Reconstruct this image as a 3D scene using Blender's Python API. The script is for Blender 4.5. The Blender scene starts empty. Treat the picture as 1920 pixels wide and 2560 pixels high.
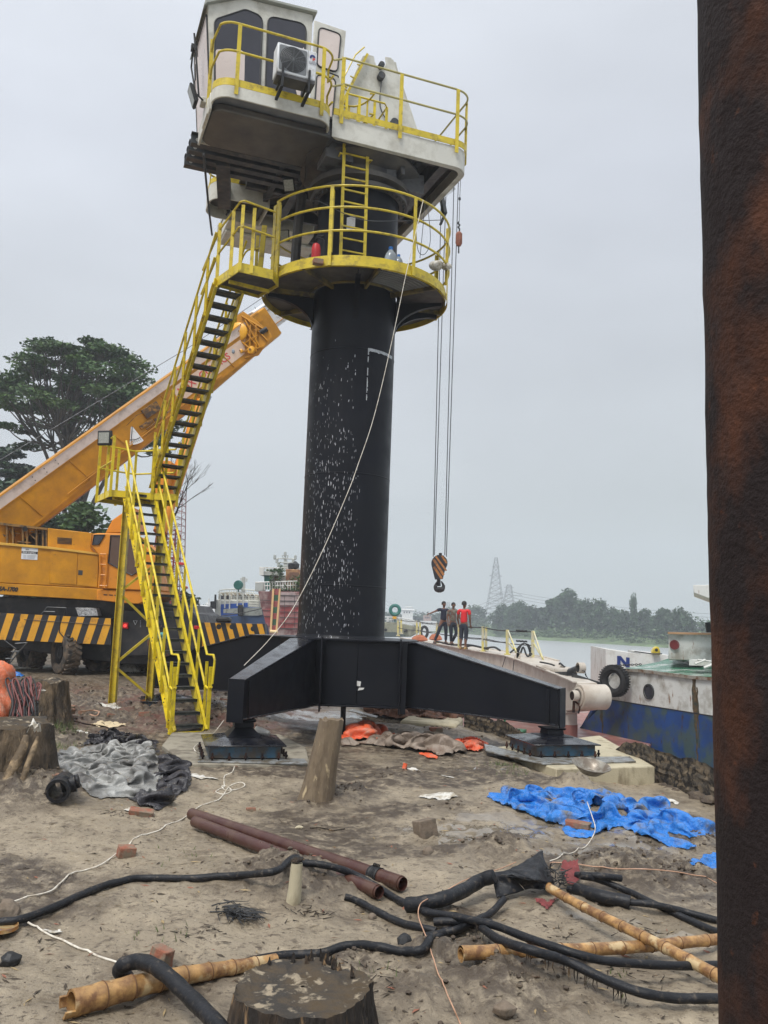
import bpy, bmesh, math, random
import numpy as np
from mathutils import Vector, Matrix
random.seed(7)
scene = bpy.context.scene
# ---------------------------------------------------------------- camera
F = 2150.0; PIT = math.atan(270 / F); ROL = math.radians(2.07); EYE = 2.0
cp_, sp_, cr_, sr_ = math.cos(PIT), math.sin(PIT), math.cos(ROL), math.sin(ROL)
FW = Vector((0, cp_, sp_)); R0 = Vector((1, 0, 0)); U0 = Vector((0, -sp_, cp_))
RT = R0 * cr_ + U0 * sr_; UP = -R0 * sr_ + U0 * cr_
cam_d = bpy.data.cameras.new('camera'); cam = bpy.data.objects.new('camera', cam_d)
scene.collection.objects.link(cam); scene.camera = cam
cam_d.sensor_fit = 'VERTICAL'; cam_d.sensor_height = 24.0; cam_d.lens = 24.0 * F / 2560.0
cam_d.clip_start = 0.05; cam_d.clip_end = 3000
M = Matrix((( RT.x, UP.x, -FW.x, 0), (RT.y, UP.y, -FW.y, 0), (RT.z, UP.z, -FW.z, EYE), (0, 0, 0, 1)))
cam.matrix_world = M
scene.render.resolution_x = 768; scene.render.resolution_y = 1024
# ---------------------------------------------------------------- sky
world = bpy.data.worlds.new('World'); scene.world = world; world.use_nodes = True
nt = world.node_tree; nt.nodes.clear(); N = nt.nodes.new; LK = nt.links.new
out = N('ShaderNodeOutputWorld'); bg = N('ShaderNodeBackground'); LK(bg.outputs[0], out.inputs[0])
SUN_EL = math.radians(58); SUN_ROT = math.radians(-150)
sky = N('ShaderNodeTexSky'); sky.sky_type = 'NISHITA'; sky.sun_disc = False
sky.sun_elevation = SUN_EL; sky.sun_rotation = SUN_ROT; sky.air_density = 1.5; sky.dust_density = 4
tc = N('ShaderNodeTexCoord'); sep = N('ShaderNodeSeparateXYZ'); LK(tc.outputs['Generated'], sep.inputs[0])
rmp = N('ShaderNodeValToRGB'); LK(sep.outputs['Z'], rmp.inputs[0])
el = rmp.color_ramp.elements
el[0].position = 0.0; el[0].color = (5.3, 5.6, 5.6, 1)
el[1].position = 1.0; el[1].color = (16, 16.5, 17.2, 1)
for p_, c_ in ((0.10, (5.35, 5.65, 5.8, 1)), (0.28, (6.0, 6.3, 6.7, 1)), (0.48, (6.9, 7.25, 7.95, 1)), (0.66, (8.6, 9.0, 9.7, 1))):
    e_ = el.new(p_); e_.color = c_
mp = N('ShaderNodeMapping'); mp.inputs['Scale'].default_value = (1.0, 1.0, 2.6); LK(tc.outputs['Generated'], mp.inputs[0])
nz = N('ShaderNodeTexNoise'); nz.inputs['Scale'].default_value = 1.7; nz.inputs['Detail'].default_value = 5; nz.inputs['Roughness'].default_value = 0.5
LK(mp.outputs[0], nz.inputs['Vector'])
mr = N('ShaderNodeMapRange'); mr.inputs[1].default_value = 0.3; mr.inputs[2].default_value = 0.7; mr.inputs[3].default_value = 0.87; mr.inputs[4].default_value = 1.13
LK(nz.outputs[0], mr.inputs[0])
# the cloud deck is a little thinner to the left of the view
mx_ = N('ShaderNodeMapRange'); mx_.inputs[1].default_value = -0.5; mx_.inputs[2].default_value = 0.5; mx_.inputs[3].default_value = 1.08; mx_.inputs[4].default_value = 0.92
LK(sep.outputs['X'], mx_.inputs[0])
mu = N('ShaderNodeMath'); mu.operation = 'MULTIPLY'; LK(mr.outputs[0], mu.inputs[0]); LK(mx_.outputs[0], mu.inputs[1])
cl = N('ShaderNodeVectorMath'); cl.operation = 'SCALE'; LK(rmp.outputs[0], cl.inputs[0]); LK(mu.outputs[0], cl.inputs[3])
mix = N('ShaderNodeMix'); mix.data_type = 'RGBA'; mix.inputs[0].default_value = 0.93
LK(sky.outputs[0], mix.inputs[6]); LK(cl.outputs[0], mix.inputs[7]); LK(mix.outputs[2], bg.inputs[0])
bg.inputs[1].default_value = 0.1
sd = bpy.data.lights.new('sun', 'SUN'); sd.energy = 3.0; sd.angle = math.radians(18); sd.color = (1.0, 0.97, 0.92)
so = bpy.data.objects.new('sun', sd); scene.collection.objects.link(so)
# light from behind and above the photographer's left
sdir = Vector((math.sin(SUN_ROT) * math.cos(SUN_EL), math.cos(SUN_ROT) * math.cos(SUN_EL), math.sin(SUN_EL)))
so.rotation_euler = sdir.to_track_quat('Z', 'Y').to_euler()
scene.view_settings.view_transform = 'Standard'; scene.view_settings.look = 'None'
scene.view_settings.exposure = 0.0; scene.view_settings.gamma = 1.0
scene.cycles.volume_bounces = 1; scene.cycles.max_bounces = 8
# ---------------------------------------------------------------- projecting photo points onto real places
def ray(x, y):
    return FW + RT * ((x - 960) / F) + UP * ((1280 - y) / F)
def P(x, y, Y):
    d = ray(x, y); t = Y / d.y
    return Vector((d.x * t, Y, EYE + d.z * t))
def G(x, y, z=0.0):
    d = ray(x, y); t = (z - EYE) / d.z
    return Vector((d.x * t, d.y * t, z))
# ---------------------------------------------------------------- noise
_rs = np.random.RandomState(3); _TAB = _rs.rand(256, 256)
def vn(x, y, s=0):
    x = np.asarray(x, float) + s * 17.3; y = np.asarray(y, float) + s * 9.7
    xi = np.floor(x).astype(int); yi = np.floor(y).astype(int); fx = x - xi; fy = y - yi
    fx = fx * fx * (3 - 2 * fx); fy = fy * fy * (3 - 2 * fy)
    a = _TAB[xi & 255, yi & 255]; b = _TAB[(xi + 1) & 255, yi & 255]; c = _TAB[xi & 255, (yi + 1) & 255]; d = _TAB[(xi + 1) & 255, (yi + 1) & 255]
    return (a * (1 - fx) + b * fx) * (1 - fy) + (c * (1 - fx) + d * fx) * fy
def fbm(x, y, o=4, s=0, g=0.5):
    r = 0; a = 1; t = 0
    for k in range(o):
        r = r + a * vn(x * 2 ** k, y * 2 ** k, s + k); t += a; a *= g
    return r / t
def sstep(a, b, x):
    t = np.clip((np.asarray(x, float) - a) / (b - a), 0, 1); return t * t * (3 - 2 * t)
# ---------------------------------------------------------------- object bookkeeping
ORG = {}
def link(o, parent=None, org=None):
    scene.collection.objects.link(o)
    if parent is not None: o.parent = parent
    ORG[o.name] = org
    return o
def thing(name, label, cat, loc, group=None):
    o = bpy.data.objects.new(name, None); o.empty_display_size = 0.2
    o.location = loc; o['label'] = label; o['category'] = cat
    if group: o['group'] = group
    return link(o, None, Vector(loc))
def tag(o, label, cat, group=None, kind=None):
    if label: o['label'] = label
    if cat: o['category'] = cat
    if group: o['group'] = group
    if kind: o['kind'] = kind
    return o
def catmull(pts, n=8):
    p = [Vector(q) for q in pts]; p = [p[0] * 2 - p[1]] + p + [p[-1] * 2 - p[-2]]; r = []
    for i in range(1, len(p) - 2):
        for k in range(n):
            t = k / n; a, b, c, d = p[i - 1], p[i], p[i + 1], p[i + 2]
            r.append(0.5 * ((2 * b) + (c - a) * t + (2 * a - 5 * b + 4 * c - d) * t * t + (3 * b - a - 3 * c + d) * t ** 3))
    r.append(p[-2]); return r
class MB:
    def __init__(s, xf=None):
        s.v = []; s.f = []; s.m = []; s.mi = 0; s.xf = xf
    def add(s, vs, fs):
        n = len(s.v)
        if s.xf: vs = [s.xf(*q) for q in vs]
        s.v += [tuple(q) for q in vs]; s.f += [tuple(i + n for i in f) for f in fs]; s.m += [s.mi] * len(fs); return s
    def bx(s, x0, x1, y0, y1, z0, z1):
        return s.add([(x0,y0,z0),(x1,y0,z0),(x1,y1,z0),(x0,y1,z0),(x0,y0,z1),(x1,y0,z1),(x1,y1,z1),(x0,y1,z1)],
                     [(0,3,2,1),(4,5,6,7),(0,1,5,4),(1,2,6,5),(2,3,7,6),(3,0,4,7)])
    def box(s, c, d, rz=0.0, rx=0.0, ry=0.0):
        R = Matrix.Rotation(rz, 3, 'Z') @ Matrix.Rotation(ry, 3, 'Y') @ Matrix.Rotation(rx, 3, 'X'); c = Vector(c); v = []
        for z in (-.5, .5):
            for x, y in ((-.5,-.5),(.5,-.5),(.5,.5),(-.5,.5)):
                v.append(c + R @ Vector((x * d[0], y * d[1], z * d[2])))
        return s.add(v, [(0,3,2,1),(4,5,6,7),(0,1,5,4),(1,2,6,5),(2,3,7,6),(3,0,4,7)])
    def bar(s, p, q, w, h, up=(0, 0, 1)):
        p = Vector(p); q = Vector(q); d = (q - p).normalized(); a = d.cross(Vector(up))
        if a.length < 1e-4: a = d.cross(Vector((1, 0, 0)))
        a.normalize(); b = a.cross(d); v = []
        for c in (p, q):
            for i, j in ((-.5,-.5),(.5,-.5),(.5,.5),(-.5,.5)): v.append(c + a * (i * w) + b * (j * h))
        return s.add(v, [(0,1,2,3),(7,6,5,4),(0,4,5,1),(1,5,6,2),(2,6,7,3),(3,7,4,0)])
    def tube(s, pts, r, n=8, cap=True, closed=False, fr=None):
        pts = [Vector(q) for q in pts]; L = len(pts); v = []; a = None
        for i, c in enumerate(pts):
            if closed: t = pts[(i + 1) % L] - pts[i - 1]
            else: t = pts[min(i + 1, L - 1)] - pts[max(i - 1, 0)]
            t.normalize()
            if a is None:
                a = t.cross(Vector((0, 0, 1)));
                if a.length < 1e-3: a = t.cross(Vector((1, 0, 0)))
            a = (a - t * a.dot(t)).normalized(); b = t.cross(a)
            ri = r[i] if hasattr(r, '__len__') else r
            for k in range(n):
                w = 2 * math.pi * k / n; v.append(c + a * (math.cos(w) * ri) + b * (math.sin(w) * ri))
        f = []
        for i in range(L if closed else L - 1):
            j = (i + 1) % L
            for k in range(n):
                m = (k + 1) % n; f.append((i * n + k, i * n + m, j * n + m, j * n + k))
        if cap and not closed:
            f.append(tuple(range(n - 1, -1, -1))); f.append(tuple((L - 1) * n + k for k in range(n)))
        return s.add(v, f)
    def prism(s, poly, vec):
        poly = [Vector(q) for q in poly]; vec = Vector(vec); n = len(poly)
        return s.add(poly + [q + vec for q in poly], [tuple(range(n - 1, -1, -1)), tuple(range(n, 2 * n))] + [(i, (i + 1) % n, (i + 1) % n + n, i + n) for i in range(n)])
    def quad(s, *q):
        return s.add(list(q), [tuple(range(len(q)))])
    def lathe(s, prof, c=(0, 0, 0), n=24, ax=(0, 0, 1), cap=False):
        ax = Vector(ax).normalized(); a = ax.cross(Vector((1, 0, 0)))
        if a.length < .1: a = ax.cross(Vector((0, 1, 0)))
        a.normalize(); b = ax.cross(a); c = Vector(c); v = []; f = []
        for r, z in prof:
            for k in range(n):
                w = 2 * math.pi * k / n; v.append(c + ax * z + a * (r * math.cos(w)) + b * (r * math.sin(w)))
        for i in range(len(prof) - 1):
            for k in range(n):
                m = (k + 1) % n; f.append((i * n + k, i * n + m, (i + 1) * n + m, (i + 1) * n + k))
        if cap: f.append(tuple(range(n - 1, -1, -1))); f.append(tuple((len(prof) - 1) * n + k for k in range(n)))
        return s.add(v, f)
    def loft(s, rings, cap=True):
        n = len(rings[0]); v = [q for r in rings for q in r]; f = []
        for i in range(len(rings) - 1):
            for k in range(n):
                m = (k + 1) % n; f.append((i * n + k, i * n + m, (i + 1) * n + m, (i + 1) * n + k))
        if cap: f.append(tuple(range(n - 1, -1, -1))); f.append(tuple((len(rings) - 1) * n + k for k in range(n)))
        return s.add(v, f)
    def build(s, name, mats, parent=None, org=None, bevel=0, smooth=35, seg=1):
        if not isinstance(mats, (list, tuple)): mats = [mats]
        o_ = ORG.get(parent.name) if parent is not None else (Vector(org) if org is not None else None)
        if o_ is None: o_ = Vector((0, 0, 0))
        me = bpy.data.meshes.new(name)
        me.from_pydata([(x - o_.x, y - o_.y, z - o_.z) for x, y, z in s.v], [], s.f)
        for m in mats: me.materials.append(m)
        if any(s.m): me.polygons.foreach_set('material_index', s.m)
        if smooth:
            me.shade_smooth(); me.set_sharp_from_angle(angle=math.radians(smooth))
        me.update()
        ob = bpy.data.objects.new(name, me)
        if parent is None: ob.location = o_
        link(ob, parent, o_)
        if bevel:
            b = ob.modifiers.new('bevel', 'BEVEL'); b.width = bevel; b.segments = seg; b.limit_method = 'ANGLE'; b.angle_limit = math.radians(40); b.harden_normals = False
        return ob
def npmesh(name, V, FQ, mats, parent=None, org=None, smooth=True, mi=None):
    o_ = ORG.get(parent.name) if parent is not None else (Vector(org) if org is not None else Vector((0, 0, 0)))
    V = np.asarray(V, np.float32) - np.array(o_, np.float32); FQ = np.asarray(FQ, np.int32)
    me = bpy.data.meshes.new(name); k = FQ.shape[1]
    me.vertices.add(len(V)); me.vertices.foreach_set('co', V.ravel())
    me.loops.add(FQ.size); me.loops.foreach_set('vertex_index', FQ.ravel())
    me.polygons.add(len(FQ)); me.polygons.foreach_set('loop_start', np.arange(0, FQ.size, k)); me.polygons.foreach_set('loop_total', np.full(len(FQ), k))
    for m in (mats if isinstance(mats, (list, tuple)) else [mats]): me.materials.append(m)
    if mi is not None: me.polygons.foreach_set('material_index', mi)
    me.update(calc_edges=True); me.validate()
    if smooth: me.shade_smooth()
    ob = bpy.data.objects.new(name, me)
    if parent is None: ob.location = o_
    return link(ob, parent, o_)
def text(name, body, size, loc, xd, up, m, parent, ext=0.004, sx=1.0, bold=0.0, align='LEFT', shear=0.0):
    cu = bpy.data.curves.new(name, 'FONT'); cu.body = body; cu.size = size; cu.extrude = ext; cu.offset = bold; cu.align_x = align; cu.shear = shear
    t = bpy.data.objects.new(name, cu); scene.collection.objects.link(t)
    dg = bpy.context.evaluated_depsgraph_get(); me = bpy.data.meshes.new_from_object(t.evaluated_get(dg))
    bpy.data.objects.remove(t); bpy.data.curves.remove(cu)
    o_ = ORG[parent.name]; xd = Vector(xd).normalized(); up = Vector(up); up = (up - xd * up.dot(xd)).normalized(); n = xd.cross(up); loc = Vector(loc)
    for v in me.vertices:
        c = v.co.copy(); v.co = loc + xd * (c.x * sx) + up * c.y + n * c.z - o_
    me.materials.clear(); me.materials.append(m); me.name = name
    return link(bpy.data.objects.new(name, me), parent, o_)
# ---------------------------------------------------------------- materials
def mat(name, col, rough=0.6, metal=0.0, var=0.12, vs=2.5, dirt=None, amt=0.4, ds=4.0, dcon=0.08, bump=0.0, bs=30.0, st=(1, 1, 1), spec=0.5, bst=(1, 1, 1), dirt2=None, amt2=0.3, ds2=20.0, d2st=(1, 1, 1), rvar=0.12, detail=6, coat=0.0, trans=0.0, bdist=0.02):
    m = bpy.data.materials.new(name); m.use_nodes = True; t = m.node_tree; b = t.nodes['Principled BSDF']; n_ = t.nodes.new; l_ = t.links.new
    co = n_('ShaderNodeTexCoord').outputs['Object']
    def noise(sc, stv, dt=detail, ro=0.55):
        mp = n_('ShaderNodeMapping'); mp.inputs['Scale'].default_value = stv; l_(co, mp.inputs[0])
        z = n_('ShaderNodeTexNoise'); z.inputs['Scale'].default_value = sc; z.inputs['Detail'].default_value = dt; z.inputs['Roughness'].default_value = ro
        l_(mp.outputs[0], z.inputs['Vector']); return z.outputs[0]
    def mixc(f, a, c):
        x = n_('ShaderNodeMix'); x.data_type = 'RGBA'
        if isinstance(f, float): x.inputs[0].default_value = f
        else: l_(f, x.inputs[0])
        if isinstance(a, tuple): x.inputs[6].default_value = a + (1,)
        else: l_(a, x.inputs[6])
        if isinstance(c, tuple): x.inputs[7].default_value = c + (1,)
        else: l_(c, x.inputs[7])
        return x.outputs[2]
    def rng(f, a, c, x=0.0, y=1.0):
        r = n_('ShaderNodeMapRange'); l_(f, r.inputs[0]); r.inputs[1].default_value = a; r.inputs[2].default_value = c; r.inputs[3].default_value = x; r.inputs[4].default_value = y; return r.outputs[0]
    lo = tuple(max(0, c * (1 - var)) for c in col); hi = tuple(min(1, c * (1 + var)) for c in col)
    n1 = noise(vs, st); c = mixc(rng(n1, 0.3, 0.7), lo, hi)
    if dirt: c = mixc(rng(noise(ds, st, 8, 0.62), 0.72 - amt * 0.5 - dcon, 0.72 - amt * 0.5 + dcon), c, dirt)
    if dirt2: c = mixc(rng(noise(ds2, d2st, 5, 0.6), 0.72 - amt2 * 0.5 - 0.04, 0.72 - amt2 * 0.5 + 0.04), c, dirt2)
    l_(c, b.inputs['Base Color'])
    l_(rng(noise(vs * 3.1, st), 0.3, 0.7, max(0.02, rough - rvar), min(1, rough + rvar)), b.inputs['Roughness'])
    b.inputs['Metallic'].default_value = metal; b.inputs['Specular IOR Level'].default_value = spec
    b.inputs['Coat Weight'].default_value = coat; b.inputs['Transmission Weight'].default_value = trans
    if bump:
        bp = n_('ShaderNodeBump'); bp.inputs['Strength'].default_value = bump; bp.inputs['Distance'].default_value = bdist
        l_(noise(bs, bst, 8, 0.6), bp.inputs['Height']); l_(bp.outputs[0], b.inputs['Normal'])
    return m
M_ = {}
M_['black'] = mat('black_paint', (0.0045, 0.0055, 0.010), 0.42, var=0.3, vs=1.2, dirt=(0.010, 0.011, 0.013), amt=0.25, ds=1.3, dcon=0.25, bump=0.04, bs=14, rvar=0.12, spec=0.2, dirt2=(0.03, 0.028, 0.024), amt2=-0.1, ds2=9)
M_['wetblack'] = mat('wet_black_paint', (0.008, 0.009, 0.014), 0.20, var=0.3, vs=2, dirt=(0.03, 0.03, 0.033), amt=0.3, ds=6, dcon=0.1, bump=0.05, bs=30, rvar=0.14, spec=0.6)
M_['blue_edge'] = mat('blue_primer', (0.035, 0.10, 0.16), 0.4, var=0.2, dirt=(0.06, 0.05, 0.04), amt=0.4, ds=6)
M_['yellow'] = mat('yellow_paint', (0.60, 0.46, 0.03), 0.42, var=0.12, vs=4, dirt=(0.22, 0.16, 0.04), amt=0.2, ds=7, dcon=0.12, dirt2=(0.10, 0.05, 0.02), amt2=0.02, ds2=28, bump=0.06, bs=40)
M_['yellow2'] = mat('bright_yellow_paint', (0.72, 0.56, 0.02), 0.40, var=0.10, vs=4, dirt=(0.28, 0.20, 0.04), amt=0.18, ds=7, dcon=0.12, dirt2=(0.10, 0.05, 0.02), amt2=0.02, ds2=28, bump=0.06, bs=40)
M_['cream'] = mat('cream_paint', (0.60, 0.59, 0.53), 0.5, var=0.06, vs=1.2, dirt=(0.36, 0.34, 0.28), amt=0.25, ds=3, dcon=0.15, dirt2=(0.16, 0.10, 0.06), amt2=0.0, ds2=18, d2st=(1, 1, .15), bump=0.04, bs=20)
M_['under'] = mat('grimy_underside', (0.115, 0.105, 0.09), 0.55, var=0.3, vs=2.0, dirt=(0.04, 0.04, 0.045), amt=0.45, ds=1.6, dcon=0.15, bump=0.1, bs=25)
M_['steelgrey'] = mat('dark_steel', (0.05, 0.055, 0.06), 0.45, 0.3, var=0.3, dirt=(0.10, 0.09, 0.08), amt=0.3, ds=5)
M_['tread'] = mat('tread_steel', (0.035, 0.042, 0.040), 0.5, var=0.3, dirt=(0.12, 0.12, 0.10), amt=0.3, ds=9, bump=0.2, bs=80)
M_['glassdark'] = mat('tinted_glass', (0.035, 0.035, 0.045), 0.06, var=0.1, spec=0.6, rvar=0.03)
M_['glasspink'] = mat('pale_blind', (0.66, 0.57, 0.53), 0.35, var=0.05, vs=3, bump=0.1, bs=8)
M_['gasket'] = mat('rubber_gasket', (0.012, 0.013, 0.015), 0.6)
M_['acwhite'] = mat('casing_white', (0.66, 0.68, 0.70), 0.4, var=0.05, dirt=(0.45, 0.43, 0.40), amt=0.2, ds=6)
M_['rust'] = mat('rusted_steel', (0.066, 0.024, 0.012), 0.85, var=0.4, vs=9, dirt=(0.016, 0.010, 0.010), amt=0.55, ds=6, dcon=0.08, dirt2=(0.12, 0.042, 0.018), amt2=0.02, ds2=26, bump=0.5, bs=90, st=(1, 1, .7), spec=.25)
M_['rustpipe'] = mat('red_brown_pipe', (0.062, 0.022, 0.018), 0.36, 0.1, var=0.15, vs=3, dirt=(0.12, 0.07, 0.045), amt=0.15, ds=5, dcon=0.2, bump=0.04, bs=60, st=(1, 1, 1))
M_['hose'] = mat('black_rubber_hose', (0.010, 0.011, 0.014), 0.46, spec=.3, var=0.3, vs=8, dirt=(0.11, 0.09, 0.07), amt=0.12, ds=30, dcon=0.10, bump=0.25, bs=70)
M_['bamboo'] = mat('bamboo', (0.40, 0.23, 0.085), 0.40, var=0.35, vs=11, dirt=(0.16, 0.075, 0.03), amt=0.42, ds=16, dcon=0.12, dirt2=(0.50, 0.37, 0.20), amt2=0.22, ds2=7, bump=0.15, bs=60)
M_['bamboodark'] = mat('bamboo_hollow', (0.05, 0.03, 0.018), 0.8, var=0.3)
M_['rope'] = mat('white_rope', (0.66, 0.62, 0.54), 0.7, var=0.15, vs=20, dirt=(0.40, 0.34, 0.26), amt=0.3, ds=9)
M_['copper'] = mat('copper_wire', (0.48, 0.28, 0.18), 0.5, var=0.2, vs=9)
M_['wire'] = mat('steel_wire_rope', (0.07, 0.075, 0.085), 0.5, 0.4, var=0.2)
M_['bark'] = mat('wet_dead_wood', (0.10, 0.065, 0.038), 0.8, var=0.5, vs=5, dirt=(0.020, 0.015, 0.012), amt=0.62, ds=4, dcon=0.1, st=(2.6, 2.6, .5), dirt2=(0.32, 0.20, 0.10), amt2=0.22, ds2=6, d2st=(2.5, 2.5, .45), bump=1.0, bs=16, bst=(3, 3, .5), bdist=0.05)
M_['cutwood'] = mat('weathered_cut_wood', (0.115, 0.115, 0.10), 0.7, var=0.4, vs=5, dirt=(0.30, 0.24, 0.17), amt=0.4, ds=3, dirt2=(0.025, 0.02, 0.018), amt2=0.15, ds2=14, bump=0.5, bs=45)
M_['postwood'] = mat('pale_muddy_trunk', (0.20, 0.15, 0.095), 0.8, var=0.3, vs=6, dirt=(0.13, 0.095, 0.06), amt=0.45, ds=6, dirt2=(0.42, 0.33, 0.20), amt2=0.15, ds2=12, d2st=(1, 1, .4), bump=0.8, bs=22, bst=(2, 2, .5), st=(1.5, 1.5, .6))
M_['concrete'] = mat('concrete', (0.30, 0.27, 0.21), 0.75, var=0.18, vs=2, dirt=(0.15, 0.13, 0.10), amt=0.4, ds=4, bump=0.3, bs=50)
M_['concyel'] = mat('pale_concrete', (0.44, 0.39, 0.27), 0.75, var=0.15, vs=2, dirt=(0.24, 0.20, 0.13), amt=0.3, ds=4, st=(1, 1, .5), bump=0.25, bs=40)
M_['steelplate'] = mat('wet_steel_plate', (0.24, 0.25, 0.25), 0.35, 0.1, var=0.3, vs=5, dirt=(0.12, 0.10, 0.07), amt=0.4, ds=7)
M_['sheetpile'] = mat('old_sheet_pile', (0.070, 0.058, 0.044), 0.85, var=0.5, vs=6, dirt=(0.17, 0.13, 0.085), amt=0.42, ds=5, dirt2=(0.015, 0.012, 0.010), amt2=0.4, ds2=10, bump=0.8, bs=18, st=(1, 1, 2))
M_['brick'] = mat('red_brick', (0.30, 0.105, 0.06), 0.85, var=0.3, vs=12, dirt=(0.20, 0.155, 0.11), amt=0.45, ds=9, bump=0.6, bs=60)
M_['rock'] = mat('brown_stone', (0.19, 0.145, 0.105), 0.8, var=0.3, vs=8, dirt=(0.10, 0.08, 0.06), amt=0.4, ds=7, bump=0.6, bs=30)
M_['clod'] = mat('mud_clod', (0.13, 0.10, 0.07), 0.85, var=0.35, vs=9, dirt=(0.07, 0.052, 0.038), amt=0.5, ds=12, bump=0.7, bs=50)
M_['whiteplastic'] = mat('dirty_white_plastic', (0.62, 0.60, 0.55), 0.45, var=0.12, vs=8, dirt=(0.33, 0.29, 0.22), amt=0.35, ds=9, bump=0.4, bs=18)
M_['sacktan'] = mat('printed_sack', (0.58, 0.47, 0.30), 0.7, var=0.15, dirt=(0.10, 0.09, 0.12), amt=0.18, ds=10, bump=0.3, bs=30)
M_['bluetarp'] = mat('blue_tarpaulin', (0.02, 0.19, 0.60), 0.24, var=0.5, vs=4, dirt=(0.13, 0.13, 0.13), amt=0.26, ds=4, dcon=0.08, bump=1.0, bs=11, bdist=0.05)
M_['greytarp'] = mat('grey_tarpaulin', (0.32, 0.32, 0.305), 0.28, var=0.3, vs=3, dirt=(0.08, 0.075, 0.07), amt=0.38, ds=2.2, dcon=0.12, bump=0.5, bs=9, bdist=0.04)
M_['blacktarp'] = mat('black_plastic_sheet', (0.022, 0.020, 0.024), 0.3, var=0.4, vs=3, bump=0.7, bs=12, bdist=0.04)
M_['orangetarp'] = mat('orange_tarpaulin', (0.72, 0.115, 0.04), 0.45, var=0.2, vs=4, dirt=(0.50, 0.20, 0.13), amt=0.3, ds=5, bump=0.6, bs=14, bdist=0.04)
M_['tantarp'] = mat('muddy_sheet', (0.30, 0.24, 0.19), 0.5, var=0.3, vs=4, dirt=(0.16, 0.12, 0.09), amt=0.45, ds=4, bump=0.7, bs=12, bdist=0.04)
M_['browntarp'] = mat('brown_sacking', (0.16, 0.075, 0.045), 0.8, var=0.35, vs=7, dirt=(0.08, 0.04, 0.025), amt=0.4, ds=6, bump=0.7, bs=20, st=(1, 2, 1))
M_['truckyel'] = mat('ochre_machine_paint', (0.55, 0.245, 0.008), 0.48, var=0.12, vs=1.5, dirt=(0.33, 0.14, 0.012), amt=0.3, ds=2.2, dcon=0.2, dirt2=(0.12, 0.055, 0.02), amt2=0.02, ds2=14, bump=0.05, bs=20, spec=0.3)
M_['truckor'] = mat('orange_cab_paint', (0.66, 0.235, 0.008), 0.42, var=0.08, vs=1.5, dirt=(0.42, 0.15, 0.02), amt=0.15, ds=4)
M_['boomwhite'] = mat('faded_white_band', (0.62, 0.52, 0.46), 0.5, var=0.06, dirt=(0.45, 0.36, 0.30), amt=0.3, ds=3)
M_['truckblack'] = mat('grimy_black_chassis', (0.014, 0.014, 0.017), 0.5, var=0.4, vs=2, dirt=(0.04, 0.034, 0.03), amt=0.3, ds=4)
M_['stripeblack'] = mat('stripe_black', (0.018, 0.018, 0.022), 0.5, var=0.2)
M_['stripeyel'] = mat('stripe_yellow', (0.68, 0.33, 0.02), 0.45, var=0.1, dirt=(0.42, 0.20, 0.03), amt=0.25, ds=4)
M_['tyre'] = mat('muddy_tyre', (0.045, 0.038, 0.032), 0.85, var=0.3, vs=5, dirt=(0.13, 0.095, 0.065), amt=0.42, ds=5, bump=0.4, bs=30)
M_['tyreb'] = mat('black_tyre', (0.018, 0.018, 0.019), 0.8, var=0.3, bump=0.3, bs=30)
M_['white'] = mat('white_paint', (0.66, 0.66, 0.63), 0.5, var=0.05, dirt=(0.42, 0.39, 0.34), amt=0.28, ds=2.5, dcon=0.12, dirt2=(0.22, 0.12, 0.06), amt2=0.02, ds2=9, d2st=(1, 1, .2))
M_['boomcream'] = mat('jib_cream_paint', (0.56, 0.51, 0.44), 0.45, var=0.06, dirt=(0.40, 0.33, 0.26), amt=0.3, ds=2.0, dcon=0.15, dirt2=(0.22, 0.12, 0.06), amt2=0.03, ds2=9)
M_['hullblue'] = mat('worn_blue_hull', (0.014, 0.055, 0.19), 0.42, var=0.22, vs=1.6, dirt=(0.05, 0.085, 0.09), amt=0.42, ds=2.2, dcon=0.08, dirt2=(0.05, 0.03, 0.02), amt2=0.12, ds2=9, d2st=(1, 1, .35), bump=0.15, bs=6)
M_['hullwhite'] = mat('worn_white_hull', (0.58, 0.585, 0.56), 0.5, var=0.06, vs=1.5, dirt=(0.30, 0.28, 0.24), amt=0.34, ds=2.5, dcon=0.1, dirt2=(0.22, 0.11, 0.05), amt2=0.14, ds2=8, d2st=(1, 1, .3), bump=0.12, bs=6)
M_['deckgreen'] = mat('green_deck', (0.035, 0.15, 0.085), 0.30, var=0.3, vs=2, dirt=(0.35, 0.40, 0.36), amt=0.34, ds=1.6, dcon=0.04)
M_['hullred'] = mat('red_oxide_hull', (0.28, 0.05, 0.05), 0.6, var=0.2, vs=1, dirt=(0.30, 0.19, 0.17), amt=0.35, ds=1.2, dcon=0.08)
M_['hulldull'] = mat('faded_maroon_hull', (0.14, 0.045, 0.045), 0.7, var=0.3, vs=1, dirt=(0.32, 0.25, 0.23), amt=0.35, ds=1.2)
M_['deckred'] = mat('red_lead_deck', (0.30, 0.13, 0.105), 0.4, var=0.25, vs=1.5, dirt=(0.35, 0.27, 0.24), amt=0.3, ds=2)
M_['green'] = mat('sea_green_paint', (0.015, 0.13, 0.105), 0.5, var=0.2)
M_['olive'] = mat('olive_hull', (0.26, 0.26, 0.19), 0.6, var=0.12, vs=1, dirt=(0.14, 0.13, 0.10), amt=0.3, ds=1.5)
M_['orange'] = mat('rust_orange_bundle', (0.40, 0.13, 0.06), 0.7, var=0.3, vs=3)
M_['redpaint'] = mat('red_paint', (0.55, 0.02, 0.025), 0.45, var=0.2)
M_['redlens'] = mat('red_lamp_lens', (0.45, 0.01, 0.01), 0.25)
M_['blueletter'] = mat('navy_letter', (0.010, 0.030, 0.17), 0.5)
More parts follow.
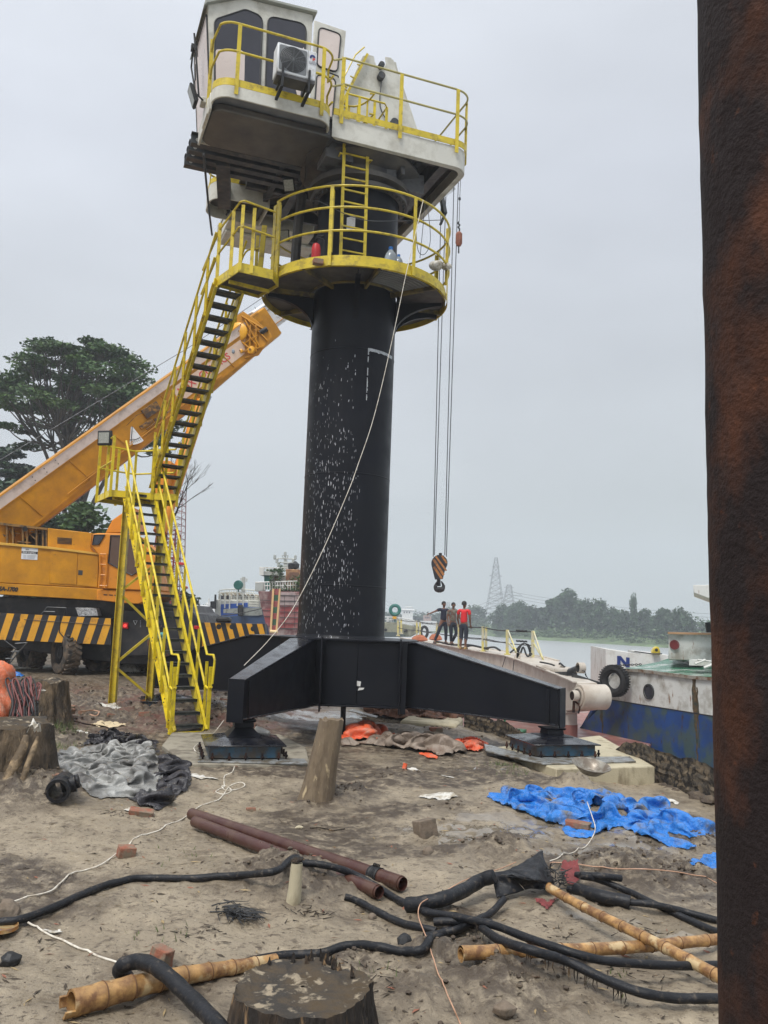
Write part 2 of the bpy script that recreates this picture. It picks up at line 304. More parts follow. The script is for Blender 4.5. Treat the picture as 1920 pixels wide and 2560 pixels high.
M_['redletter'] = mat('faded_red_letter', (0.60, 0.06, 0.05), 0.55)
M_['blackletter'] = mat('black_letter', (0.012, 0.012, 0.014), 0.5)
M_['greyletter'] = mat('grey_letter', (0.22, 0.23, 0.27), 0.5)
M_['foil'] = mat('crumpled_foil', (0.42, 0.42, 0.42), 0.3, 0.7, var=0.5, vs=18, bump=0.9, bs=30)
M_['skin'] = mat('brown_skin', (0.16, 0.075, 0.045), 0.55, var=0.06)
M_['hair'] = mat('black_hair', (0.010, 0.009, 0.009), 0.6)
M_['leaf'] = mat('tree_leaf', (0.045, 0.10, 0.026), 0.55, var=0.55, vs=0.35, detail=3, dirt=(0.075, 0.13, 0.03), amt=0.35, ds=.7)
M_['leaf2'] = mat('dark_leaf', (0.025, 0.060, 0.024), 0.6, var=0.5, vs=0.3, detail=3)
M_['leaf3'] = mat('bank_leaf', (0.036, 0.072, 0.028), 0.6, var=0.5, vs=0.25, detail=3)
M_['grass'] = mat('bank_grass', (0.10, 0.145, 0.062), 0.7, var=0.4, vs=0.2, detail=4)
M_['trunk'] = mat('tree_bark', (0.060, 0.050, 0.040), 0.85, var=0.3)
M_['farwhite'] = mat('far_white_wall', (0.60, 0.60, 0.58), 0.6, var=0.05)
M_['lens'] = mat('lamp_glass', (0.30, 0.31, 0.28), 0.15, var=0.2, vs=30)
M_['bottle'] = mat('clear_plastic', (0.55, 0.62, 0.68), 0.12, var=0.05, trans=0.6)
M_['cyl'] = mat('hydraulic_chrome', (0.30, 0.33, 0.36), 0.25, 0.6, var=0.2)
# wet ground: pale silty mud, dark loam patches (attribute), glossy puddles (attribute)
def ground_mat():
    m = bpy.data.materials.new('wet_mud'); m.use_nodes = True; t = m.node_tree; b = t.nodes['Principled BSDF']; n_ = t.nodes.new; l_ = t.links.new
    co = n_('ShaderNodeTexCoord').outputs['Object']
    def noise(sc, dt=8, ro=0.6, st=(1, 1, 1)):
        mp = n_('ShaderNodeMapping'); mp.inputs['Scale'].default_value = st; l_(co, mp.inputs[0])
        z = n_('ShaderNodeTexNoise'); z.inputs['Scale'].default_value = sc; z.inputs['Detail'].default_value = dt; z.inputs['Roughness'].default_value = ro; l_(mp.outputs[0], z.inputs['Vector']); return z.outputs[0]
    def rng(f, a, c, x=0.0, y=1.0):
        r = n_('ShaderNodeMapRange'); l_(f, r.inputs[0]); r.inputs[1].default_value = a; r.inputs[2].default_value = c; r.inputs[3].default_value = x; r.inputs[4].default_value = y; return r.outputs[0]
    def mixc(f, a, c):
        x = n_('ShaderNodeMix'); x.data_type = 'RGBA'; l_(f, x.inputs[0])
        if isinstance(a, tuple): x.inputs[6].default_value = a + (1,)
        else: l_(a, x.inputs[6])
        if isinstance(c, tuple): x.inputs[7].default_value = c + (1,)
        else: l_(c, x.inputs[7])
        return x.outputs[2]
    def math_(op, a, c):
        x = n_('ShaderNodeMath'); x.operation = op
        for i, q in enumerate((a, c)):
            if isinstance(q, float): x.inputs[i].default_value = q
            else: l_(q, x.inputs[i])
        return x.outputs[0]
    at = n_('ShaderNodeAttribute'); at.attribute_name = 'soil'; sp = n_('ShaderNodeSeparateColor'); l_(at.outputs['Color'], sp.inputs[0])
    c = mixc(rng(noise(0.9), 0.35, 0.65), (0.212, 0.172, 0.120), (0.335, 0.278, 0.200))
    c = mixc(rng(noise(4.5), 0.50, 0.72), c, (0.37, 0.305, 0.215))
    c = mixc(rng(noise(2.6, 9, .70), 0.54, 0.64, 0, .8), c, (0.13, 0.098, 0.064))
    c = mixc(rng(noise(8, 9, .72, (1, 1.5, 1)), 0.56, 0.62, 0, .75), c, (0.10, 0.075, 0.05))
    c = mixc(rng(noise(19, 8, .7, (1, 1.8, 1)), 0.56, 0.62, 0, .85), c, (0.07, 0.05, 0.034))
    c = mixc(rng(noise(48, 5, .65), 0.62, 0.67, 0, .85), c, (0.05, 0.038, 0.028))
    c = mixc(rng(noise(30, 4, .6), 0.30, 0.34, .55, 0), c, (0.50, 0.43, 0.32))
    dk = math_('MULTIPLY', rng(sp.outputs['Red'], .05, .6), rng(noise(7, 8, .7), 0.36, 0.54))
    c = mixc(dk, c, (0.068, 0.050, 0.034))
    rd = math_('MULTIPLY', sp.outputs['Blue'], rng(noise(5, 8, .7), 0.40, 0.56))
    c = mixc(rd, c, (0.13, 0.055, 0.038))
    pud = rng(math_('ADD', sp.outputs['Green'], math_('MULTIPLY', noise(3.0, 5), 0.7)), 0.66, 0.76)
    c = mixc(math_('MULTIPLY', pud, 0.5), c, (0.19, 0.165, 0.13))
    l_(c, b.inputs['Base Color'])
    rg = rng(noise(2.0, 6), 0.35, 0.62, 0.30, 0.66)
    x = n_('ShaderNodeMix'); x.data_type = 'FLOAT'; l_(pud, x.inputs[0]); l_(rg, x.inputs[2]); x.inputs[3].default_value = 0.05; l_(x.outputs[0], b.inputs['Roughness'])
    hb = math_('ADD', math_('MULTIPLY', noise(14, 9, .66), 1.0), math_('MULTIPLY', noise(60, 6, .65), 0.35))
    st = math_('SUBTRACT', 1.0, pud)
    bp = n_('ShaderNodeBump'); bp.inputs['Distance'].default_value = 0.03; l_(math_('MULTIPLY', st, 0.85), bp.inputs['Strength']); l_(hb, bp.inputs['Height']); l_(bp.outputs[0], b.inputs['Normal'])
    b.inputs['Specular IOR Level'].default_value = 0.5
    return m
M_['mud'] = ground_mat()
M_['oldstump'] = mat('old_muddy_stump', (0.23, 0.165, 0.10), 0.85, var=0.4, vs=4, dirt=(0.055, 0.042, 0.03), amt=0.55, ds=3, dcon=0.12, st=(1.6, 1.6, .8), dirt2=(0.32, 0.23, 0.13), amt2=0.15, ds2=7, d2st=(2, 2, .5), bump=1.0, bs=14, bst=(2, 2, .7), bdist=0.05)
M_['mudtop'] = mat('muddy_stump_top', (0.105, 0.078, 0.05), 0.9, var=0.35, vs=5, dirt=(0.05, 0.045, 0.04), amt=0.5, ds=5, dirt2=(0.30, 0.25, 0.18), amt2=0.25, ds2=10, bump=0.8, bs=30, spec=0.15, rvar=0.05)
# ================================================================= GROUND, WATER, FAR BANK
SH_Y = [-8, 5, 8, 11.2, 12.9, 15, 16.8, 19, 24, 34, 50, 80, 140, 320]
SH_X = [8.5, 6.6, 5.7, 4.80, 4.12, 3.35, 1.9, 1.2, -1.0, -4, -10, -24, -62, -220]
def gpx(x, y, z=0.0):
    v = G(x, y, z); return v.x, v.y
MOUNDS = []   # (x, y, radius, height, darkness, lumpy)
for (px, py, r, h, dk) in ((745, 2215, .55, .13, .9), (640, 2200, .38, .05, .6), (790, 2000, .42, .07, .8), (870, 1985, .40, .14, 1.0), (1240, 2140, .45, .05, .5),
        (60, 1990, .9, .22, .9), (150, 1850, .8, .16, .8), (1020, 2500, .35, .05, .5), (1210, 2440, .6, .04, .7), (880, 2420, .22, .05, .8), (430, 2470, .3, .03, .8),
        (920, 1855, .6, .06, .6), (1100, 1835, .8, .10, .6), (1500, 2180, .7, .08, .9), (1700, 2200, .9, .09, 1.0), (1250, 2120, .4, .05, .8), (1420, 2420, .5, .03, .5), (1180, 2400, .35, .04, .8), (1120, 2020, .5, .03, .5), (560, 2060, .3, .01, .3), (1620, 2110, .5, .05, .6), (1740, 2090, .6, .10, .8),
        (1470, 2010, .35, .06, .7), (1560, 2040, .4, .06, .5), (500, 1790, 1.0, .08, .5), (520, 1815, .8, .06, .6), (1440, 1968, .5, .22, .2), (1010, 1930, .5, .04, .5), (980, 1950, .4, .04, .5),
        (640, 1760, 1.4, .08, .5), (1250, 1930, .7, .04, .4), (330, 1930, 1.1, .05, .3), (1135, 2300, .35, .04, .7), (1060, 2400, .3, .04, .6), (1280, 2500, .5, .05, .6),
        (960, 2170, .25, .02, .0), (1360, 2290, .5, .03, .3), (60, 2570, .5, .02, .2)):
    a, b = gpx(px, py); MOUNDS.append((a, b, r, h, dk))
PUDDLES = []
for (px, py, rx, ry) in ((1200, 2080, .95, .42), (1150, 2110, .5, .2), (1560, 2120, .6, .16), (1420, 2150, .35, .10), (1640, 2105, .4, .2), (690, 1795, 1.6, .5), (900, 1790, 1.8, .6), (960, 1800, .6, .3),
        (1180, 1925, .5, .1), (1235, 1930, .35, .12), (1040, 1930, .16, .07), (1330, 2060, .5, .25), (1750, 2330, .5, .25), (1560, 2300, .6, .12), (520, 1845, .45, .35), (1500, 2075, .7, .2), (1230, 2045, .6, .2)):
    a, b = gpx(px, py); PUDDLES.append((a, b, rx, ry))
FEET = []
for (fx, fy, an, n_) in ((-.9, 5.2, .4, 7), (1.6, 6.4, 1.9, 7), (-2.2, 8.2, 1.1, 6), (.6, 8.6, -.5, 6), (.2, 4.3, 1.2, 5)):
    for k in range(n_):
        s_ = .11 if k % 2 else -.11; FEET.append((fx + math.cos(an) * k * .34 - math.sin(an) * s_, fy + math.sin(an) * k * .34 + math.cos(an) * s_, math.cos(an), math.sin(an)))
def gh(x, y):
    x = np.asarray(x, float); y = np.asarray(y, float)
    z = (fbm(x * .35, y * .35, 3, 1) - .5) * .16 * sstep(3, 9, y) + (fbm(x * 1.3, y * 1.3, 4, 5) - .5) * .07
    n = fbm(x * 5, y * 5, 4, 9); z = z + (n - .5) * .045; z = z - .016 * sstep(.60, .68, fbm(x * 3.3, y * 3.3, 3, 61)) + .02 * (1 - np.abs(fbm(x * 6.5, y * 6.5, 3, 71) - .5) * 6).clip(0, 1) * sstep(.45, .62, fbm(x * .9, y * .9, 2, 81))
    lump = fbm(x * 9, y * 9, 4, 21, .6)
    for a, b, r, h, dk in MOUNDS:
        d2 = ((x - a) ** 2 + (y - b) ** 2) / (r * r)
        z = z + np.exp(-d2 * 1.6) * (h * (.45 + 1.1 * lump) + .07 * dk * (lump - .4) * sstep(.3, .6, n))
    # churned earth toward the truck, and a low berm under the stairs
    far = sstep(14.0, 16.5, y) * sstep(-1.2, -3.0, x)
    z = z + far * (.12 + (lump - .4) * .28 * sstep(26, 18, y))
    z = z - sstep(1.5, 4.5, x) * sstep(4, 12, y) * .24
    for a, b, ca, sa in FEET:
        u = (x - a) * ca + (y - b) * sa; v = (y - b) * ca - (x - a) * sa; q = (u / .14) ** 2 + (v / .055) ** 2; z = z - .016 * np.exp(-q * q) + .007 * np.exp(-(q - 1.6) ** 2 * 2)
    for a, b, rx, ry in PUDDLES:
        d2 = ((x - a) / rx) ** 2 + ((y - b) / ry) ** 2
        z = z - np.exp(-d2 * 1.2) * .022
    return z
def gz(x, y): return float(gh(x, y))
def shore(x, y): return np.interp(y, SH_Y, SH_X) + (vn(np.asarray(y) * .9, np.asarray(y) * 0 + 3, 2) - .5) * .12 - x
def GG(x, y, dz=0.0):
    """photo point on the real terrain surface"""
    z = 0.0
    for k in range(5):
        v = G(x, y, z + dz); z = gz(v.x, v.y)
    return G(x, y, z + dz)
def soilattr(x, y):
    dk = np.zeros_like(x); pu = np.zeros_like(x)
    for a, b, r, h, d in MOUNDS:
        dk = np.maximum(dk, np.exp(-((x - a) ** 2 + (y - b) ** 2) / (r * r) * 1.1) * d)
    for a, b, rx, ry in PUDDLES:
        pu = np.maximum(pu, np.exp(-(((x - a) / rx) ** 2 + ((y - b) / ry) ** 2) * .9))
    far = sstep(13.2, 16.2, y) * sstep(0.0, -2.2, x)
    dk = np.maximum(dk, far * .9); dk = np.maximum(dk, sstep(10.5, 15, y) * (.25 + .75 * sstep(.42, .6, fbm(x * .9, y * .9, 3, 91))))
    dk = np.maximum(dk, sstep(.50, .72, fbm(x * .8, y * .8, 4, 31)) * .85)
    rd = far * sstep(24, 17, y) * sstep(.42, .6, fbm(x * .9, y * .9, 3, 44))
    return dk, pu * .62, rd
def make_ground():
    az = np.concatenate([np.linspace(-2.9, -.66, 30, endpoint=False), np.linspace(-.66, .66, 400), np.linspace(.68, 2.9, 30)])
    r = [0.8]
    while r[-1] < 900: r.append(r[-1] * (1.0068 if 3.0 < r[-1] < 22 else 1.05) + .004)
    r = np.array(r); A, Rr = np.meshgrid(az, r, indexing='ij')
    X = np.sin(A) * Rr; Y = np.cos(A) * Rr; Z = gh(X, Y) * sstep(600, 40, Rr)
    s = shore(X, Y); Z = np.where(Y > -30, Z, 0); Z = Z - 3.4 * sstep(.02, -.35, s)
    dk, pu, rd = soilattr(X, Y)
    n, m = A.shape; I = np.arange(n * m).reshape(n, m)
    FQ = np.stack([I[:-1, :-1], I[:-1, 1:], I[1:, 1:], I[1:, :-1]], -1).reshape(-1, 4)
    g = npmesh('ground', np.stack([X, Y, Z], -1).reshape(-1, 3), FQ[:, ::-1], M_['mud'])
    ca = g.data.color_attributes.new('soil', 'FLOAT_COLOR', 'POINT')
    ca.data.foreach_set('color', np.stack([dk, pu, rd, np.ones_like(dk)], -1).reshape(-1).astype(np.float32))
    tag(g, 'wet grey-brown mud yard sloping down to the river', None, kind='structure')
make_ground()
# clods and grit lying about: nobody could count them
def blob(mb, c, r, sq=.7, seed=0):
    rr = random.Random(seed); n = 7; rings = []
    for i, (t, q) in enumerate(((-.9, .45), (-.3, .95), (.35, .9), (.85, .42))):
        rings.append([(c[0] + math.cos(k / n * 6.283 + i * .3) * r * q * rr.uniform(.7, 1.25), c[1] + math.sin(k / n * 6.283 + i * .3) * r * q * rr.uniform(.7, 1.25), c[2] + t * r * sq * rr.uniform(.8, 1.15)) for k in range(n)])
    mb.loft(rings)
def clods():
    mb = MB(); rr = random.Random(5)
    for a, b, r, h, dk in MOUNDS:
        for k in range(int(260 * r * max(0, dk - .35))):
            w = rr.uniform(0, 6.283); q = abs(rr.gauss(0, .6)) * r; x = a + math.cos(w) * q; y = b + math.sin(w) * q
            if y < 2.6: continue
            s = rr.choice((.003, .004, .006, .009, .013)) * (1 + .08 * y); blob(mb, (x, y, gz(x, y) + s * .2), s, .7, k)
    for k in range(1300):
        y = 3 + 12 * rr.random() ** 1.3; x = rr.uniform(-.5, .46) * y
        if shore(np.array(x), np.array(y)) < .15: continue
        s = rr.choice((.0015, .002, .003, .004)) * (1 + .1 * y); blob(mb, (x, y, gz(x, y) + s * .2), s, .6, k + 999)
    for k in range(900):      # churned earth near the truck
        y = rr.uniform(15, 23); x = rr.uniform(-.5, -.12) * y; s = rr.uniform(.012, .05) * rr.random() ** .5; blob(mb, (x, y, gz(x, y) + s * .2), s, .7, k + 5999)
    tag(mb.build('mud_clods', M_['clod'], smooth=50), 'loose clods and grit of dark mud scattered over the wet ground', 'mud', kind='stuff')
clods()
# leaf litter and twigs pressed in the mud
def litter():
    rr = random.Random(11); mb = MB()
    for k in range(2200):
        y = 3 + 10 * rr.random() ** 1.4; x = rr.uniform(-.5, .46) * y
        if shore(np.array(x), np.array(y)) < .2: continue
        z = gz(x, y) + .004; L = rr.uniform(.008, .05); w = rr.uniform(0, 3.14)
        d = Vector((math.cos(w), math.sin(w), 0)) * L; e = Vector((-d.y, d.x, 0)) * rr.uniform(.06, .3); c = Vector((x, y, z)); mb.mi = rr.choice((0, 0, 0, 1, 2))
        mb.quad(c - d, c - e * .8 + Vector((0, 0, .004)), c + d, c + e)
    tag(mb.build('leaf_litter', [mat('rotten_leaf', (.045, .032, .02), .8), mat('straw_bit', (.30, .22, .11), .7), mat('brick_chip', (.25, .10, .06), .8)], smooth=0), 'rotten leaves, straw and chips pressed into the mud', 'litter', kind='stuff')
litter()
# river
def water():
    m = bpy.data.materials.new('river_water'); m.use_nodes = True; t = m.node_tree; b = t.nodes['Principled BSDF']
    b.inputs['Base Color'].default_value = (0.34, 0.36, 0.36, 1); b.inputs['Roughness'].default_value = 0.32; b.inputs['IOR'].default_value = 1.33
    co = t.nodes.new('ShaderNodeTexCoord').outputs['Object']
    def nz(sc, st):
        mp = t.nodes.new('ShaderNodeMapping'); mp.inputs['Scale'].default_value = st; t.links.new(co, mp.inputs[0]); z = t.nodes.new('ShaderNodeTexNoise'); z.inputs['Scale'].default_value = sc; z.inputs['Detail'].default_value = 6; t.links.new(mp.outputs[0], z.inputs['Vector']); return z.outputs[0]
    ad = t.nodes.new('ShaderNodeMath'); ad.operation = 'ADD'; t.links.new(nz(.9, (1, 1.6, 1)), ad.inputs[0]); t.links.new(nz(.06, (1, 2.5, 1)), ad.inputs[1])
    bp = t.nodes.new('ShaderNodeBump'); bp.inputs['Strength'].default_value = .3; bp.inputs['Distance'].default_value = .05; t.links.new(ad.outputs[0], bp.inputs['Height']); t.links.new(bp.outputs[0], b.inputs['Normal'])
    w = MB(); w.quad((-1500, -300, -2), (1500, -300, -2), (1500, 1500, -2), (-1500, 1500, -2))
    tag(w.build('river', m, smooth=0), 'calm grey river', None, kind='structure')
water()
# far bank: shoreline from photo points on the water level
FB = [G(1000, 1577, -2), G(1156, 1583.5, -2), G(1300, 1598, -2), G(1450, 1606, -2), G(1669, 1620, -2), G(1800, 1628, -2)]
FBX = [-420.0, -160.0] + [v.x for v in FB] + [110.0, 190.0, 500.0]; FBY = [640.0, 470.0] + [v.y for v in FB] + [150.0, 120.0, 60.0]
def fby(x): return np.interp(x, FBX, FBY)
def far_bank():
    xs = np.linspace(-420, 500, 240); ds = np.array([-3, 0, 1, 3, 6, 12, 20, 32, 60, 150, 600.]); X, D = np.meshgrid(xs, ds, indexing='ij')
    Yb = fby(X) + (vn(X * .15, X * 0, 7) - .5) * 5; Y = Yb + D; Z = np.interp(D, [-3, 0, 1, 3, 6, 20, 60, 600], [-3, -2.1, -1.7, -1.4, -1.1, -.3, .5, 2]) + (fbm(X * .3, Y * .3, 3, 2) - .5) * .6 * sstep(0, 4, D)
    n, m = X.shape; I = np.arange(n * m).reshape(n, m); FQ = np.stack([I[:-1, :-1], I[:-1, 1:], I[1:, 1:], I[1:, :-1]], -1).reshape(-1, 4)
    tag(npmesh('far_bank', np.stack([X, Y, Z], -1).reshape(-1, 3), FQ[:, ::-1], M_['grass']), 'low grassy bank across the river', None, kind='structure')
far_bank()
# ================================================================= TREES
def leafcloud(cs, n, size, seed, up=.35):
    """cs: list of (center, (rx,ry,rz)); n quads each"""
    rs = np.random.RandomState(seed); V = []
    for c, r in cs:
        u = rs.randn(n, 3); u /= np.linalg.norm(u, axis=1)[:, None]; rad = rs.rand(n, 1) ** .45
        p = np.array(c) + u * rad * np.array(r)
        a = rs.randn(n, 3); a[:, 2] *= up; a /= np.linalg.norm(a, axis=1)[:, None]; b = np.cross(a, rs.randn(n, 3)); b[:, 2] *= .6; b /= np.linalg.norm(b, axis=1)[:, None] + 1e-6
        s = size * (.5 + rs.rand(n, 1)); V.append(np.stack([p - a * s, p - b * s * .55, p + a * s, p + b * s * .55], 1))
    V = np.concatenate(V).reshape(-1, 3); return V, np.arange(len(V)).reshape(-1, 4)
def umbrella_tree(name, label, base, top, R, seed, ncl, leaf, lsize, cut=.5, group=None, per=120, m='leaf', flat=.30, zb=None):
    """wide spreading crown on forked limbs"""
    t = thing(name, label, 'tree', base, group); rr = random.Random(seed); base = Vector(base); mb = MB()
    H = top - base.z; fork = base + Vector((0, 0, H * .30)); mb.tube([base, base + Vector((.1, 0, H * .15)), fork], [H * .024, H * .017, H * .015], 9)
    cs = []; limbs = []
    for i in range(9):
        w = i / 9 * 6.283 + rr.uniform(-.25, .25); q = R * rr.uniform(.30, .5); e = fork + Vector((math.cos(w) * q, math.sin(w) * q, H * rr.uniform(.26, .38)))
        mid = fork.lerp(e, .5) + Vector((0, 0, H * .03)) + Vector((rr.uniform(-.3, .3), rr.uniform(-.3, .3), 0)); pts = catmull([fork, mid, e], 4); mb.tube(pts, [H * .010 * (1 - .5 * k / len(pts)) for k in range(len(pts))], 6); limbs.append(e)
    for k in range(ncl):
        w = rr.uniform(0, 6.283); q = R * math.sqrt(rr.random()) * rr.uniform(.85, 1.05); f = q / R
        zt = top - H * flat * f ** 2.2 - abs(rr.gauss(0, .06)) * H
        if rr.random() < .30: zt -= H * rr.uniform(.04, .15)
        c = Vector((base.x + math.cos(w) * q, base.y + math.sin(w) * q, zt)); s = R * rr.uniform(.11, .20)
        cs.append(((c.x, c.y, c.z), (s * 1.3, s * 1.3, s * .30)))
        e = min(limbs, key=lambda L: (L - c).length); mid = e.lerp(c, .5) + Vector((rr.uniform(-.4, .4), rr.uniform(-.4, .4), -H * .02))
        pts = catmull([e, mid, c], 3); mb.tube(pts, [H * .0036 * (1 - .75 * k_ / len(pts)) for k_ in range(len(pts))], 5)
        for _ in range(3):
            tw = c + Vector((rr.uniform(-1, 1) * s, rr.uniform(-1, 1) * s, rr.uniform(-.1, .3) * s)); mb.tube([mid.lerp(c, .6), tw], [H * .0016, H * .0006], 4)
    mb.build('trunk', M_['trunk'], t)
    V, FQ = leafcloud(cs, per, lsize, seed); npmesh('crown', V, FQ, M_[m], t, smooth=False); return t
umbrella_tree('rain_tree', 'wide umbrella-crowned tree with open limbs behind the yellow boom', (P(172, 1500, 62).x, 62, 0.0), P(190, 856, 62).z, 6.6, 4, 140, 'leaf', .15, per=260, group=None, flat=.24)
umbrella_tree('rain_tree', 'dark flat-topped tree left of and lower than the open umbrella tree', (P(-40, 1500, 70).x, 70, 0.0), P(10, 1118, 70).z, 5.6, 9, 110, 'leaf', .19, per=260, m='leaf2', flat=.7)
def round_tree(name, label, base, H, R, seed, m='leaf2', ncl=26, per=110, ls=.28, group=None, low=.25):
    t = thing(name, label, 'tree', base, group); b = Vector(base); rr = random.Random(seed); mb = MB(); mb.tube([b, b + Vector((0, 0, H * .4)), b + Vector((.2, 0, H * .75))], [H * .03, H * .022, H * .008], 7); cs = []
    for k in range(ncl):
        w = rr.uniform(0, 6.283); zz = rr.uniform(low, .93); q = R * math.sin(math.pi * min(1, max(.12, (zz - low + .12) / (1.12 - low)))) * math.sqrt(rr.random()); s = R * rr.uniform(.24, .42)
        c = (b.x + math.cos(w) * q, b.y + math.sin(w) * q, b.z + zz * H); cs.append((c, (s, s, s * .7))); mb.tube([b + Vector((0, 0, H * min(.6, zz * .6))), Vector(c)], [H * .008, H * .002], 4)
    mb.build('trunk', M_['trunk'], t); V, FQ = leafcloud(cs, per, ls, seed); npmesh('crown', V, FQ, M_[m], t, smooth=False); return t
for i, (px, Y, tp, R, lb, mm) in enumerate(((215, 46, 1250, 2.6, 'dense dark green tree low behind the boom and orange cab', 'leaf'), (20, 50, 1190, 2.8, 'dark tree under the boom foot at the left edge', 'leaf2'), (110, 55, 1225, 2.4, 'dark bushy tree between the two umbrella trees and the boom', 'leaf2'), (445, 70, 1480, 1.9, 'small dark tree beside the red lattice crane', 'leaf2'))):
    b = (P(px, 1500, Y).x, Y, 0.0); round_tree('broadleaf_tree', lb, b, P(px, tp, Y).z, R, 20 + i, mm, 34, 150, .2)
# bare young tree behind the stairs
def bare_tree():
    b = P(395, 1500, 30); b.z = 0; t = thing('bare_tree', 'leafless twiggy tree behind the yellow stairs', 'tree', b); rr = random.Random(3); mb = MB()
    def grow(p, d, L, r, n):
        q = p + d * L; mb.tube([p, p.lerp(q, .5) + Vector((rr.uniform(-.03, .03), 0, 0)), q], [r, r * .8, r * .6], 5, cap=False)
        if n == 0: return
        for k in range(rr.choice((2, 3))): grow(q, (d + Vector((rr.uniform(-.7, .7), rr.uniform(-.5, .5), rr.uniform(-.1, .5)))).normalized(), L * rr.uniform(.6, .85), r * .62, n - 1)
    top = P(415, 1330, 30); mb.tube([b, b.lerp(top, .6), top], [.09, .06, .045], 6); trunk = mb.build('trunk', M_['trunk'], t); mb = MB()
    for k in range(4): grow(Vector(top), Vector((rr.uniform(-.2, .8), rr.uniform(-.4, .4), rr.uniform(.4, 1))).normalized(), .9, .03, 4)
    mb.build('branches', M_['trunk'], t)
bare_tree()
# far bank trees: one crown each, four builds copied
def copy_tree(o, loc, sc, label=None, rz=0.0):
    r = o.copy(); scene.collection.objects.link(r); r.location = loc; r.scale = sc; r.rotation_euler.z = rz; ORG[r.name] = Vector(loc)
    if label: r['label'] = label
    for ch in list(o.children):
        c = ch.copy(); scene.collection.objects.link(c); c.parent = r
    return r
far = [(1105, 1530, 3.6, 0), (1130, 1527, 3.4, 1), (1160, 1521, 4.2, 2), (1190, 1522, 3.6, 0), (1227, 1516, 4.0, 1), (1262, 1522, 4.4, 3), (1297, 1518, 4.2, 2), (1330, 1515, 4.4, 0), (1362, 1521, 4.0, 1),
       (1392, 1505, 4.4, 2), (1430, 1477, 5.6, 3), (1462, 1500, 4.0, 0), (1488, 1517, 3.0, 1), (1507, 1500, 3.7, 2), (1543, 1496, 4.2, 0), (1575, 1516, 3.2, 3), (1606, 1520, 3.2, 1), (1640, 1487, 1.4, 2),
       (1640, 1525, 3.0, 0), (1675, 1524, 3.4, 3), (1712, 1523, 3.5, 1), (1745, 1526, 3.2, 2), (1782, 1519, 3.4, 0), (1820, 1518, 3.4, 1), (1870, 1510, 3.6, 3), (980, 1533, 4.0, 2), (1010, 1540, 3.6, 0), (1045, 1541, 3.4, 1), (1075, 1540, 3.4, 3)]
words = ['first dome of trees right of the men', 'low round tree under the left side of the tall pylon', 'tree behind the man in red', 'small tree between the man in red and the pylon', 'tree at the foot of the tall pylon', 'broad tree under the second pylon', 'tree just right of the second pylon',
         'even-topped tree left of the great tree', 'slope of crown joining the great tree', 'left shoulder of the great tree', 'great dome-topped tree, tallest of the far bank', 'right shoulder of the great tree', 'dip between the two tall tree domes', 'left half of the second tall dome', 'right half of the second tall dome',
         'lower tree right of the second dome', 'low tree left of the thin feathery tree', 'thin feathery tree standing above the others', 'rounded tree at the foot of the feathery tree', 'broad tree above the white barge', 'broad tree above the yellow bollard', 'flat crown above the white deckhouse', 'last tree before the rusty post',
         'tree behind the rusty post', 'tree at the right edge behind the rusty post', 'hazy tree right beside the black column', 'hazy tree behind the far white building', 'hazy low tree right of the far white building', 'hazy low tree left of the men']
protos = {}
for i, (px, py, R, k) in enumerate(far):
    if i in (23, 24, 26, 28): continue
    if i in (1, 5): py -= 5
    d_ = G(px, 1597 if px > 1100 else 1580, -2); Y = float(fby(d_.x)) + 22 + (i % 3) * 7
    for _ in range(3): c = P(px, py, Y); Y = float(fby(c.x)) + 20 + (i % 3) * 6
    H = c.z + 1.0; Rm = R * Y / 260 * 1.15; lb = 'hazy green ' + words[i] + ' across the river'
    if k not in protos:
        protos[k] = (round_tree('bank_tree', lb, (c.x, Y, -1), H, Rm, 60 + k, 'leaf3', 34, 150, .42, 'trees on the far bank', .12), H, Rm)
    else:
        o, h0, r0 = protos[k]; copy_tree(o, (c.x, Y, -1), (Rm / r0, Rm / r0, H / h0), lb, i * 1.3)
def bank_bushes():
    rs = random.Random(8); cs = []
    for k in range(620):
        x = rs.uniform(-60, 130); d = rs.choice((3, 5, 9, 14, 17)) + rs.uniform(0, 4); y = float(fby(x)) + d; s = rs.uniform(.8, 2.3) * (.6 if d < 8 else 1.25); cs.append(((x, y, -1.2 + s * .5 + d * .03), (s * 1.7, s * 1.3, s * .8)))
    V, FQ = leafcloud(cs, 60, .30, 5); tag(npmesh('bank_bushes', V, FQ, mat('bank_bush_leaf', (.08, .13, .05), .6, var=.5, vs=.12), smooth=False), 'low green scrub along the far shore', 'bushes', kind='stuff')
    cs = []
    for k in range(420):
        x = rs.uniform(-150, 170); y = float(fby(x)) + rs.uniform(26, 46); s = rs.uniform(2.2, 4.2); cs.append(((x, y, 1.0 + s * .5), (s * 1.4, s * 1.3, s)))
    V, FQ = leafcloud(cs, 90, .5, 6); tag(npmesh('woodland_understorey', V, FQ, M_['leaf3'], smooth=False), 'dark thicket filling the gaps under the far trees', 'thicket', kind='stuff')
bank_bushes()
# ================================================================= PEDESTAL CRANE
CX, CY = -0.70, 15.70
PH = math.radians(21); E1 = Vector((math.cos(PH), math.sin(PH), 0)); E2 = Vector((-math.sin(PH), math.cos(PH), 0))
def S(u, v, z): return Vector((CX, CY, 0)) + E1 * u + E2 * v + Vector((0, 0, z))
def ST(q): return S(*q)
crane = thing('pedestal_crane', 'tall black column crane with cream cab deck and yellow ring platform on cross base', 'crane', (CX, CY, 0))
B = M_['black']
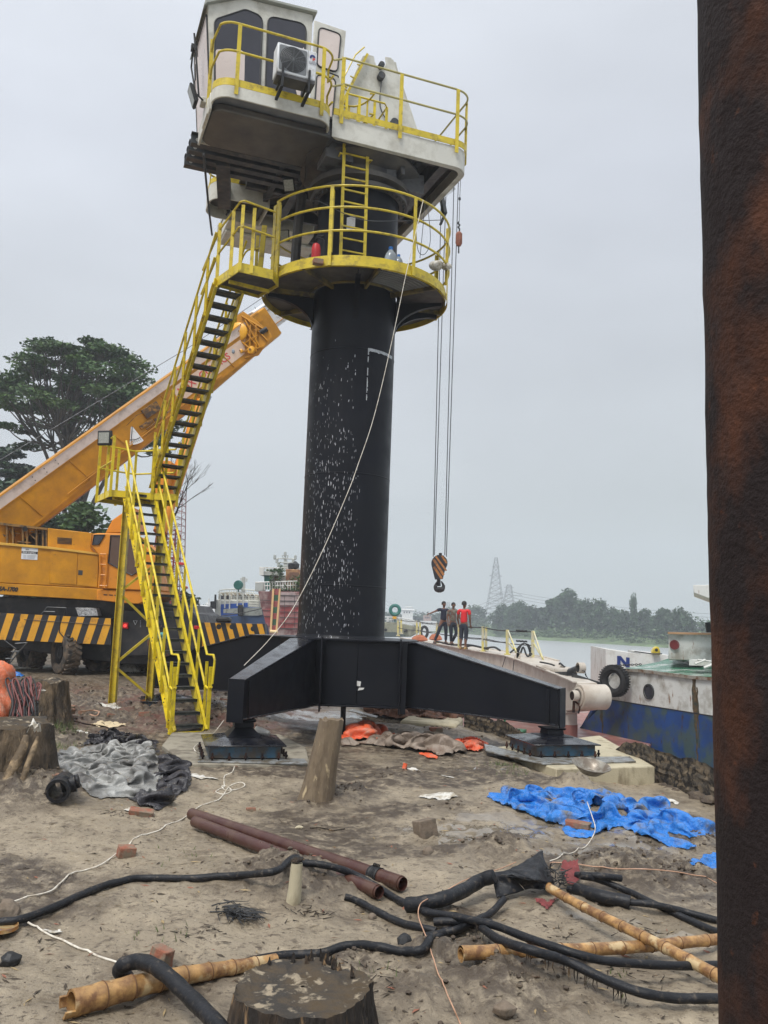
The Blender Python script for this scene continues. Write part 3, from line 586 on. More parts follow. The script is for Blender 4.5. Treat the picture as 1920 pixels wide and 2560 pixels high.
# ---- foundation frame: four tapered box arms
def arm(inner, tip, foot, wi, wt, zt0, zt1, zb0, zb1, knee=.18):
    inner = Vector(inner); tip = Vector(tip); d = (tip - inner); d.z = 0; L = d.length; d.normalize(); n = Vector((-d.y, d.x, 0)); m = MB()
    k = inner + d * (L * knee)
    prof = [(inner, zt0, zb0, wi), (k, zt0, zb0, wi), (tip, zt1, zb1, wt)]
    # webs (two plates set in from the flange edge)
    for s in (-1, 1):
        poly = [];
        for c, zt, zb, w in prof: poly.append(Vector((c.x, c.y, zb)) + n * (s * (w / 2 - .03)))
        for c, zt, zb, w in reversed(prof): poly.append(Vector((c.x, c.y, zt)) + n * (s * (w / 2 - .03)))
        m.prism(poly, n * (-s * .02))
    web = m.build('web', B, crane)
    m = MB()
    for zi in (0, 1):
        rings = []
        for c, zt, zb, w in prof:
            z = zt if zi == 0 else zb - .025; o = Vector((c.x, c.y, z)); rings.append([o - n * (w / 2), o + n * (w / 2), o + n * (w / 2) + Vector((0, 0, .025)), o - n * (w / 2) + Vector((0, 0, .025))])
        m.loft(rings)
    m.build('flange', M_['wetblack'], crane, bevel=.004)
    # end plate and the two slots of the head
    m = MB(); e = tip + d * .012; m.prism([Vector((e.x, e.y, zb1 - .06)) - n * (wt / 2), Vector((e.x, e.y, zb1 - .06)) + n * (wt / 2), Vector((e.x, e.y, zt1 + .028)) + n * (wt / 2), Vector((e.x, e.y, zt1 + .028)) - n * (wt / 2)], d * .02)
    for s in (-1, 1):
        c = tip - d * .16 + n * (s * (wt / 2 + .004)); m.bar(Vector((c.x, c.y, zb1)), Vector((c.x, c.y, zt1)), .02, .05, up=d)
    m.build('end_plate', B, crane, bevel=.004)
    # foot: neck, pyramid with sharp rim, blue skirt, anchor bolts
    f = Vector(foot); a = math.radians(14.5); q1 = Vector((math.cos(a), math.sin(a), 0)); q2 = Vector((-math.sin(a), math.cos(a), 0)); h = .54
    def sq(r, z): return [Vector((f.x, f.y, z)) + q1 * (i * r) + q2 * (j * r) for i, j in ((-1, -1), (1, -1), (1, 1), (-1, 1))]
    m = MB(); zt = zb1 - .03; m.loft([sq(.17, zt - .02), sq(.15, zt - .05)]); m.loft([sq(.13, zt - .05), sq(.14, zt - .12)]); m.loft([sq(.12, zt - .12), sq(.23, .335), sq(.25, .33)]); ft = m.build('foot', B, crane, bevel=.006)
    m = MB(); m.loft([sq(.25, .328), sq(h, .262)]); m.loft([sq(h + .005, .262), sq(h + .005, .244)]); m.build('cone_plate', M_['wetblack'], ft, bevel=.003)
    m = MB(); m.loft([sq(h - .06, .244), sq(h - .06, .09)]); m.build('skirt', M_['blue_edge'], ft)
    m = MB()
    for i in range(5):
        for s in (-1, 1):
            for A, Bq in ((q1, q2), (q2, q1)):
                c = Vector((f.x, f.y, .07)) + A * ((i - 2) * .22) + Bq * (s * (h + .02)); m.tube([c, c + Vector((0, 0, .10))], .014, 6); m.tube([c + Vector((0, 0, .03)), c + Vector((0, 0, .055))], .026, 6)
    tag(m.build('anchor_bolts', M_['rust'], ft), None, None)
FLf, FRf, BLf = (-1.87, 12.38, 0), (2.72, 13.62, 0), (-4.22, 17.75, 0)
arm((-1.22, 14.75, 0), (-1.93, 12.02, 0), FLf, .42, .24, 1.62, 1.10, .56, .60, .10)
arm((.18, 15.1, 0), (2.86, 13.64, 0), FRf, .44, .30, 1.62, 1.02, .58, .50, .20)
arm((-1.5, 16.1, 0), (-4.5, 17.85, 0), BLf, .44, .30, 1.62, 1.02, .58, .52, .28)
arm((-.2, 16.6, 0), (.6, 19.5, 0), (.55, 19.2, 0), .44, .30, 1.62, 1.02, .58, .52, .20)
m = MB(); hub = [(-1.46, 14.9), (-.93, 14.58), (.35, 14.58), (.62, 15.0), (.62, 16.2), (.15, 16.85), (-.95, 16.85), (-1.75, 16.2), (-1.75, 15.4)]
m.prism([(x, y, .58) for x, y in hub], (0, 0, 1.05)); m.build('hub', B, crane, bevel=.006)
m = MB(); g_ = lambda k: [((x + .6) * k - .6, (y - 15.7) * k + 15.7) for x, y in hub]
m.prism([(x, y, 1.632) for x, y in g_(1.05)], (0, 0, .028)); m.prism([(x, y, .55) for x, y in g_(1.05)], (0, 0, .028)); m.build('hub_flange', B, crane, bevel=.004)
m = MB()
for x, y in ((-.95, 14.56), (.36, 14.56)): m.bx(x - .012, x + .012, y - .16, y - .001, .47, 1.69)
m.bx(.38, .47, 14.46, 14.57, .47, 1.66); m.bx(-.36, -.35, 14.555, 14.578, .6, 1.62); m.build('stiffener', B, crane, bevel=.004)
m = MB(); m.quad((-.36, 14.574, .9), (-.29, 14.574, .89), (-.28, 14.574, .97), (-.35, 14.574, .98)); m.quad((-.33, 14.574, .82), (-.24, 14.574, .84), (-.22, 14.574, .87), (-.31, 14.574, .87)); m.build('paint_chip', M_['white'], crane)
m = MB(); m.tube([(-.57, 14.95, 0), (-.57, 14.95, .58)], .045, 8); m.build('prop', B, crane)
# ---- column
def column_mat():
    """black paint with the thin pale run marks that cover its lower left face"""
    m = M_['black'].copy(); m.name = 'column_paint'; t = m.node_tree; b = t.nodes['Principled BSDF']; n_ = t.nodes.new; l_ = t.links.new
    old = b.inputs['Base Color'].links[0].from_socket; co = n_('ShaderNodeTexCoord').outputs['Object']; sp = n_('ShaderNodeSeparateXYZ'); l_(co, sp.inputs[0])
    def mth(op, a, c=None, cl=False):
        x = n_('ShaderNodeMath'); x.operation = op; x.use_clamp = cl
        for i, q in enumerate((a, c)):
            if q is None: continue
            if isinstance(q, (int, float)): x.inputs[i].default_value = q
            else: l_(q, x.inputs[i])
        return x.outputs[0]
    at = mth('ARCTAN2', sp.outputs['X'], mth('MULTIPLY', sp.outputs['Y'], -1.0))      # 0 = facing -Y
    cb = n_('ShaderNodeCombineXYZ'); l_(mth('MULTIPLY', at, 40.0), cb.inputs[0]); l_(mth('MULTIPLY', sp.outputs['Z'], 8.5), cb.inputs[1])
    nw = n_('ShaderNodeTexNoise'); nw.inputs['Scale'].default_value = .5; l_(cb.outputs[0], nw.inputs['Vector'])
    ad = n_('ShaderNodeVectorMath'); ad.operation = 'MULTIPLY_ADD'; l_(nw.outputs['Color'], ad.inputs[0]); ad.inputs[1].default_value = (1.6, 1.6, 0); l_(cb.outputs[0], ad.inputs[2])
    vo = n_('ShaderNodeTexVoronoi'); vo.inputs['Scale'].default_value = 1.0; vo.inputs['Randomness'].default_value = 1.0; l_(ad.outputs[0], vo.inputs['Vector'])
    # mask: around -0.35 rad, spreading to the bottom
    z = sp.outputs['Z']; wdt = mth('ADD', .62, mth('MULTIPLY', mth('SUBTRACT', 6.6, z), .07)); dv = mth('DIVIDE', mth('ABSOLUTE', mth('ADD', at, .42)), wdt)
    ma = mth('SUBTRACT', 1.05, mth('POWER', dv, 2.2), True)
    up = n_('ShaderNodeMapRange'); l_(z, up.inputs[0]); up.inputs[1].default_value = 7.0; up.inputs[2].default_value = 4.6
    dn = n_('ShaderNodeMapRange'); l_(z, dn.inputs[0]); dn.inputs[1].default_value = 1.4; dn.inputs[2].default_value = 2.2; dn.inputs[3].default_value = .5
    ma = mth('MULTIPLY', mth('MULTIPLY', ma, up.outputs[0]), dn.outputs[0])
    cl = n_('ShaderNodeTexNoise'); cl.inputs['Scale'].default_value = 2.2; cl.inputs['Detail'].default_value = 3; l_(co, cl.inputs['Vector'])
    ma = mth('MULTIPLY', ma, mth('ADD', .55, mth('MULTIPLY', cl.outputs[0], 1.1)))
    rnd = n_('ShaderNodeSeparateColor'); l_(vo.outputs['Color'], rnd.inputs[0])
    on = mth('LESS_THAN', rnd.outputs['Red'], ma)
    dot = mth('LESS_THAN', vo.outputs['Distance'], mth('ADD', .14, mth('MULTIPLY', rnd.outputs['Green'], .16)))
    f = mth('MULTIPLY', mth('MULTIPLY', on, dot), mth('ADD', .25, mth('MULTIPLY', rnd.outputs['Blue'], .7)))
    x = n_('ShaderNodeMix'); x.data_type = 'RGBA'; l_(f, x.inputs[0]); l_(old, x.inputs[6]); x.inputs[7].default_value = (.48, .49, .53, 1); l_(x.outputs[2], b.inputs['Base Color'])
    return m
r0 = .785
prof = [(r0, 1.66), (r0, 2.0)]
zs = [P(883, 869, 14.915).z, P(857, 1463, 14.915).z, 4.55]
pr_ = [(r0 + .03, 1.66), (r0 + .004, 1.70), (r0, 1.72)]
for z in sorted(zs): pr_ += [(r0, z - .012), (r0 + .006, z - .006), (r0 + .006, z + .006), (r0, z + .012)]
pr_ += [(r0, 7.9), (r0 * .985, 8.3), (r0 * .97, 10.0)]
m = MB(); m.lathe(pr_, (CX, CY, 0), 96); col_ob = m.build('column', column_mat(), crane, smooth=22)
# ground-back weld prep mark (pale right angle of bare primer)
m = MB(); zt = P(883, 869, 14.915).z
def colpt(a, z, r=r0 + .008): return Vector((CX + math.sin(a) * r, CY - math.cos(a) * r, z))
rr = random.Random(2)
for k in range(16):
    a0 = .40 + k * .052; a1 = a0 + .053; m.quad(colpt(a0, zt - .022 - rr.random() * .02), colpt(a1, zt - .022 - rr.random() * .02), colpt(a1, zt + .022), colpt(a0, zt + .02 + rr.random() * .006))
for k in range(26):
    z = zt - .03 - k * .035; w = .018 + rr.random() * .01
    if rr.random() < .8: m.quad(colpt(.40, z - .036), colpt(.40 + w, z - .036), colpt(.40 + w * rr.uniform(.6, 1.2), z), colpt(.40, z))
m.build('primer_mark', mat('bare_primer', (.40, .42, .44), .7, var=.3, vs=20), crane, smooth=0)
# ---- ring platform
plat = crane; RP = 1.745; z0 = 7.94
Y = M_['yellow']
m = MB(); m.lathe([(RP, z0), (RP + .012, z0), (RP + .012, z0 + .085), (RP, z0 + .085)], (CX, CY, 0), 72); m.lathe([(RP - .03, z0 + .0), (RP - .03, z0 + .10), (RP - .045, z0 + .10), (RP - .045, z0)], (CX, CY, 0), 72)
rim = m.build('platform_rim', Y, crane)
m = MB(); m.lathe([(RP - .035, z0 + .10), (RP - .022, z0 + .10), (RP - .022, z0 + .20), (RP - .035, z0 + .20), (RP - .035, z0 + .10)], (CX, CY, 0), 72); m.build('toe_board', Y, crane)
m = MB(); m.lathe([(r0 + .01, z0 + .085), (RP - .03, z0 + .085)], (CX, CY, 0), 72); m.lathe([(RP - .03, z0 + .098), (r0 + .01, z0 + .098)], (CX, CY, 0), 72)
m.build('deck_plate', M_['under'], crane)
m = MB()
for k in range(8):
    a = k * math.pi / 4 + .28; d = Vector((math.cos(a), math.sin(a), 0)); m.bar(Vector((CX, CY, z0 + .035)) + d * (r0 - .02), Vector((CX, CY, z0 + .035)) + d * (RP - .01), .05, .09)
m.lathe([(r0 + .10, z0 + .04), (r0 + .11, z0 + .04), (r0 + .11, z0 + .084), (r0 + .10, z0 + .084)], (CX, CY, 0), 60)
m.build('platform_beam', mat('grimy_yellow', (.24, .18, .04), .55, var=.3, vs=3, dirt=(.06, .05, .03), amt=.5, ds=3), crane, bevel=.003)
def gusset(a, L=.86, h=.62):
    d = Vector((math.cos(a), math.sin(a), 0)); n = Vector((-d.y, d.x, 0)); c = Vector((CX, CY, z0 - .01)); poly = [c + d * (r0 - .02), c + d * (r0 + L), c + d * (r0 + L) - Vector((0, 0, .08))]
    for k in range(1, 9):
        t = k / 9; poly.append(c + d * (r0 + L * (1 - math.sin(t * math.pi / 2)) ) - Vector((0, 0, .08 + (h - .08) * (1 - math.cos(t * math.pi / 2)))))
    poly.append(c + d * (r0 - .02) - Vector((0, 0, h))); m = MB(); m.prism([q - n * .012 for q in poly], n * .024)
    w = .09; rows = []
    for q in poly[2:]: rows.append((q - n * w / 2, q + n * w / 2))
    for (a1, b1), (a2, b2) in zip(rows[:-1], rows[1:]): m.quad(a1, b1, b2, a2)
    m.build('gusset', B, crane)
for a in (-1.5, -1.5 + math.pi / 2 + .2, math.pi + .25, -.12, math.pi / 2 + .6): gusset(a)
# grating patch at the front right of the ring
m = MB()
for k in range(26):
    a = -1.28 + k * .032
    m.bar(Vector((CX + math.cos(a) * .98, CY + math.sin(a) * .98, z0 + .07)), Vector((CX + math.cos(a) * 1.62, CY + math.sin(a) * 1.62, z0 + .07)), .010, .02)
for r in (1.0, 1.08, 1.16, 1.24, 1.32, 1.40, 1.48, 1.56): m.tube([(CX + math.cos(-1.28 + j * .08) * r, CY + math.sin(-1.28 + j * .08) * r, z0 + .062) for j in range(11)], .005, 4)
m.build('grating', mat('galvanised_grating', (.30, .31, .30), .4, .4, var=.2), crane)
# guard rail of the ring
m0 = None
def ringpt(a, z, r=RP + .02): return Vector((CX + math.cos(a) * r, CY + math.sin(a) * r, z))
A0, A1 = math.radians(-143), math.radians(165)
for zz, nm in ((9.37, 'handrail'), (8.98, 'midrail'), (8.56, 'midrail')):
    m = MB(); m.tube([ringpt(A0 + (A1 - A0) * k / 60, zz) for k in range(61)], .021, 8); m.build(nm, Y, crane)
for a in (-2.47, -1.79, -.93, -.26, .45, 1.2, 1.95, 2.7):
    m = MB(); c = ringpt(a, 0, RP + .03); d = Vector((math.cos(a), math.sin(a), 0)); n = Vector((-d.y, d.x, 0)); m.bar(c + Vector((0, 0, z0 - .0)), c + Vector((0, 0, 9.37)), .065, .012, up=d)
    m.bar(c + Vector((0, 0, z0 + .25)) - d * .03 + n * .03, c + Vector((0, 0, 9.3)) - d * .03 + n * .03, .008, .05, up=d); m.build('rail_post', Y, crane)
# double post where the stair joins
m = MB()
for a, w in ((-2.50, .10), (-2.43, .09)): c = ringpt(a, 0, RP + .05); m.bar(c + Vector((0, 0, z0 - .06)), c + Vector((0, 0, 9.30)), w, .02, up=(math.cos(a), math.sin(a), 0))
m.build('gate_post', Y, crane)
# ---- ladder from ring to upper deck
z1 = 10.72; tl = S(-.64, -.95, z1); trr = S(-.19, -.95, z1); bl = S(-.63, -1.0, 8.05); br = S(-.18, -1.0, 8.05)
for p_, q_ in ((bl, tl), (br, trr)):
    m = MB(); m.bar(p_, q_, .055, .02, up=E2); m.build('ladder_stile', Y, crane)
for k in range(12):
    z = 8.25 + k * .23; t = (z - 8.05) / (z1 - 8.05); a = bl.lerp(tl, t); b = br.lerp(trr, t); m = MB(); m.bar(a, b, .026, .026); m.build('ladder_rung', Y, crane)
m = MB()
for z in (10.3, 10.75, 11.2, 11.6):
    m.tube([S(-.64, -.95, z)] + [S(-.41 + .30 * math.cos(w), -.95 + (-.02) + .55 * math.sin(w), z) for w in [math.pi - k * math.pi / 10 for k in range(11)]] + [S(-.19, -.95, z)], .018, 6)
for w in (.5, 1.05, 1.57, 2.1, 2.6): m.bar(S(-.41 + .30 * math.cos(w), -.97 + .55 * math.sin(w), 10.3), S(-.41 + .30 * math.cos(w), -.97 + .55 * math.sin(w), 11.6), .035, .008, up=E2)
m.build('ladder_cage', Y, crane)
# ---- slew ring
m = MB(); m.lathe([(.78, 9.86), (.93, 9.86), (.93, 9.94), (.80, 9.96), (.80, 10.02), (.98, 10.03), (.98, 10.12), (.84, 10.14), (.84, 10.30), (1.15, 10.42), (1.15, 10.46)], (CX, CY, 0), 64, cap=False)
sl = m.build('slew_ring', M_['under'], crane)
m = MB()
for k in range(44): a = k / 44 * 6.283; c = Vector((CX + math.cos(a) * .87, CY + math.sin(a) * .87, 9.83)); m.tube([c, c + Vector((0, 0, .06))], .02, 6)
m.build('bolts', M_['steelgrey'], sl)
# ---- upper deck frame (open underneath)
C = M_['cream']; U = M_['under']
def rrect(u0, u1, v0, v1, r, corners, n=8):
    """outline anticlockwise, rounded where asked (sw, se, ne, nw)"""
    out = []
    for (cu, cv, a), rd in zip(((u0, v0, math.pi), (u1, v0, 1.5 * math.pi), (u1, v1, 0), (u0, v1, .5 * math.pi)), corners):
        if not rd: out.append((cu, cv)); continue
        ou = cu + (r if cu == u0 else -r); ov = cv + (r if cv == v0 else -r)
        for k in range(n + 1): w = a + k / n * math.pi / 2; out.append((ou + math.cos(w) * r, ov + math.sin(w) * r))
    return out
def band(outline, z0, z1, th, m, closed=True):
    """upright plate following an outline, with thickness inward"""
    n = len(outline); cu = sum(p[0] for p in outline) / n; cv = sum(p[1] for p in outline) / n; inn = []
    for i, (u, v) in enumerate(outline):
        a = Vector(outline[i - 1]); b = Vector(outline[(i + 1) % n]); t = (b - a).normalized(); inn.append((u - t.y * th, v + t.x * th))
    vs = [S(u, v, z) for z in (z0, z1) for u, v in outline] + [S(u, v, z) for z in (z0, z1) for u, v in inn]; fs = []
    for i in range(n if closed else n - 1):
        j = (i + 1) % n; fs += [(i, j, n + j, n + i), (2 * n + j, 2 * n + i, 3 * n + i, 3 * n + j), (i, 2 * n + i, 2 * n + j, j), (n + j, 3 * n + j, 3 * n + i, n + i)]
    m.add(vs, fs)
def slab(outline, z0, z1, m): m.prism([S(u, v, z0) for u, v in outline], (0, 0, z1 - z0))
ol = rrect(-.97, 1.75, -1.25, 3.95, .32, (0, 1, 1, 0)); ol[-1] = (-2.05, 3.95)
m = MB(); band(ol, 10.40, 10.80, .03, m, False); ol2 = rrect(-.94, 1.72, -1.22, 3.92, .30, (0, 1, 1, 0)); ol2[-1] = (-2.0, 3.92); band(ol2, 10.40, 10.425, .09, m, False); m.build('deck_fascia', C, crane, bevel=.004)
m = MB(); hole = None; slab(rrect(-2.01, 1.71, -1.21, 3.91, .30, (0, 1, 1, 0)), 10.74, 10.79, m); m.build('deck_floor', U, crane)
m = MB()
for u, w, zb in ((1.28, .18, 10.42), (.86, .10, 10.5), (-.98, .16, 10.42), (-1.45, .10, 10.46)): m.bx(u - w / 2, u + w / 2, -1.15, 3.85, zb, 10.735)
for v, w in ((-.95, .08), (1.4, .12), (2.4, .10), (3.3, .10)): m.bx(-1.93, 1.66, v - w / 2, v + w / 2, 10.50, 10.73)
m.xf = None; m.v = [tuple(S(*q)) for q in m.v]; m.build('deck_beam', M_['steelgrey'], crane, bevel=.006)
# machinery slung beneath the deck
m = MB(S); m.bx(.62, 1.12, -.55, .5, 10.12, 10.50); m.bx(-.95, -.42, -.85, -.3, 10.25, 10.6); m.bx(-.1, .45, -.8, -.45, 10.15, 10.55); m.bx(.5, .58, -.9, .1, 10.22, 10.5); m.bx(.2, .9, 1.2, 1.9, 10.05, 10.5); m.build('slew_drive', mat('machine_grey', (.14, .145, .155), .5, var=.3, vs=3, dirt=(.04, .04, .04), amt=.4, ds=3), crane, bevel=.01)
m = MB(S)
for k in range(5): m.tube([(.55 + k * .05, -.9, 10.62 - k * .02), (.62 + k * .04, -.4, 10.5 - k * .03), (.3 + k * .05, .1, 10.34)], .02, 6)
m.tube(catmull([(-.9, -1.1, 10.45), (-1.2, -.5, 10.38), (-1.0, .6, 10.33), (-1.5, 1.6, 10.42)], 5), .016, 5); m.build('hydraulic_pipes', M_['steelgrey'], crane)
# hanging grey chute under the right edge
m = MB(); a = P(1102, 482, 16.6); b = P(1112, 536, 16.4); m.bar(a, b, .10, .07, up=E1); m.bar(b, P(1101, 562, 16.4), .06, .04, up=E1); m.build('cable_guard', M_['steelgrey'], crane)
# ---- left wing: deep box under the cab plus parallel beams behind it
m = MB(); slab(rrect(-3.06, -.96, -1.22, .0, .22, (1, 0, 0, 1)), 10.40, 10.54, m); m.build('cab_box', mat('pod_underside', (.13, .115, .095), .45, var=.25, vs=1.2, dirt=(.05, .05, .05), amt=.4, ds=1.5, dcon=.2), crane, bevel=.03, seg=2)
m = MB(S); m.bx(-3.11, -3.07, -1.25, -.02, 10.36, 10.66); m.bx(-3.07, -1.2, -.02, .02, 10.42, 10.70); m.build('pod_edge', C, crane, bevel=.01)
m = MB(S)
for v in (.10, .38, .64, .92):
    for dz in (0, .20): m.bx(-3.22, -.95, v - .075, v + .075, 10.42 + dz, 10.435 + dz)
    m.bx(-3.22, -.95, v - .008, v + .008, 10.435, 10.62)
m.build('jib_beam', M_['steelgrey'], crane)
m = MB(S)
for v in (.10, .38, .64, .92): m.tube([(-3.10, v - .012, 10.53), (-3.10, v + .012, 10.53)], .035, 10)
m.build('beam_eye', M_['white'], crane)
m = MB(S); m.bar((-2.55, .55, 10.5), (-2.2, 2.2, 10.45), .26, .22); m.tube([(-2.95, .3, 10.4), (-2.55, 2.0, 10.2), (-2.3, 3.0, 10.1)], .022, 6); m.build('rear_strut', M_['steelgrey'], crane)
# rear-left machinery house and its rounded balcony
m = MB(S); m.bx(-2.0, -.1, 2.75, 3.93, 10.405, 11.85); m.bx(-1.98, .05, 3.2, 3.94, 10.33, 10.398); m.build('machinery_house', C, crane, bevel=.02)
bo = rrect(-2.55, -1.35, 1.75, 2.7, .30, (1, 0, 0, 1)); m = MB(); band(bo, 10.36, 10.72, .03, m); m.build('rear_balcony', C, crane)
m = MB(); slab([(u * 1 + .0, v) for u, v in rrect(-2.52, -1.36, 1.78, 2.68, .28, (1, 0, 0, 1))], 10.60, 10.63, m); m.build('balcony_floor', U, crane)
m = MB(); band(bo, 10.73, 10.83, .012, m); m.build('balcony_toe_board', Y, crane)
m = MB()
for z in (11.25, 11.75): m.tube([S(u, v, z) for u, v in bo] , .02, 6)
for u, v in bo[::5]: m.bar(S(u, v, 10.75), S(u, v, 11.75), .05, .012)
m.build('balcony_rail', Y, crane)
# ---- cab walkway
wo = rrect(-3.09, -1.04, -1.57, -.62, .30, (1, 1, 0, 0)); m = MB(); band(wo, 10.46, 10.67, .03, m); m.build('walkway_fascia', C, crane, bevel=.004)
m = MB(); slab(rrect(-3.06, -1.07, -1.54, -.62, .28, (1, 1, 0, 0)), 10.56, 10.60, m); m.build('walkway_floor', mat('grey_underpaint', (.20, .21, .23), .5, var=.3, vs=2), crane)
toe = [p for p in wo]; m = MB(); band(toe[:18], 10.672, 10.80, .012, m, False); m.build('toe_board', Y, crane)
zr = 11.78
path = [(-3.09, -.75), (-3.09, -1.2)] + wo[:18]
for zz, nm in ((11.78, 'handrail'), (11.28, 'midrail')):
    m = MB(); m.tube([S(-3.10, -.9, zz - .30), S(-3.10, -1.15, zz - .10)] + [S(u, v - .01, zz) for u, v in wo[3:18]] + [S(-1.03, -1.05, zz - .02), S(-1.0, -.95, zz - .18), S(-.98, -1.22, zz - .22)], .020, 8); m.build(nm, Y, crane)
for u, v in ((-3.10, -1.0), (-2.74, -1.59), (-1.27, -1.59)):
    m = MB(); m.bar(S(u, v, 10.52), S(u, v, 11.78), .065, .012, up=E2); m.bar(S(u, v + .03, 10.8), S(u, v + .03, 11.7), .012, .05, up=E2); m.build('rail_post', Y, crane)
# ---- main deck toe board and rail
do = rrect(-.96, 1.77, -1.27, 3.97, .32, (0, 1, 1, 0)); m = MB(); band(do[:10] , 10.805, 10.93, .012, m, False); band([(1.77, -.9), (1.77, 3.9)], 10.805, 10.93, .012, m, False); m.build('toe_board', Y, crane)
for zz, nm in ((11.92, 'handrail'), (11.42, 'midrail')):
    m = MB(); pth = [S(-1.0, -1.28, zz - .1), S(-.86, -1.28, zz - .04)] + [S(-.8 + (2.2) * k / 8, -1.28, zz) for k in range(9)] + [S(u, v, zz) for u, v in do[2:10]] + [S(1.78, .3, zz), S(1.78, 1.6, zz), S(1.78, 3.8, zz)]; m.tube(pth, .019, 8); m.build(nm, mat('grey_yellow_rail', (.42, .37, .14), .45, var=.2) if nm == 'handrail' else bpy.data.materials['grey_yellow_rail'], crane)
for u, v in ((-.82, -1.29), (.30, -1.29), (1.44, -1.29), (1.79, -.95), (1.79, .6), (1.79, 2.2), (1.79, 3.7)):
    m = MB(); m.bar(S(u, v, 10.66), S(u, v, 11.92), .07, .012, up=E2 if v < -1 else E1); m.bar(S(u, v + .03, 10.9), S(u, v + .03, 11.85), .012, .05, up=E2); m.build('rail_post', Y, crane)
# inner ladder-well rails
m = MB()
for z in (11.25, 11.65): m.tube([S(-.55, -.7, z), S(.2, -.7, z), S(.28, -.6, z), S(.28, .1, z)], .018, 6)
for u, v in ((-.55, -.7), (-.3, -.7), (.0, -.7), (.28, -.6)): m.bar(S(u, v, 10.8), S(u, v, 11.65), .05, .02, up=E2)
m.build('well_rail', M_['yellow2'], crane)
# ---- A-frame
def aframe(v):
    n = 8; pts = [(-.78, 10.8), (.10, 13.30), (.19, 13.38), (.33, 13.37)]
    pts += [(.475 + .13 * math.cos(w), 13.33 + .17 * math.sin(w)) for w in [math.pi + k * math.pi / n for k in range(n + 1)]]
    pts += [(.62, 13.40), (.76, 13.42), (.80, 13.28), (1.80, 10.8)]
    m = MB(); m.prism([S(u, v, z) for u, z in pts], E2 * .04)
    e = [(1.80, 10.8), (.80, 13.28), (.76, 13.42), (.62, 13.40)]
    for a, b in zip(e[:-1], e[1:]): m.bar(S(a[0], v + .09, a[1]), S(b[0], v + .09, b[1]), .18, .02, up=E2)
    m.bar(S(-.78, v + .09, 10.8), S(.10, v + .09, 13.30), .02, .18, up=E2); m.bar(S(.10, v + .09, 13.30), S(.33, v + .09, 13.37), .02, .18, up=E2); m.build('a_frame_plate', C, crane, bevel=.004)
aframe(.42); aframe(1.5)
m = MB(); m.tube([S(.475, .30, 13.17), S(.475, 1.7, 13.17)], .06, 12); m.tube([S(.475, .28, 12.92), S(.475, .40, 12.92)], .075, 12); m.tube(catmull([S(.50, .38, 12.9), S(.50, .39, 12.3), S(.72, .38, 11.9), S(.66, .38, 11.5)], 5), .012, 5); m.tube([S(.80, .30, 12.0), S(.80, .40, 12.0)], .085, 12); m.build('sheave_pin', M_['steelgrey'], crane)
m = MB(); m.bar(S(-.66, .36, 11.3), S(.17, .36, 13.33), .05, .05); m.tube([S(-.75, .3, 11.5), S(-.62, .3, 11.9), S(-.40, .3, 12.45), S(-.1, .3, 13.2), S(.08, .3, 13.42)], .016, 6)
for k in range(6): t = k / 6; m.bar(S(-.72 + .8 * t, .3, 11.55 + 1.75 * t), S(-.58 + .75 * t, .36, 11.5 + 1.85 * t), .02, .02)
m.build('a_frame_ladder', Y, crane)
m = MB(S); m.lathe([(.05, 0), (.07, .05), (.04, .13), (.01, .16)], (1.15, -.4, 10.85), 10); m.build('beacon', M_['redlens'], crane)
m = MB(); m.prism([S(1.25, -.2, 10.82), S(1.5, -.2, 10.82), S(1.36, -.2, 11.06)], E2 * .2); m.build('orange_cover', M_['orangetarp'], crane)
# ---- operator cab
V0, V1 = -.60, .95
side = [(-2.98, 10.80), (-3.16, 12.64), (-3.18, 12.72), (-2.52, 13.05), (-1.24, 13.12), (-1.24, 10.80)]
side_in = side
m = MB()
def wall_with_windows(v, th, wins):
    """cab side as a frame: outline plate bridged round its window openings by using thin proud frames instead"""
m.prism([S(u, V0 + .03, z) for u, z in side], E2 * (V1 - V0 - .06)); cab = m.build('cab_body', C, crane, bevel=.015)
def roundpoly(pts, r, n=5):
    out = []; L = len(pts)
    for i in range(L):
        p = Vector(pts[i]); a = Vector(pts[i - 1]); b = Vector(pts[(i + 1) % L]); da = (a - p).normalized(); db = (b - p).normalized(); ang = da.angle(db); d = min(r / math.tan(ang / 2), (a - p).length * .45, (b - p).length * .45)
        p0 = p + da * d; p1 = p + db * d
        for k in range(n + 1): t = k / n; out.append(tuple((p0 * (1 - t) ** 2 + p * (2 * t * (1 - t)) + p1 * t * t)))
    return out
def window(pts, v, name='window', gl='glassdark', r=.16, parent=None, fn=None, nrm=None, th=.028):
    fn = fn or (lambda u, z, d: S(u, v - d, z)); pg = roundpoly([Vector(p) for p in pts], r)
    m = MB(); m.prism([fn(u, z, .0) for u, z in pg], fn(0, 0, .016) - fn(0, 0, .0)); w = m.build(name, M_[gl], parent or crane, smooth=0)
    m = MB(); m.tube([fn(u, z, .014) for u, z in pg], th * .55, 6, closed=True); m.build('gasket', M_['gasket'], w); return w
win1 = [(-2.94, 11.00), (-3.03, 12.46), (-2.50, 12.82), (-2.18, 12.78), (-2.15, 10.98)]
win2 = [(-2.05, 11.15), (-2.08, 12.82), (-1.36, 12.88), (-1.36, 11.15)]
window(win1, V0 + .028); window(win2, V0 + .028)
m = MB()   # cream blind behind the lower half of the first window, seat back
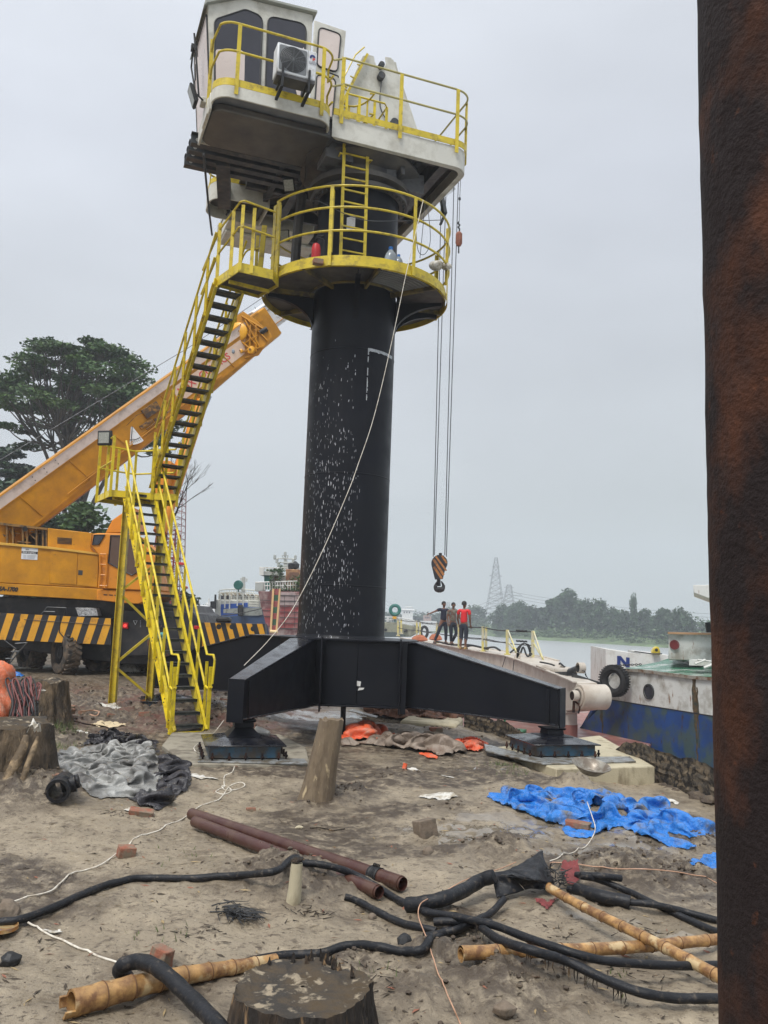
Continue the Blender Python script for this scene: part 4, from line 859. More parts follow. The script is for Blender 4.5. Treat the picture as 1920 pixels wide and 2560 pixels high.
m.prism([S(u, V0 + .010, z) for u, z in roundpoly([(-2.92, 11.02), (-2.98, 11.90), (-2.55, 12.02), (-2.46, 11.98), (-2.44, 11.4), (-2.52, 11.04)], .06)], E2 * -.002); m.prism([S(u, V0 + .010, z) for u, z in roundpoly([(-1.52, 11.6), (-1.50, 12.05), (-1.38, 12.5), (-1.37, 11.9), (-1.42, 11.3)], .04)], E2 * -.002); m.build('window_blind', M_['glasspink'], cab, smooth=0)
# roof with overhanging lip, vent box
m = MB(); rp = [(-3.24, 12.62), (-3.22, 12.76), (-2.52, 13.10), (-1.18, 13.17), (-1.18, 13.12), (-2.52, 13.05), (-3.18, 12.70)]; m.prism([S(u, V0 - .05, z) for u, z in rp], E2 * (V1 - V0 + .1)); m.build('cab_roof', mat('grey_green_roof', (.30, .31, .27), .5, var=.1), crane, bevel=.006)
m = MB(S); m.loft([[(-2.02, -.1, 13.14), (-1.28, -.1, 13.16), (-1.28, .55, 13.16), (-2.02, .55, 13.14)], [(-1.94, -.05, 13.30), (-1.34, -.05, 13.28), (-1.34, .5, 13.28), (-1.94, .5, 13.30)]]); m.build('roof_vent', M_['cream'], crane, bevel=.02)
m = MB(S)
for k in range(7): m.bx(-1.66 + k * .055, -1.63 + k * .055, -.105, -.095, 13.18, 13.27)
m.build('vent_slats', M_['under'], crane)
# sloping windscreen on the left end
fw = lambda a, z, d: S(-2.98 - (z - 10.8) * .098 - d, a, z)
window([(V0 + .10, 10.95), (V0 + .08, 12.60), (V1 - .10, 12.60), (V1 - .12, 10.95)], 0, 'windscreen', 'glasspink', .12, crane, fw)
m = MB(); m.tube([S(-3.30, .0, 12.5), S(-3.26, -.15, 12.0), S(-3.17, -.2, 11.2)], .02, 6); m.tube([S(-3.32, -.2, 12.1), S(-3.30, .1, 11.9), S(-3.24, -.1, 11.4)], .016, 6); m.box(S(-3.30, -.1, 12.15), (.10, .08, .12), PH)
for k in range(5): m.tube([S(-3.28 + .01 * k, -.25 + .04 * k, 12.2 - k * .2), S(-3.22, -.1 + .05 * k, 12.0 - k * .2)], .008, 5)
m.build('wiper_arm', M_['gasket'], crane)
# floodlight on the cab corner
def flood(c, nrm, w, h, nm='floodlight', org=crane, lens='lens', frame='gasket'):
    c = Vector(c); n = Vector(nrm).normalized(); a = n.cross(Vector((0, 0, 1))).normalized(); b = a.cross(n); m = MB()
    m.loft([[c + a * (i * w * .5) + b * (j * h * .5) for i, j in ((-1, -1), (1, -1), (1, 1), (-1, 1))], [c - n * .04 + a * (i * w * .5) + b * (j * h * .5) for i, j in ((-1, -1), (1, -1), (1, 1), (-1, 1))], [c - n * .09 + a * (i * w * .3) + b * (j * h * .3) for i, j in ((-1, -1), (1, -1), (1, 1), (-1, 1))]]); m.bar(c - n * .08 - a * w * .2, c - n * .22 - Vector((0, 0, .1)), .03, .03)
    f = m.build(nm, M_[frame], org, bevel=.01); m = MB(); m.prism([c + n * .003 + a * (i * w * .42) + b * (j * h * .42) for i, j in ((-1, -1), (1, -1), (1, 1), (-1, 1))], n * .006); m.build('lens', M_[lens], f); return f
flood(S(-3.38, -.9, 10.72), (-.9, -.35, -.35), .26, .34)
m = MB(); m.box(S(-3.12, -.8, 10.72), (.18, .2, .1), PH); m.box(S(-3.10, -.85, 10.5), (.06, .5, .3), PH); m.build('lamp_bracket', M_['cream'], crane, bevel=.01)
flood(P(722, 463, 15.55), (-.15, -.75, -.6), .22, .24); flood(P(711, 589, 17.2), (-.1, -.9, -.45), .20, .24); flood(P(563, 520, 17.2), (-.85, -.45, -.25), .14, .28)
# open cab door, hinged at the cab's right edge
m = MB(); d0 = V0 - .02; dr = [(-1.22, 10.92), (-1.22, 12.98), (-.60, 12.95), (-.68, 10.95)]; m.prism([S(u, d0, z) for u, z in dr], E2 * .035); door = m.build('cab_door', C, crane, bevel=.008)
window([(-1.14, 12.08), (-1.13, 12.86), (-.70, 12.84), (-.74, 12.06)], d0, 'door_window', 'glasspink', .10, door); window([(-1.14, 11.05), (-1.13, 11.92), (-.76, 11.92), (-.80, 11.05)], d0, 'door_window', 'glasspink', .10, door)
m = MB(); m.tube([S(-.90, d0 - .03, 12.0), S(-.72, d0 - .03, 11.98), S(-.71, d0, 11.98)], .012, 6); m.build('handle', M_['gasket'], door)
# ---- air conditioner outdoor unit
m = MB(S); m.bx(-2.17, -1.50, -1.97, -1.68, 10.86, 11.38); ac = m.build('air_conditioner', M_['acwhite'], crane, bevel=.015)
m = MB(); m.prism([S(-1.90 + .225 * math.cos(w), -1.972, 11.13 + .225 * math.sin(w)) for w in [k / 32 * 6.283 for k in range(32)]], E2 * -.004); m.build('fan_opening', M_['gasket'], ac)
m = MB(); m.prism([S(u, -1.974, z) for u, z in roundpoly([(-2.14, 10.90), (-2.14, 11.34), (-1.67, 11.34), (-1.67, 10.90)], .03)], E2 * -.0008)
for k in range(1, 9): m.tube([S(-1.90 + .026 * k * math.cos(w), -1.983, 11.13 + .026 * k * math.sin(w)) for w in [j / 24 * 6.283 for j in range(24)]], .0035, 4, closed=True)
for k in range(12): w = k / 12 * 6.283; m.tube([S(-1.90, -1.98, 11.13), S(-1.90 + .225 * math.cos(w), -1.98, 11.13 + .225 * math.sin(w))], .004, 4)
m.v = m.v; m.build('fan_grille', mat('grille_grey', (.16, .17, .18), .5, var=.1), ac)
m = MB(S); m.bx(-1.655, -1.652, -1.974, -1.968, 10.87, 11.37); m.bx(-2.16, -1.51, -1.96, -1.69, 10.80, 10.858); m.build('seam', M_['under'], ac)
text('lettering', 'GREE', .075, S(-1.635, -1.978, 11.135), E1, (0, 0, 1), M_['greyletter'], ac, .001, .75)
def arcband(cx, cz, r0_, r1_, a0, a1, v, n=10):
    return [S(cx + r1_ * math.cos(a0 + (a1 - a0) * k / n), v, cz + r1_ * math.sin(a0 + (a1 - a0) * k / n)) for k in range(n + 1)] + [S(cx + r0_ * math.cos(a1 + (a0 - a1) * k / n), v, cz + r0_ * math.sin(a1 + (a0 - a1) * k / n)) for k in range(n + 1)]
m = MB(); m.prism(arcband(-1.575, 11.255, .02, .05, .2, 3.6, -1.976), E2 * -.003); m.build('emblem', M_['blueletter'], ac); m = MB(); m.prism(arcband(-1.575, 11.255, .015, .05, -.1, -1.6, -1.976), E2 * -.003); m.build('emblem', M_['redletter'], ac)
m = MB()
for u in (-2.07, -1.62): m.bar(S(u, -1.99, 10.62), S(u, -2.0, 11.0), .035, .03, up=E2); m.bar(S(u, -2.0, 10.79), S(u, -1.57, 10.79), .035, .035); m.bar(S(u, -1.99, 10.62), S(u, -1.60, 10.60), .05, .04)
m.build('bracket', M_['gasket'], ac)
# drain pipe and hanging cables at the ring
m = MB(); m.tube(catmull([S(-.9, .9, 10.35), S(-.98, .8, 9.4), S(-1.0, .75, 8.4), S(-.98, .7, 8.05)], 5), .10, 8); m.build('cable_conduit', M_['under'], crane)
m = MB()
m.tube(catmull([P(1042, 500, 14.4), P(1040, 560, 14.4), P(1045, 625, 14.4), P(1062, 635, 14.4), P(1076, 600, 14.4), P(1070, 520, 14.4)], 6), .006, 5)
m.tube(catmull([P(1062, 512, 14.4), P(1058, 560, 14.4), P(1050, 645, 14.4)], 6), .006, 5); m.tube(catmull([P(790, 500, 14.2), P(900, 548, 14.1), P(1010, 552, 14.2), P(1110, 550, 14.8)], 6), .007, 5); m.build('loose_cable', M_['wire'], crane)
m = MB(); m.quad(colpt(-.22, 9.05, .79), colpt(-.02, 9.02, .79), colpt(-.02, 9.30, .79), colpt(-.22, 9.27, .79)); m.build('notice_sheet', M_['acwhite'], crane)
# ---- things standing on the ring
def on_ring(a, r): return Vector((CX + math.cos(a) * r, CY + math.sin(a) * r, z0 + .10))
fe = thing('fire_extinguisher', 'red fire extinguisher standing on the ring platform beside the column', 'fire extinguisher', on_ring(-2.02, 1.50)); c = on_ring(-2.02, 1.50)
m = MB(); m.lathe([(.075, 0), (.08, .02), (.08, .36), (.06, .43), (.03, .45)], c, 16, cap=True); m.build('cylinder', M_['redpaint'], fe); m = MB(); m.tube([c + Vector((0, 0, .53)), c + Vector((0, 0, .58))], .02, 6); m.bar(c + Vector((0, 0, .58)), c + Vector((.12, 0, .60)), .02, .02); m.tube(catmull([c + Vector((.02, 0, .55)), c + Vector((.13, 0, .5)), c + Vector((.11, 0, .2))], 4), .012, 5); m.build('valve_and_hose', M_['gasket'], fe)
for i, (a, r, s, lb) in enumerate(((-1.12, 1.50, 1.0, 'large clear water bottle with blue cap on the ring platform'), (-1.02, 1.52, .75, 'smaller water bottle right of the large one on the ring platform'))):
    c = on_ring(a, r); w = thing('water_bottle', lb, 'bottle', c); m = MB(); m.lathe([(.10 * s, 0), (.11 * s, .03 * s), (.11 * s, .22 * s), (.09 * s, .30 * s), (.035 * s, .38 * s)], c, 14, cap=True); m.build('body', M_['bottle'], w); m = MB(); m.lathe([(.04 * s, .375 * s), (.04 * s, .43 * s)], c, 10, cap=True); m.build('cap', M_['bluetarp'], w)
# ================================================================= STAIR TOWER
Yb = M_['yellow2']; Y = M_['yellow']; TR = M_['tread']
stair = thing('stair_tower', 'bright yellow two-flight steel stair with dark treads climbing to the ring platform', 'staircase', (-3.1, 14.7, 0))
def flight(b, t, w, n, mstr, posts, side_t, rail_ext=True, z_first=.2, foot=True, railside=(-1, 1)):
    """b,t: centre line bottom/top; side_t: unit vector across the flight"""
    b = Vector(b); t = Vector(t); T = Vector(side_t).normalized(); d = (t - b).normalized(); hz = Vector((d.x, d.y, 0)).normalized()
    upn = T.cross(d);
    if upn.z < 0: upn = -upn
    for s in (-1, 1):
        m = MB(); o = T * (s * w / 2); m.prism([b + o - upn * .095, t + o - upn * .095, t + o + upn * .095, b + o + upn * .095], T * (s * .012))
        m.prism([b + o - upn * .095, t + o - upn * .095, t + o - upn * .083, b + o - upn * .083], T * (s * .06)); m.prism([b + o + upn * .083, t + o + upn * .083, t + o + upn * .095, b + o + upn * .095], T * (s * .06)); st_ = m.build('stringer', mstr, stair)
        m = MB(); k = 0; L = (t - b).length
        while k * .4 < L - .2:
            for e in (-.03, .03): c = b + d * (.2 + k * .4) + o + T * (s * .062) + upn * e * .9 + d * (e * .6); m.tube([c, c + T * (s * .012)], .012, 6)
            k += 1
        m.build('bolts', M_['steelgrey'], st_)
    for i in range(n):
        q = b.lerp(t, (i + .6) / n); m = MB(); m.prism([q - T * (w / 2 - .006) - hz * .10, q + T * (w / 2 - .006) - hz * .10, q + T * (w / 2 - .006) + hz * .11, q - T * (w / 2 - .006) + hz * .11], (0, 0, -.03)); m.prism([q - T * (w / 2 - .006) - hz * .10, q + T * (w / 2 - .006) - hz * .10, q + T * (w / 2 - .006) - hz * .085, q - T * (w / 2 - .006) - hz * .085], (0, 0, -.05)); m.build('tread', TR, stair)
    for s in railside:
        o = T * (s * (w / 2 + .07)); H1 = .95; H2 = .48
        for H, nm in ((H1, 'handrail'), (H2, 'midrail')):
            m = MB(); p0 = b + o + Vector((0, 0, H + .12)) + d * .25; p1 = t + o + Vector((0, 0, H + .02)); pts = [p1, p0]
            if foot: pts = [p1, p0, p0 - hz * .24, p0 - hz * .30 - Vector((0, 0, .08)), p0 - hz * .26 - Vector((0, 0, .48))] if H == H1 else [p1, p0 + Vector((0, 0, -.06)), p0 - hz * .12 - Vector((0, 0, .10)), p0 - hz * .24 - Vector((0, 0, .06))]
            m.tube(pts, .021, 8); m.build(nm, mstr, stair)
        for k in range(posts):
            q = b.lerp(t, (k + .35) / posts) + o; m = MB(); m.bar(q - Vector((0, 0, .12)), q + Vector((0, 0, H1 + .02)), .010, .05, up=T); m.bar(q - Vector((0, 0, .05)) + hz * .02, q + Vector((0, 0, H1 - .04)) + hz * .02, .04, .008, up=T); m.build('rail_post', mstr, stair)
        if foot:
            q = b + o - hz * .06 + d * .05; m = MB(); m.bar(Vector((q.x, q.y, b.z - .02)), Vector((q.x, q.y, b.z + 1.08)) + hz * .0, .012, .07, up=T); m.build('newel_post', mstr, stair)
T1 = Vector((.80, .60, 0)); LB = Vector((-3.12, 14.68, .03)); LT = Vector((-4.92, 17.02, 4.38))
flight(LB, LT, .50, 22, Yb, 8, T1)
m = MB(); m.bar(LB - T1 * .36, LB + T1 * .36, .04, .03); m.build('base_bar', Yb, stair)
T2 = Vector((.856, .517, 0)); UB = Vector((-4.50, 17.30, 4.42)); UT = Vector((-2.93, 14.80, 7.80))
flight(UB, UT, .44, 18, Y, 6, T2, foot=False)
# landing between the flights
lo = [(-5.95, 17.7), (-5.38, 16.72), (-4.75, 16.98), (-4.16, 17.02), (-4.45, 17.9), (-5.4, 18.3)]
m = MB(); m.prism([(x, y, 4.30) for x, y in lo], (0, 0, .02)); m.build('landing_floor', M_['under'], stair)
m = MB(); n = len(lo)
for i in range(n):
    a = Vector((*lo[i], 4.28)); b = Vector((*lo[(i + 1) % n], 4.28)); m.bar(a, b, .02, .13)
m.bar((-5.4, 17.0, 4.24), (-4.9, 18.1, 4.24), .06, .1); m.build('landing_frame', Yb, stair)
for zz, nm in ((5.42, 'landing_rail'), (4.92, 'landing_rail')):
    m = MB(); m.tube([Vector((*p, zz)) for p in (lo[1], lo[0], lo[5], lo[4], (-4.2, 17.15))], .02, 6); m.build(nm, Yb, stair)
for x, y in ((-5.36, 16.66), (-5.98, 17.72), (-5.7, 18.1), (-5.4, 18.33), (-4.9, 18.1), (-4.36, 17.93), (-4.62, 16.95), (-4.42, 17.1), (-5.6, 17.1)):
    m = MB(); m.bar((x, y, 4.2), (x, y, 5.42), .012, .055, up=T1); m.bar((x, y + .02, 4.25), (x, y + .02, 5.38), .04, .01, up=T1); m.build('landing_post', Yb, stair)
# support legs with bracing
lg = [(-5.12, 17.0), (-4.50, 17.35), (-5.75, 17.9), (-4.9, 18.3)]
for i, (x, y) in enumerate(lg[:2]):
    zg = gz(x, y) - .05; m = MB(); m.bar((x - .06, y, zg), (x - .06, y, 4.28), .13, .012, up=(1, 0, 0)); m.bar((x + .06, y, zg), (x + .06, y, 4.28), .13, .012, up=(1, 0, 0)); m.bar((x, y + .02, zg), (x, y + .02, 4.28), .106, .012, up=(0, 1, 0)); m.build('leg', Y, stair, bevel=.003)
a0, b0 = Vector((lg[0][0] + .03, lg[0][1] - .03, 0)), Vector((lg[1][0], lg[1][1] - .03, 0)); zg = [.3, .95, 1.65, 2.35, 3.05, 3.75]
for k in range(5):
    p = (b0 if k % 2 == 0 else a0) + Vector((0, 0, zg[k] + .05)); q = (a0 if k % 2 == 0 else b0) + Vector((0, 0, zg[k + 1] - .05)); m = MB(); m.bar(p, q, .045, .045); m.build('brace', Y, stair)
# top gangway to the ring
gw = [(-3.12, 14.72), (-2.62, 14.02), (-2.08, 14.30), (-2.02, 14.62), (-2.45, 15.2)]
m = MB(); m.prism([(x, y, 7.84) for x, y in gw], (0, 0, .02)); m.build('gangway_floor', M_['under'], stair)
m = MB(); n = len(gw)
for i in range(n): m.bar(Vector((*gw[i], 7.87)), Vector((*gw[(i + 1) % n], 7.87)), .02, .17)
m.bar(UT + Vector((-.2, -.1, -.02)), Vector((-3.12, 14.72, 7.9)), .02, .17); m.bar((-2.85, 14.4, 7.76), (-2.2, 14.8, 7.76), .04, .06); m.build('gangway_frame', Y, stair)
for zz in (8.98, 8.52):
    m = MB(); pts = [UT - T2 * .29 + (UB - UT).normalized() * .9 + Vector((0, 0, zz - 7.85)), Vector((-3.14, 14.74, zz - .12)), Vector((-2.66, 14.02, zz + .06)), Vector((-2.58, 13.99, zz + .07)), Vector((-2.08, 14.27, zz + .02))]
    m.tube(pts, .02, 6); m.build('handrail', Y, stair)
for x, y in ((-3.13, 14.72), (-2.80, 14.22), (-2.60, 14.00), (-2.42, 14.10), (-2.52, 15.18)):
    m = MB(); m.bar((x, y, 7.8), (x, y, 8.98), .06, .012, up=(0, 1, 0)); m.bar((x, y + .02, 7.86), (x, y + .02, 8.95), .012, .05, up=(1, 0, 0)); m.build('rail_post', Y, stair)
m = MB(); m.bar((-2.45, 15.1, 7.85), (-2.38, 15.02, 9.1), .09, .05, up=(0, 1, 0)); m.tube(catmull([(-2.45, 15.1, 8.7), (-2.75, 15.3, 8.7), (-2.9, 15.5, 8.3), (-2.95, 15.7, 7.5)], 5), .018, 6); m.tube(catmull([(-2.45, 15.1, 8.3), (-2.7, 15.3, 8.3), (-2.85, 15.5, 7.9), (-3.1, 15.8, 7.2)], 5), .018, 6); m.build('far_rail', Y, stair)
# flood lamp at the landing corner
c = P(262, 1095, 17.0); f = thing('site_floodlight', 'square grey floodlight mounted on the left corner of the stair landing', 'floodlight', (c.x, c.y, c.z - .2)); 
m = MB(); nn = Vector((-.25, -1, -.08)).normalized(); ax = nn.cross(Vector((0, 0, 1))).normalized(); bx_ = ax.cross(nn)
def rr4(w, h, d): return [c + nn * d + ax * (i * w / 2) + bx_ * (j * h / 2) for i, j in ((-1, -1), (1, -1), (1, 1), (-1, 1))]
m.loft([rr4(.27, .25, .03), rr4(.31, .30, .02), rr4(.31, .30, -.02), rr4(.2, .2, -.12)]); m.build('housing', M_['gasket'], f, bevel=.01); m = MB(); m.prism(rr4(.23, .215, .036), nn * .004); m.build('lens', M_['lens'], f)
m = MB(); m.bar(c - nn * .1, Vector((-5.75, 17.3, 5.42)), .03, .03); m.build('bracket', M_['steelgrey'], f)
# ================================================================= TRUCK CRANE
TY = 25.0
truck = thing('truck_crane', 'ochre yellow mobile crane with long boom and black-striped outrigger beams behind the stair', 'crane', (P(200, 1600, TY).x, TY + 1.5, 0))
OY, OO, K = M_['truckyel'], M_['truckor'], M_['truckblack']
def pl(pts, Yv): return [P(x, y, Yv) for x, y in pts]
def ext(m, pts, Yv, dep, dx=0.0): m.prism(pl(pts, Yv), (dx, dep, 0)); return m
m = MB(); ext(m, [(-90, 1353), (127, 1371), (247, 1387), (250, 1471), (-90, 1452)], TY, 2.6); body = m.build('upper_body', OY, truck, bevel=.02)
m = MB(); ext(m, [(-90, 1453), (250, 1472), (300, 1474), (300, 1504), (-90, 1481)], TY - .03, 2.66); m.build('lower_band', OY, truck, bevel=.015)
m = MB(); ext(m, [(128, 1376), (194, 1382), (191, 1462), (123, 1458)], TY - .02, .03); m.build('panel_door', OY, body, bevel=.006)
m = MB(); ext(m, [(197, 1382), (247, 1390), (243, 1468), (193, 1463)], TY - .02, .03); d2 = m.build('panel_door', OY, body, bevel=.006)
m = MB(); ext(m, [(196, 1425), (207, 1426), (206, 1438), (195, 1437)], TY - .026, .01); m.build('latch', M_['steelgrey'], d2)
m = MB(); ext(m, [(-90, 1348), (127, 1367), (250, 1383), (250, 1388), (127, 1373), (-90, 1355)], TY - .05, .4); m.build('body_lip', mat('light_ochre', (.62, .36, .05), .45, var=.15), truck, bevel=.006)
m = MB(); ext(m, [(119, 1320), (228, 1332), (226, 1368), (236, 1384), (118, 1370)], TY + .25, 2.0); up_ = m.build('engine_cover', OY, truck, bevel=.02)
m = MB()
for k in range(5): ext(m, [(143, 1343.5 + k * 3.3), (179, 1346 + k * 3.3), (179, 1347.6 + k * 3.3), (143, 1345.1 + k * 3.3)], TY + .235, .02)
m.build('louvre', M_['gasket'], up_)
m = MB(); ext(m, [(-90, 1300), (118, 1320), (118, 1370), (-90, 1350)], TY + 1.2, .8); m.build('engine_bay', K, truck)
m = MB(); rr = random.Random(1)
ext(m, [(-90, 1300), (0, 1306), (118, 1320), (118, 1325), (0, 1312), (-90, 1306)], TY + .3, .5)
for x in (-40, -5, 18, 33, 58, 68, 92, 108, 117): m.bar(P(x, 1308 + x * .1, TY + .4), P(x, 1362 + x * .08, TY + .4), .06, .05)
for k in range(8): x = rr.uniform(-30, 100); m.tube([P(x, 1330 + rr.uniform(-6, 6), TY + .5), P(x + rr.uniform(8, 26), 1340 + rr.uniform(-8, 10), TY + .45)], rr.uniform(.02, .05), 6)
m.tube([P(63, 1322, TY + .3), P(63, 1322, TY + .8)], .095, 14); ext(m, [(42, 1352), (75, 1355), (75, 1358), (42, 1355)], TY + .2, .1); m.build('engine_pipes', mat('dull_ochre', (.26, .14, .03), .6, var=.3, vs=4, dirt=(.06, .04, .02), amt=.4), truck)
m = MB(); m.tube([P(63, 1322, TY + .285), P(63, 1322, TY + .299)], .075, 14); m.build('exhaust_mouth', M_['gasket'], truck)
# info plate with lettering
m = MB(); ext(m, [(54.5, 1368), (95, 1371), (93.2, 1400), (52.8, 1397.5)], TY - .012, .008); pl_ = m.build('info_plate', M_['acwhite'], truck)
m = MB(); ext(m, [(54.3, 1377), (94.2, 1379.6), (93.6, 1385.6), (53.8, 1383)], TY - .016, .003); m.build('plate_band', M_['blackletter'], pl_)
xd = P(94, 1379.6, TY) - P(54, 1377, TY)
text('lettering', 'MAX Logistics', .066, P(56.2, 1382.0, TY - .02), xd, (0, 0, 1), M_['acwhite'], pl_, .001, .98, .001); text('lettering', 'MAX', .04, P(64, 1374.2, TY - .016), xd, (0, 0, 1), M_['blackletter'], pl_, .001, 1.1, .001)
m = MB(); rr = random.Random(4)
for k in range(4):
    for a, b in ((57.5, 66), (68, 90 - k * 1.3)): y = 1387.2 + k * 2.5; ext(m, [(a, y + (a - 57) * .05), (b, y + (b - 57) * .05), (b, y + .8 + (b - 57) * .05), (a, y + .8 + (a - 57) * .05)], TY - .015, .002)
m.build('small_print', M_['greyletter'], pl_)
text('lettering', 'SA-1700', .165, P(-3.5, 1476.0, TY - .04), P(50, 1476, TY) - P(0, 1473.2, TY), (0, 0, 1), M_['blackletter'], truck, .002, .95, .008, shear=.2)
# operator cab of the truck crane
m = MB(); ext(m, [(232, 1334), (245, 1332.5), (330, 1334), (398, 1400), (402, 1478), (300, 1474), (247, 1471), (247, 1388), (228, 1366)], TY - .35, 1.5); cb = m.build('cab', OO, truck, bevel=.03)
m = MB(); ext(m, [(277, 1338.5), (327, 1340), (345, 1362), (352, 1425), (330, 1438), (271, 1407)], TY - .362, .01); m.build('side_window', mat('bronze_glass', (.10, .055, .035), .1, var=.1, rvar=.03), cb, smooth=0)
m = MB(); ext(m, [(235, 1337.5), (262, 1337), (247, 1361), (231, 1362)], TY - .362, .01); m.build('rear_window', M_['glassdark'], cb, smooth=0)
m = MB(); pt = pl([(277, 1338.5), (327, 1340), (345, 1362), (352, 1425), (330, 1438), (271, 1407)], TY - .37); m.tube(pt, .022, 6, closed=True); pt = pl([(235, 1337.5), (262, 1337), (247, 1361), (231, 1362)], TY - .37); m.tube(pt, .018, 6, closed=True); m.build('window_seal', M_['gasket'], cb)
m = MB(); m.tube(pl([(249, 1383), (251, 1430), (247, 1470)], TY - .42), .022, 6); m.tube(pl([(267, 1384), (266, 1430), (262, 1470)], TY - .42), .022, 6)
for y in (1385, 1411, 1437, 1464): m.tube(pl([(249, y), (267, y + .6)], TY - .42), .018, 6)
m.build('cab_ladder', OO, truck)
m = MB(); ext(m, [(242, 1474), (402, 1478), (402, 1490), (345, 1510), (298, 1507), (240, 1500)], TY - .3, 2.2); m.build('cab_floor_box', OO, truck, bevel=.02)
m = MB()
for x in (259, 273, 286): ext(m, [(x, 1485.4 + (x - 259) * .05), (x + 9, 1486 + (x - 259) * .05), (x + 9, 1488.4 + (x - 259) * .05), (x, 1488 + (x - 259) * .05)], TY - .31, .006)
m.build('slot', M_['gasket'], truck)
# luffing cylinder and its boxes right of the cab
m = MB(); ext(m, [(392, 1150), (428, 1152), (420, 1215), (396, 1250), (380, 1240)], 27.0, 1.1); ext(m, [(280, 1300), (330, 1265), (345, 1330), (262, 1334)], 26.6, 1.0); m.build('boom_bracket', OO, truck, bevel=.03)
m = MB(); m.tube([P(400, 1330, 27), P(505, 1005, 29)], .22, 16); m.build('lift_cylinder', OO, truck); m = MB(); m.tube([P(480, 1082, 28.4), P(520, 990, 29)], .13, 14); m.tube([P(455, 1110, 28.2), P(503, 1010, 28.9)], .08, 10); m.build('lift_rod', M_['cyl'], truck)
# ---- boom: six-sided telescoping section, long axis rising to the right and away
BA = P(-40, 1330, 25.6); BT = P(668, 812, 31.0); bd = (BT - BA).normalized(); bn = Vector((bd.y, -bd.x, 0)).normalized(); bu = bn.cross(bd)
if bu.z < 0: bu = -bu
if bn.y > 0: bn = -bn      # bn points to the camera side
def bring(c, w, hu, hd): return [c + bn * (i * w) + bu * j for i, j in ((.5, -hd), (.5, hu * .55), (.5, hu * .95), (.42, hu), (-.42, hu), (-.5, hu * .95), (-.5, -hd), (-.3, -hd - .06), (.3, -hd - .06))]
L = (BT - BA).length; m = MB(); m.loft([bring(BA + bd * (L * t), 1.05, .62, dn) for t, dn in ((-.02, .78), (.3, .80), (.62, .74), (.9, .55), (1.0, .5))]); boom = m.build('boom', OY, truck, bevel=.015)
def bq(t, h, off=.003): return BA + bd * (L * t) + bn * (.525 + off) + bu * h
m = MB(); m.prism([bq(-.02, .30), bq(.93, .30), bq(.93, .585), bq(-.02, .585)], bn * .006); m.build('boom_band', M_['boomwhite'], boom)
m = MB()
for k in range(6): c = bq(.16 + (k // 2) * .035, .38 + .13 * (k % 2)); m.tube([c, c + bn * .012], .02, 6)
m.build('band_bolts', M_['steelgrey'], boom)
m = MB(); m.prism([bq(-.02, .60), bq(.97, .60), bq(.97, .625), bq(-.02, .625)], bn * .03); m.prism([bq(-.02, .275), bq(.97, .275), bq(.97, .295), bq(-.02, .295)], bn * .025); m.bar(bq(-.02, -.68, .02), bq(.95, -.47, .02), .03, .05); m.tube([bq(.2, -.52, .05), bq(.75, -.42, .05)], .02, 6); m.tube([bq(.25, -.45, .05), bq(.5, -.40, .05)], .012, 6)
for t, h0, h1 in ((.12, -.6, .25), (.27, -.62, .25), (.40, -.30, .25), (.505, -.55, .25), (.575, -.55, .25), (.655, -.5, .25), (.80, -.45, .2)): m.bar(bq(t, h0), bq(t - .012, h1), .035, .05, up=bn)
m.build('boom_stiffener', OY, boom)
m = MB(); m.bar(bq(.49, .05), bq(.54, .02), .32, .16, up=bn); m.bar(bq(.46, -.22), bq(.50, -.24), .12, .1, up=bn); m.bar(bq(.505, -.3), bq(.525, -.3), .1, .1, up=bn); m.tube([bq(.43, .1, .1), bq(.47, .18, .1), bq(.5, .1, .1)], .014, 5); m.tube([bq(.47, -.38, .06), bq(.58, -.33, .06)], .02, 5); m.build('valve_box', mat('oily_ochre', (.36, .17, .02), .5, var=.3, dirt=(.05, .03, .02), amt=.5, ds=8), boom, bevel=.01)
# boom angle dial: quarter disc with needle
c0 = bq(.445, -.02, .012); rad = .62; pts = [c0] + [c0 + (Vector((1, 0, 0)) * math.sin(w) + Vector((0, 0, -1)) * math.cos(w)) * rad for w in [-.72 + k * 1.44 / 12 for k in range(13)]]
m = MB(); m.prism(pts, bn * .012); dial = m.build('angle_dial', M_['acwhite'], boom)
m = MB(); m.bar(c0 + bn * .02, c0 + Vector((0, 0, -.55)) + bn * .02, .012, .02); m.tube([c0 + bn * .016 + (Vector((1, 0, 0)) * math.sin(w) + Vector((0, 0, -1)) * math.cos(w)) * .46 for w in [-.66 + k * 1.32 / 12 for k in range(13)]], .012, 5)
for k in range(11): w = -.62 + k * 1.24 / 10; d_ = Vector((1, 0, 0)) * math.sin(w) + Vector((0, 0, -1)) * math.cos(w); m.bar(c0 + d_ * .50 + bn * .016, c0 + d_ * .56 + bn * .016, .012, .012)
m.build('dial_marks', M_['blackletter'], dial)
# faded panel with red lettering
m = MB(); m.prism([bq(.60, -.34), bq(.885, -.30), bq(.885, .18), bq(.60, .20)], bn * .005); sg = m.build('sign_panel', mat('faded_pink_panel', (.68, .50, .38), .6, var=.1), boom)
text('lettering', 'MAX LOGISTICS', .34, bq(.612, -.14, .012), bd, bu, M_['redletter'], sg, .002, 1.0, .006)
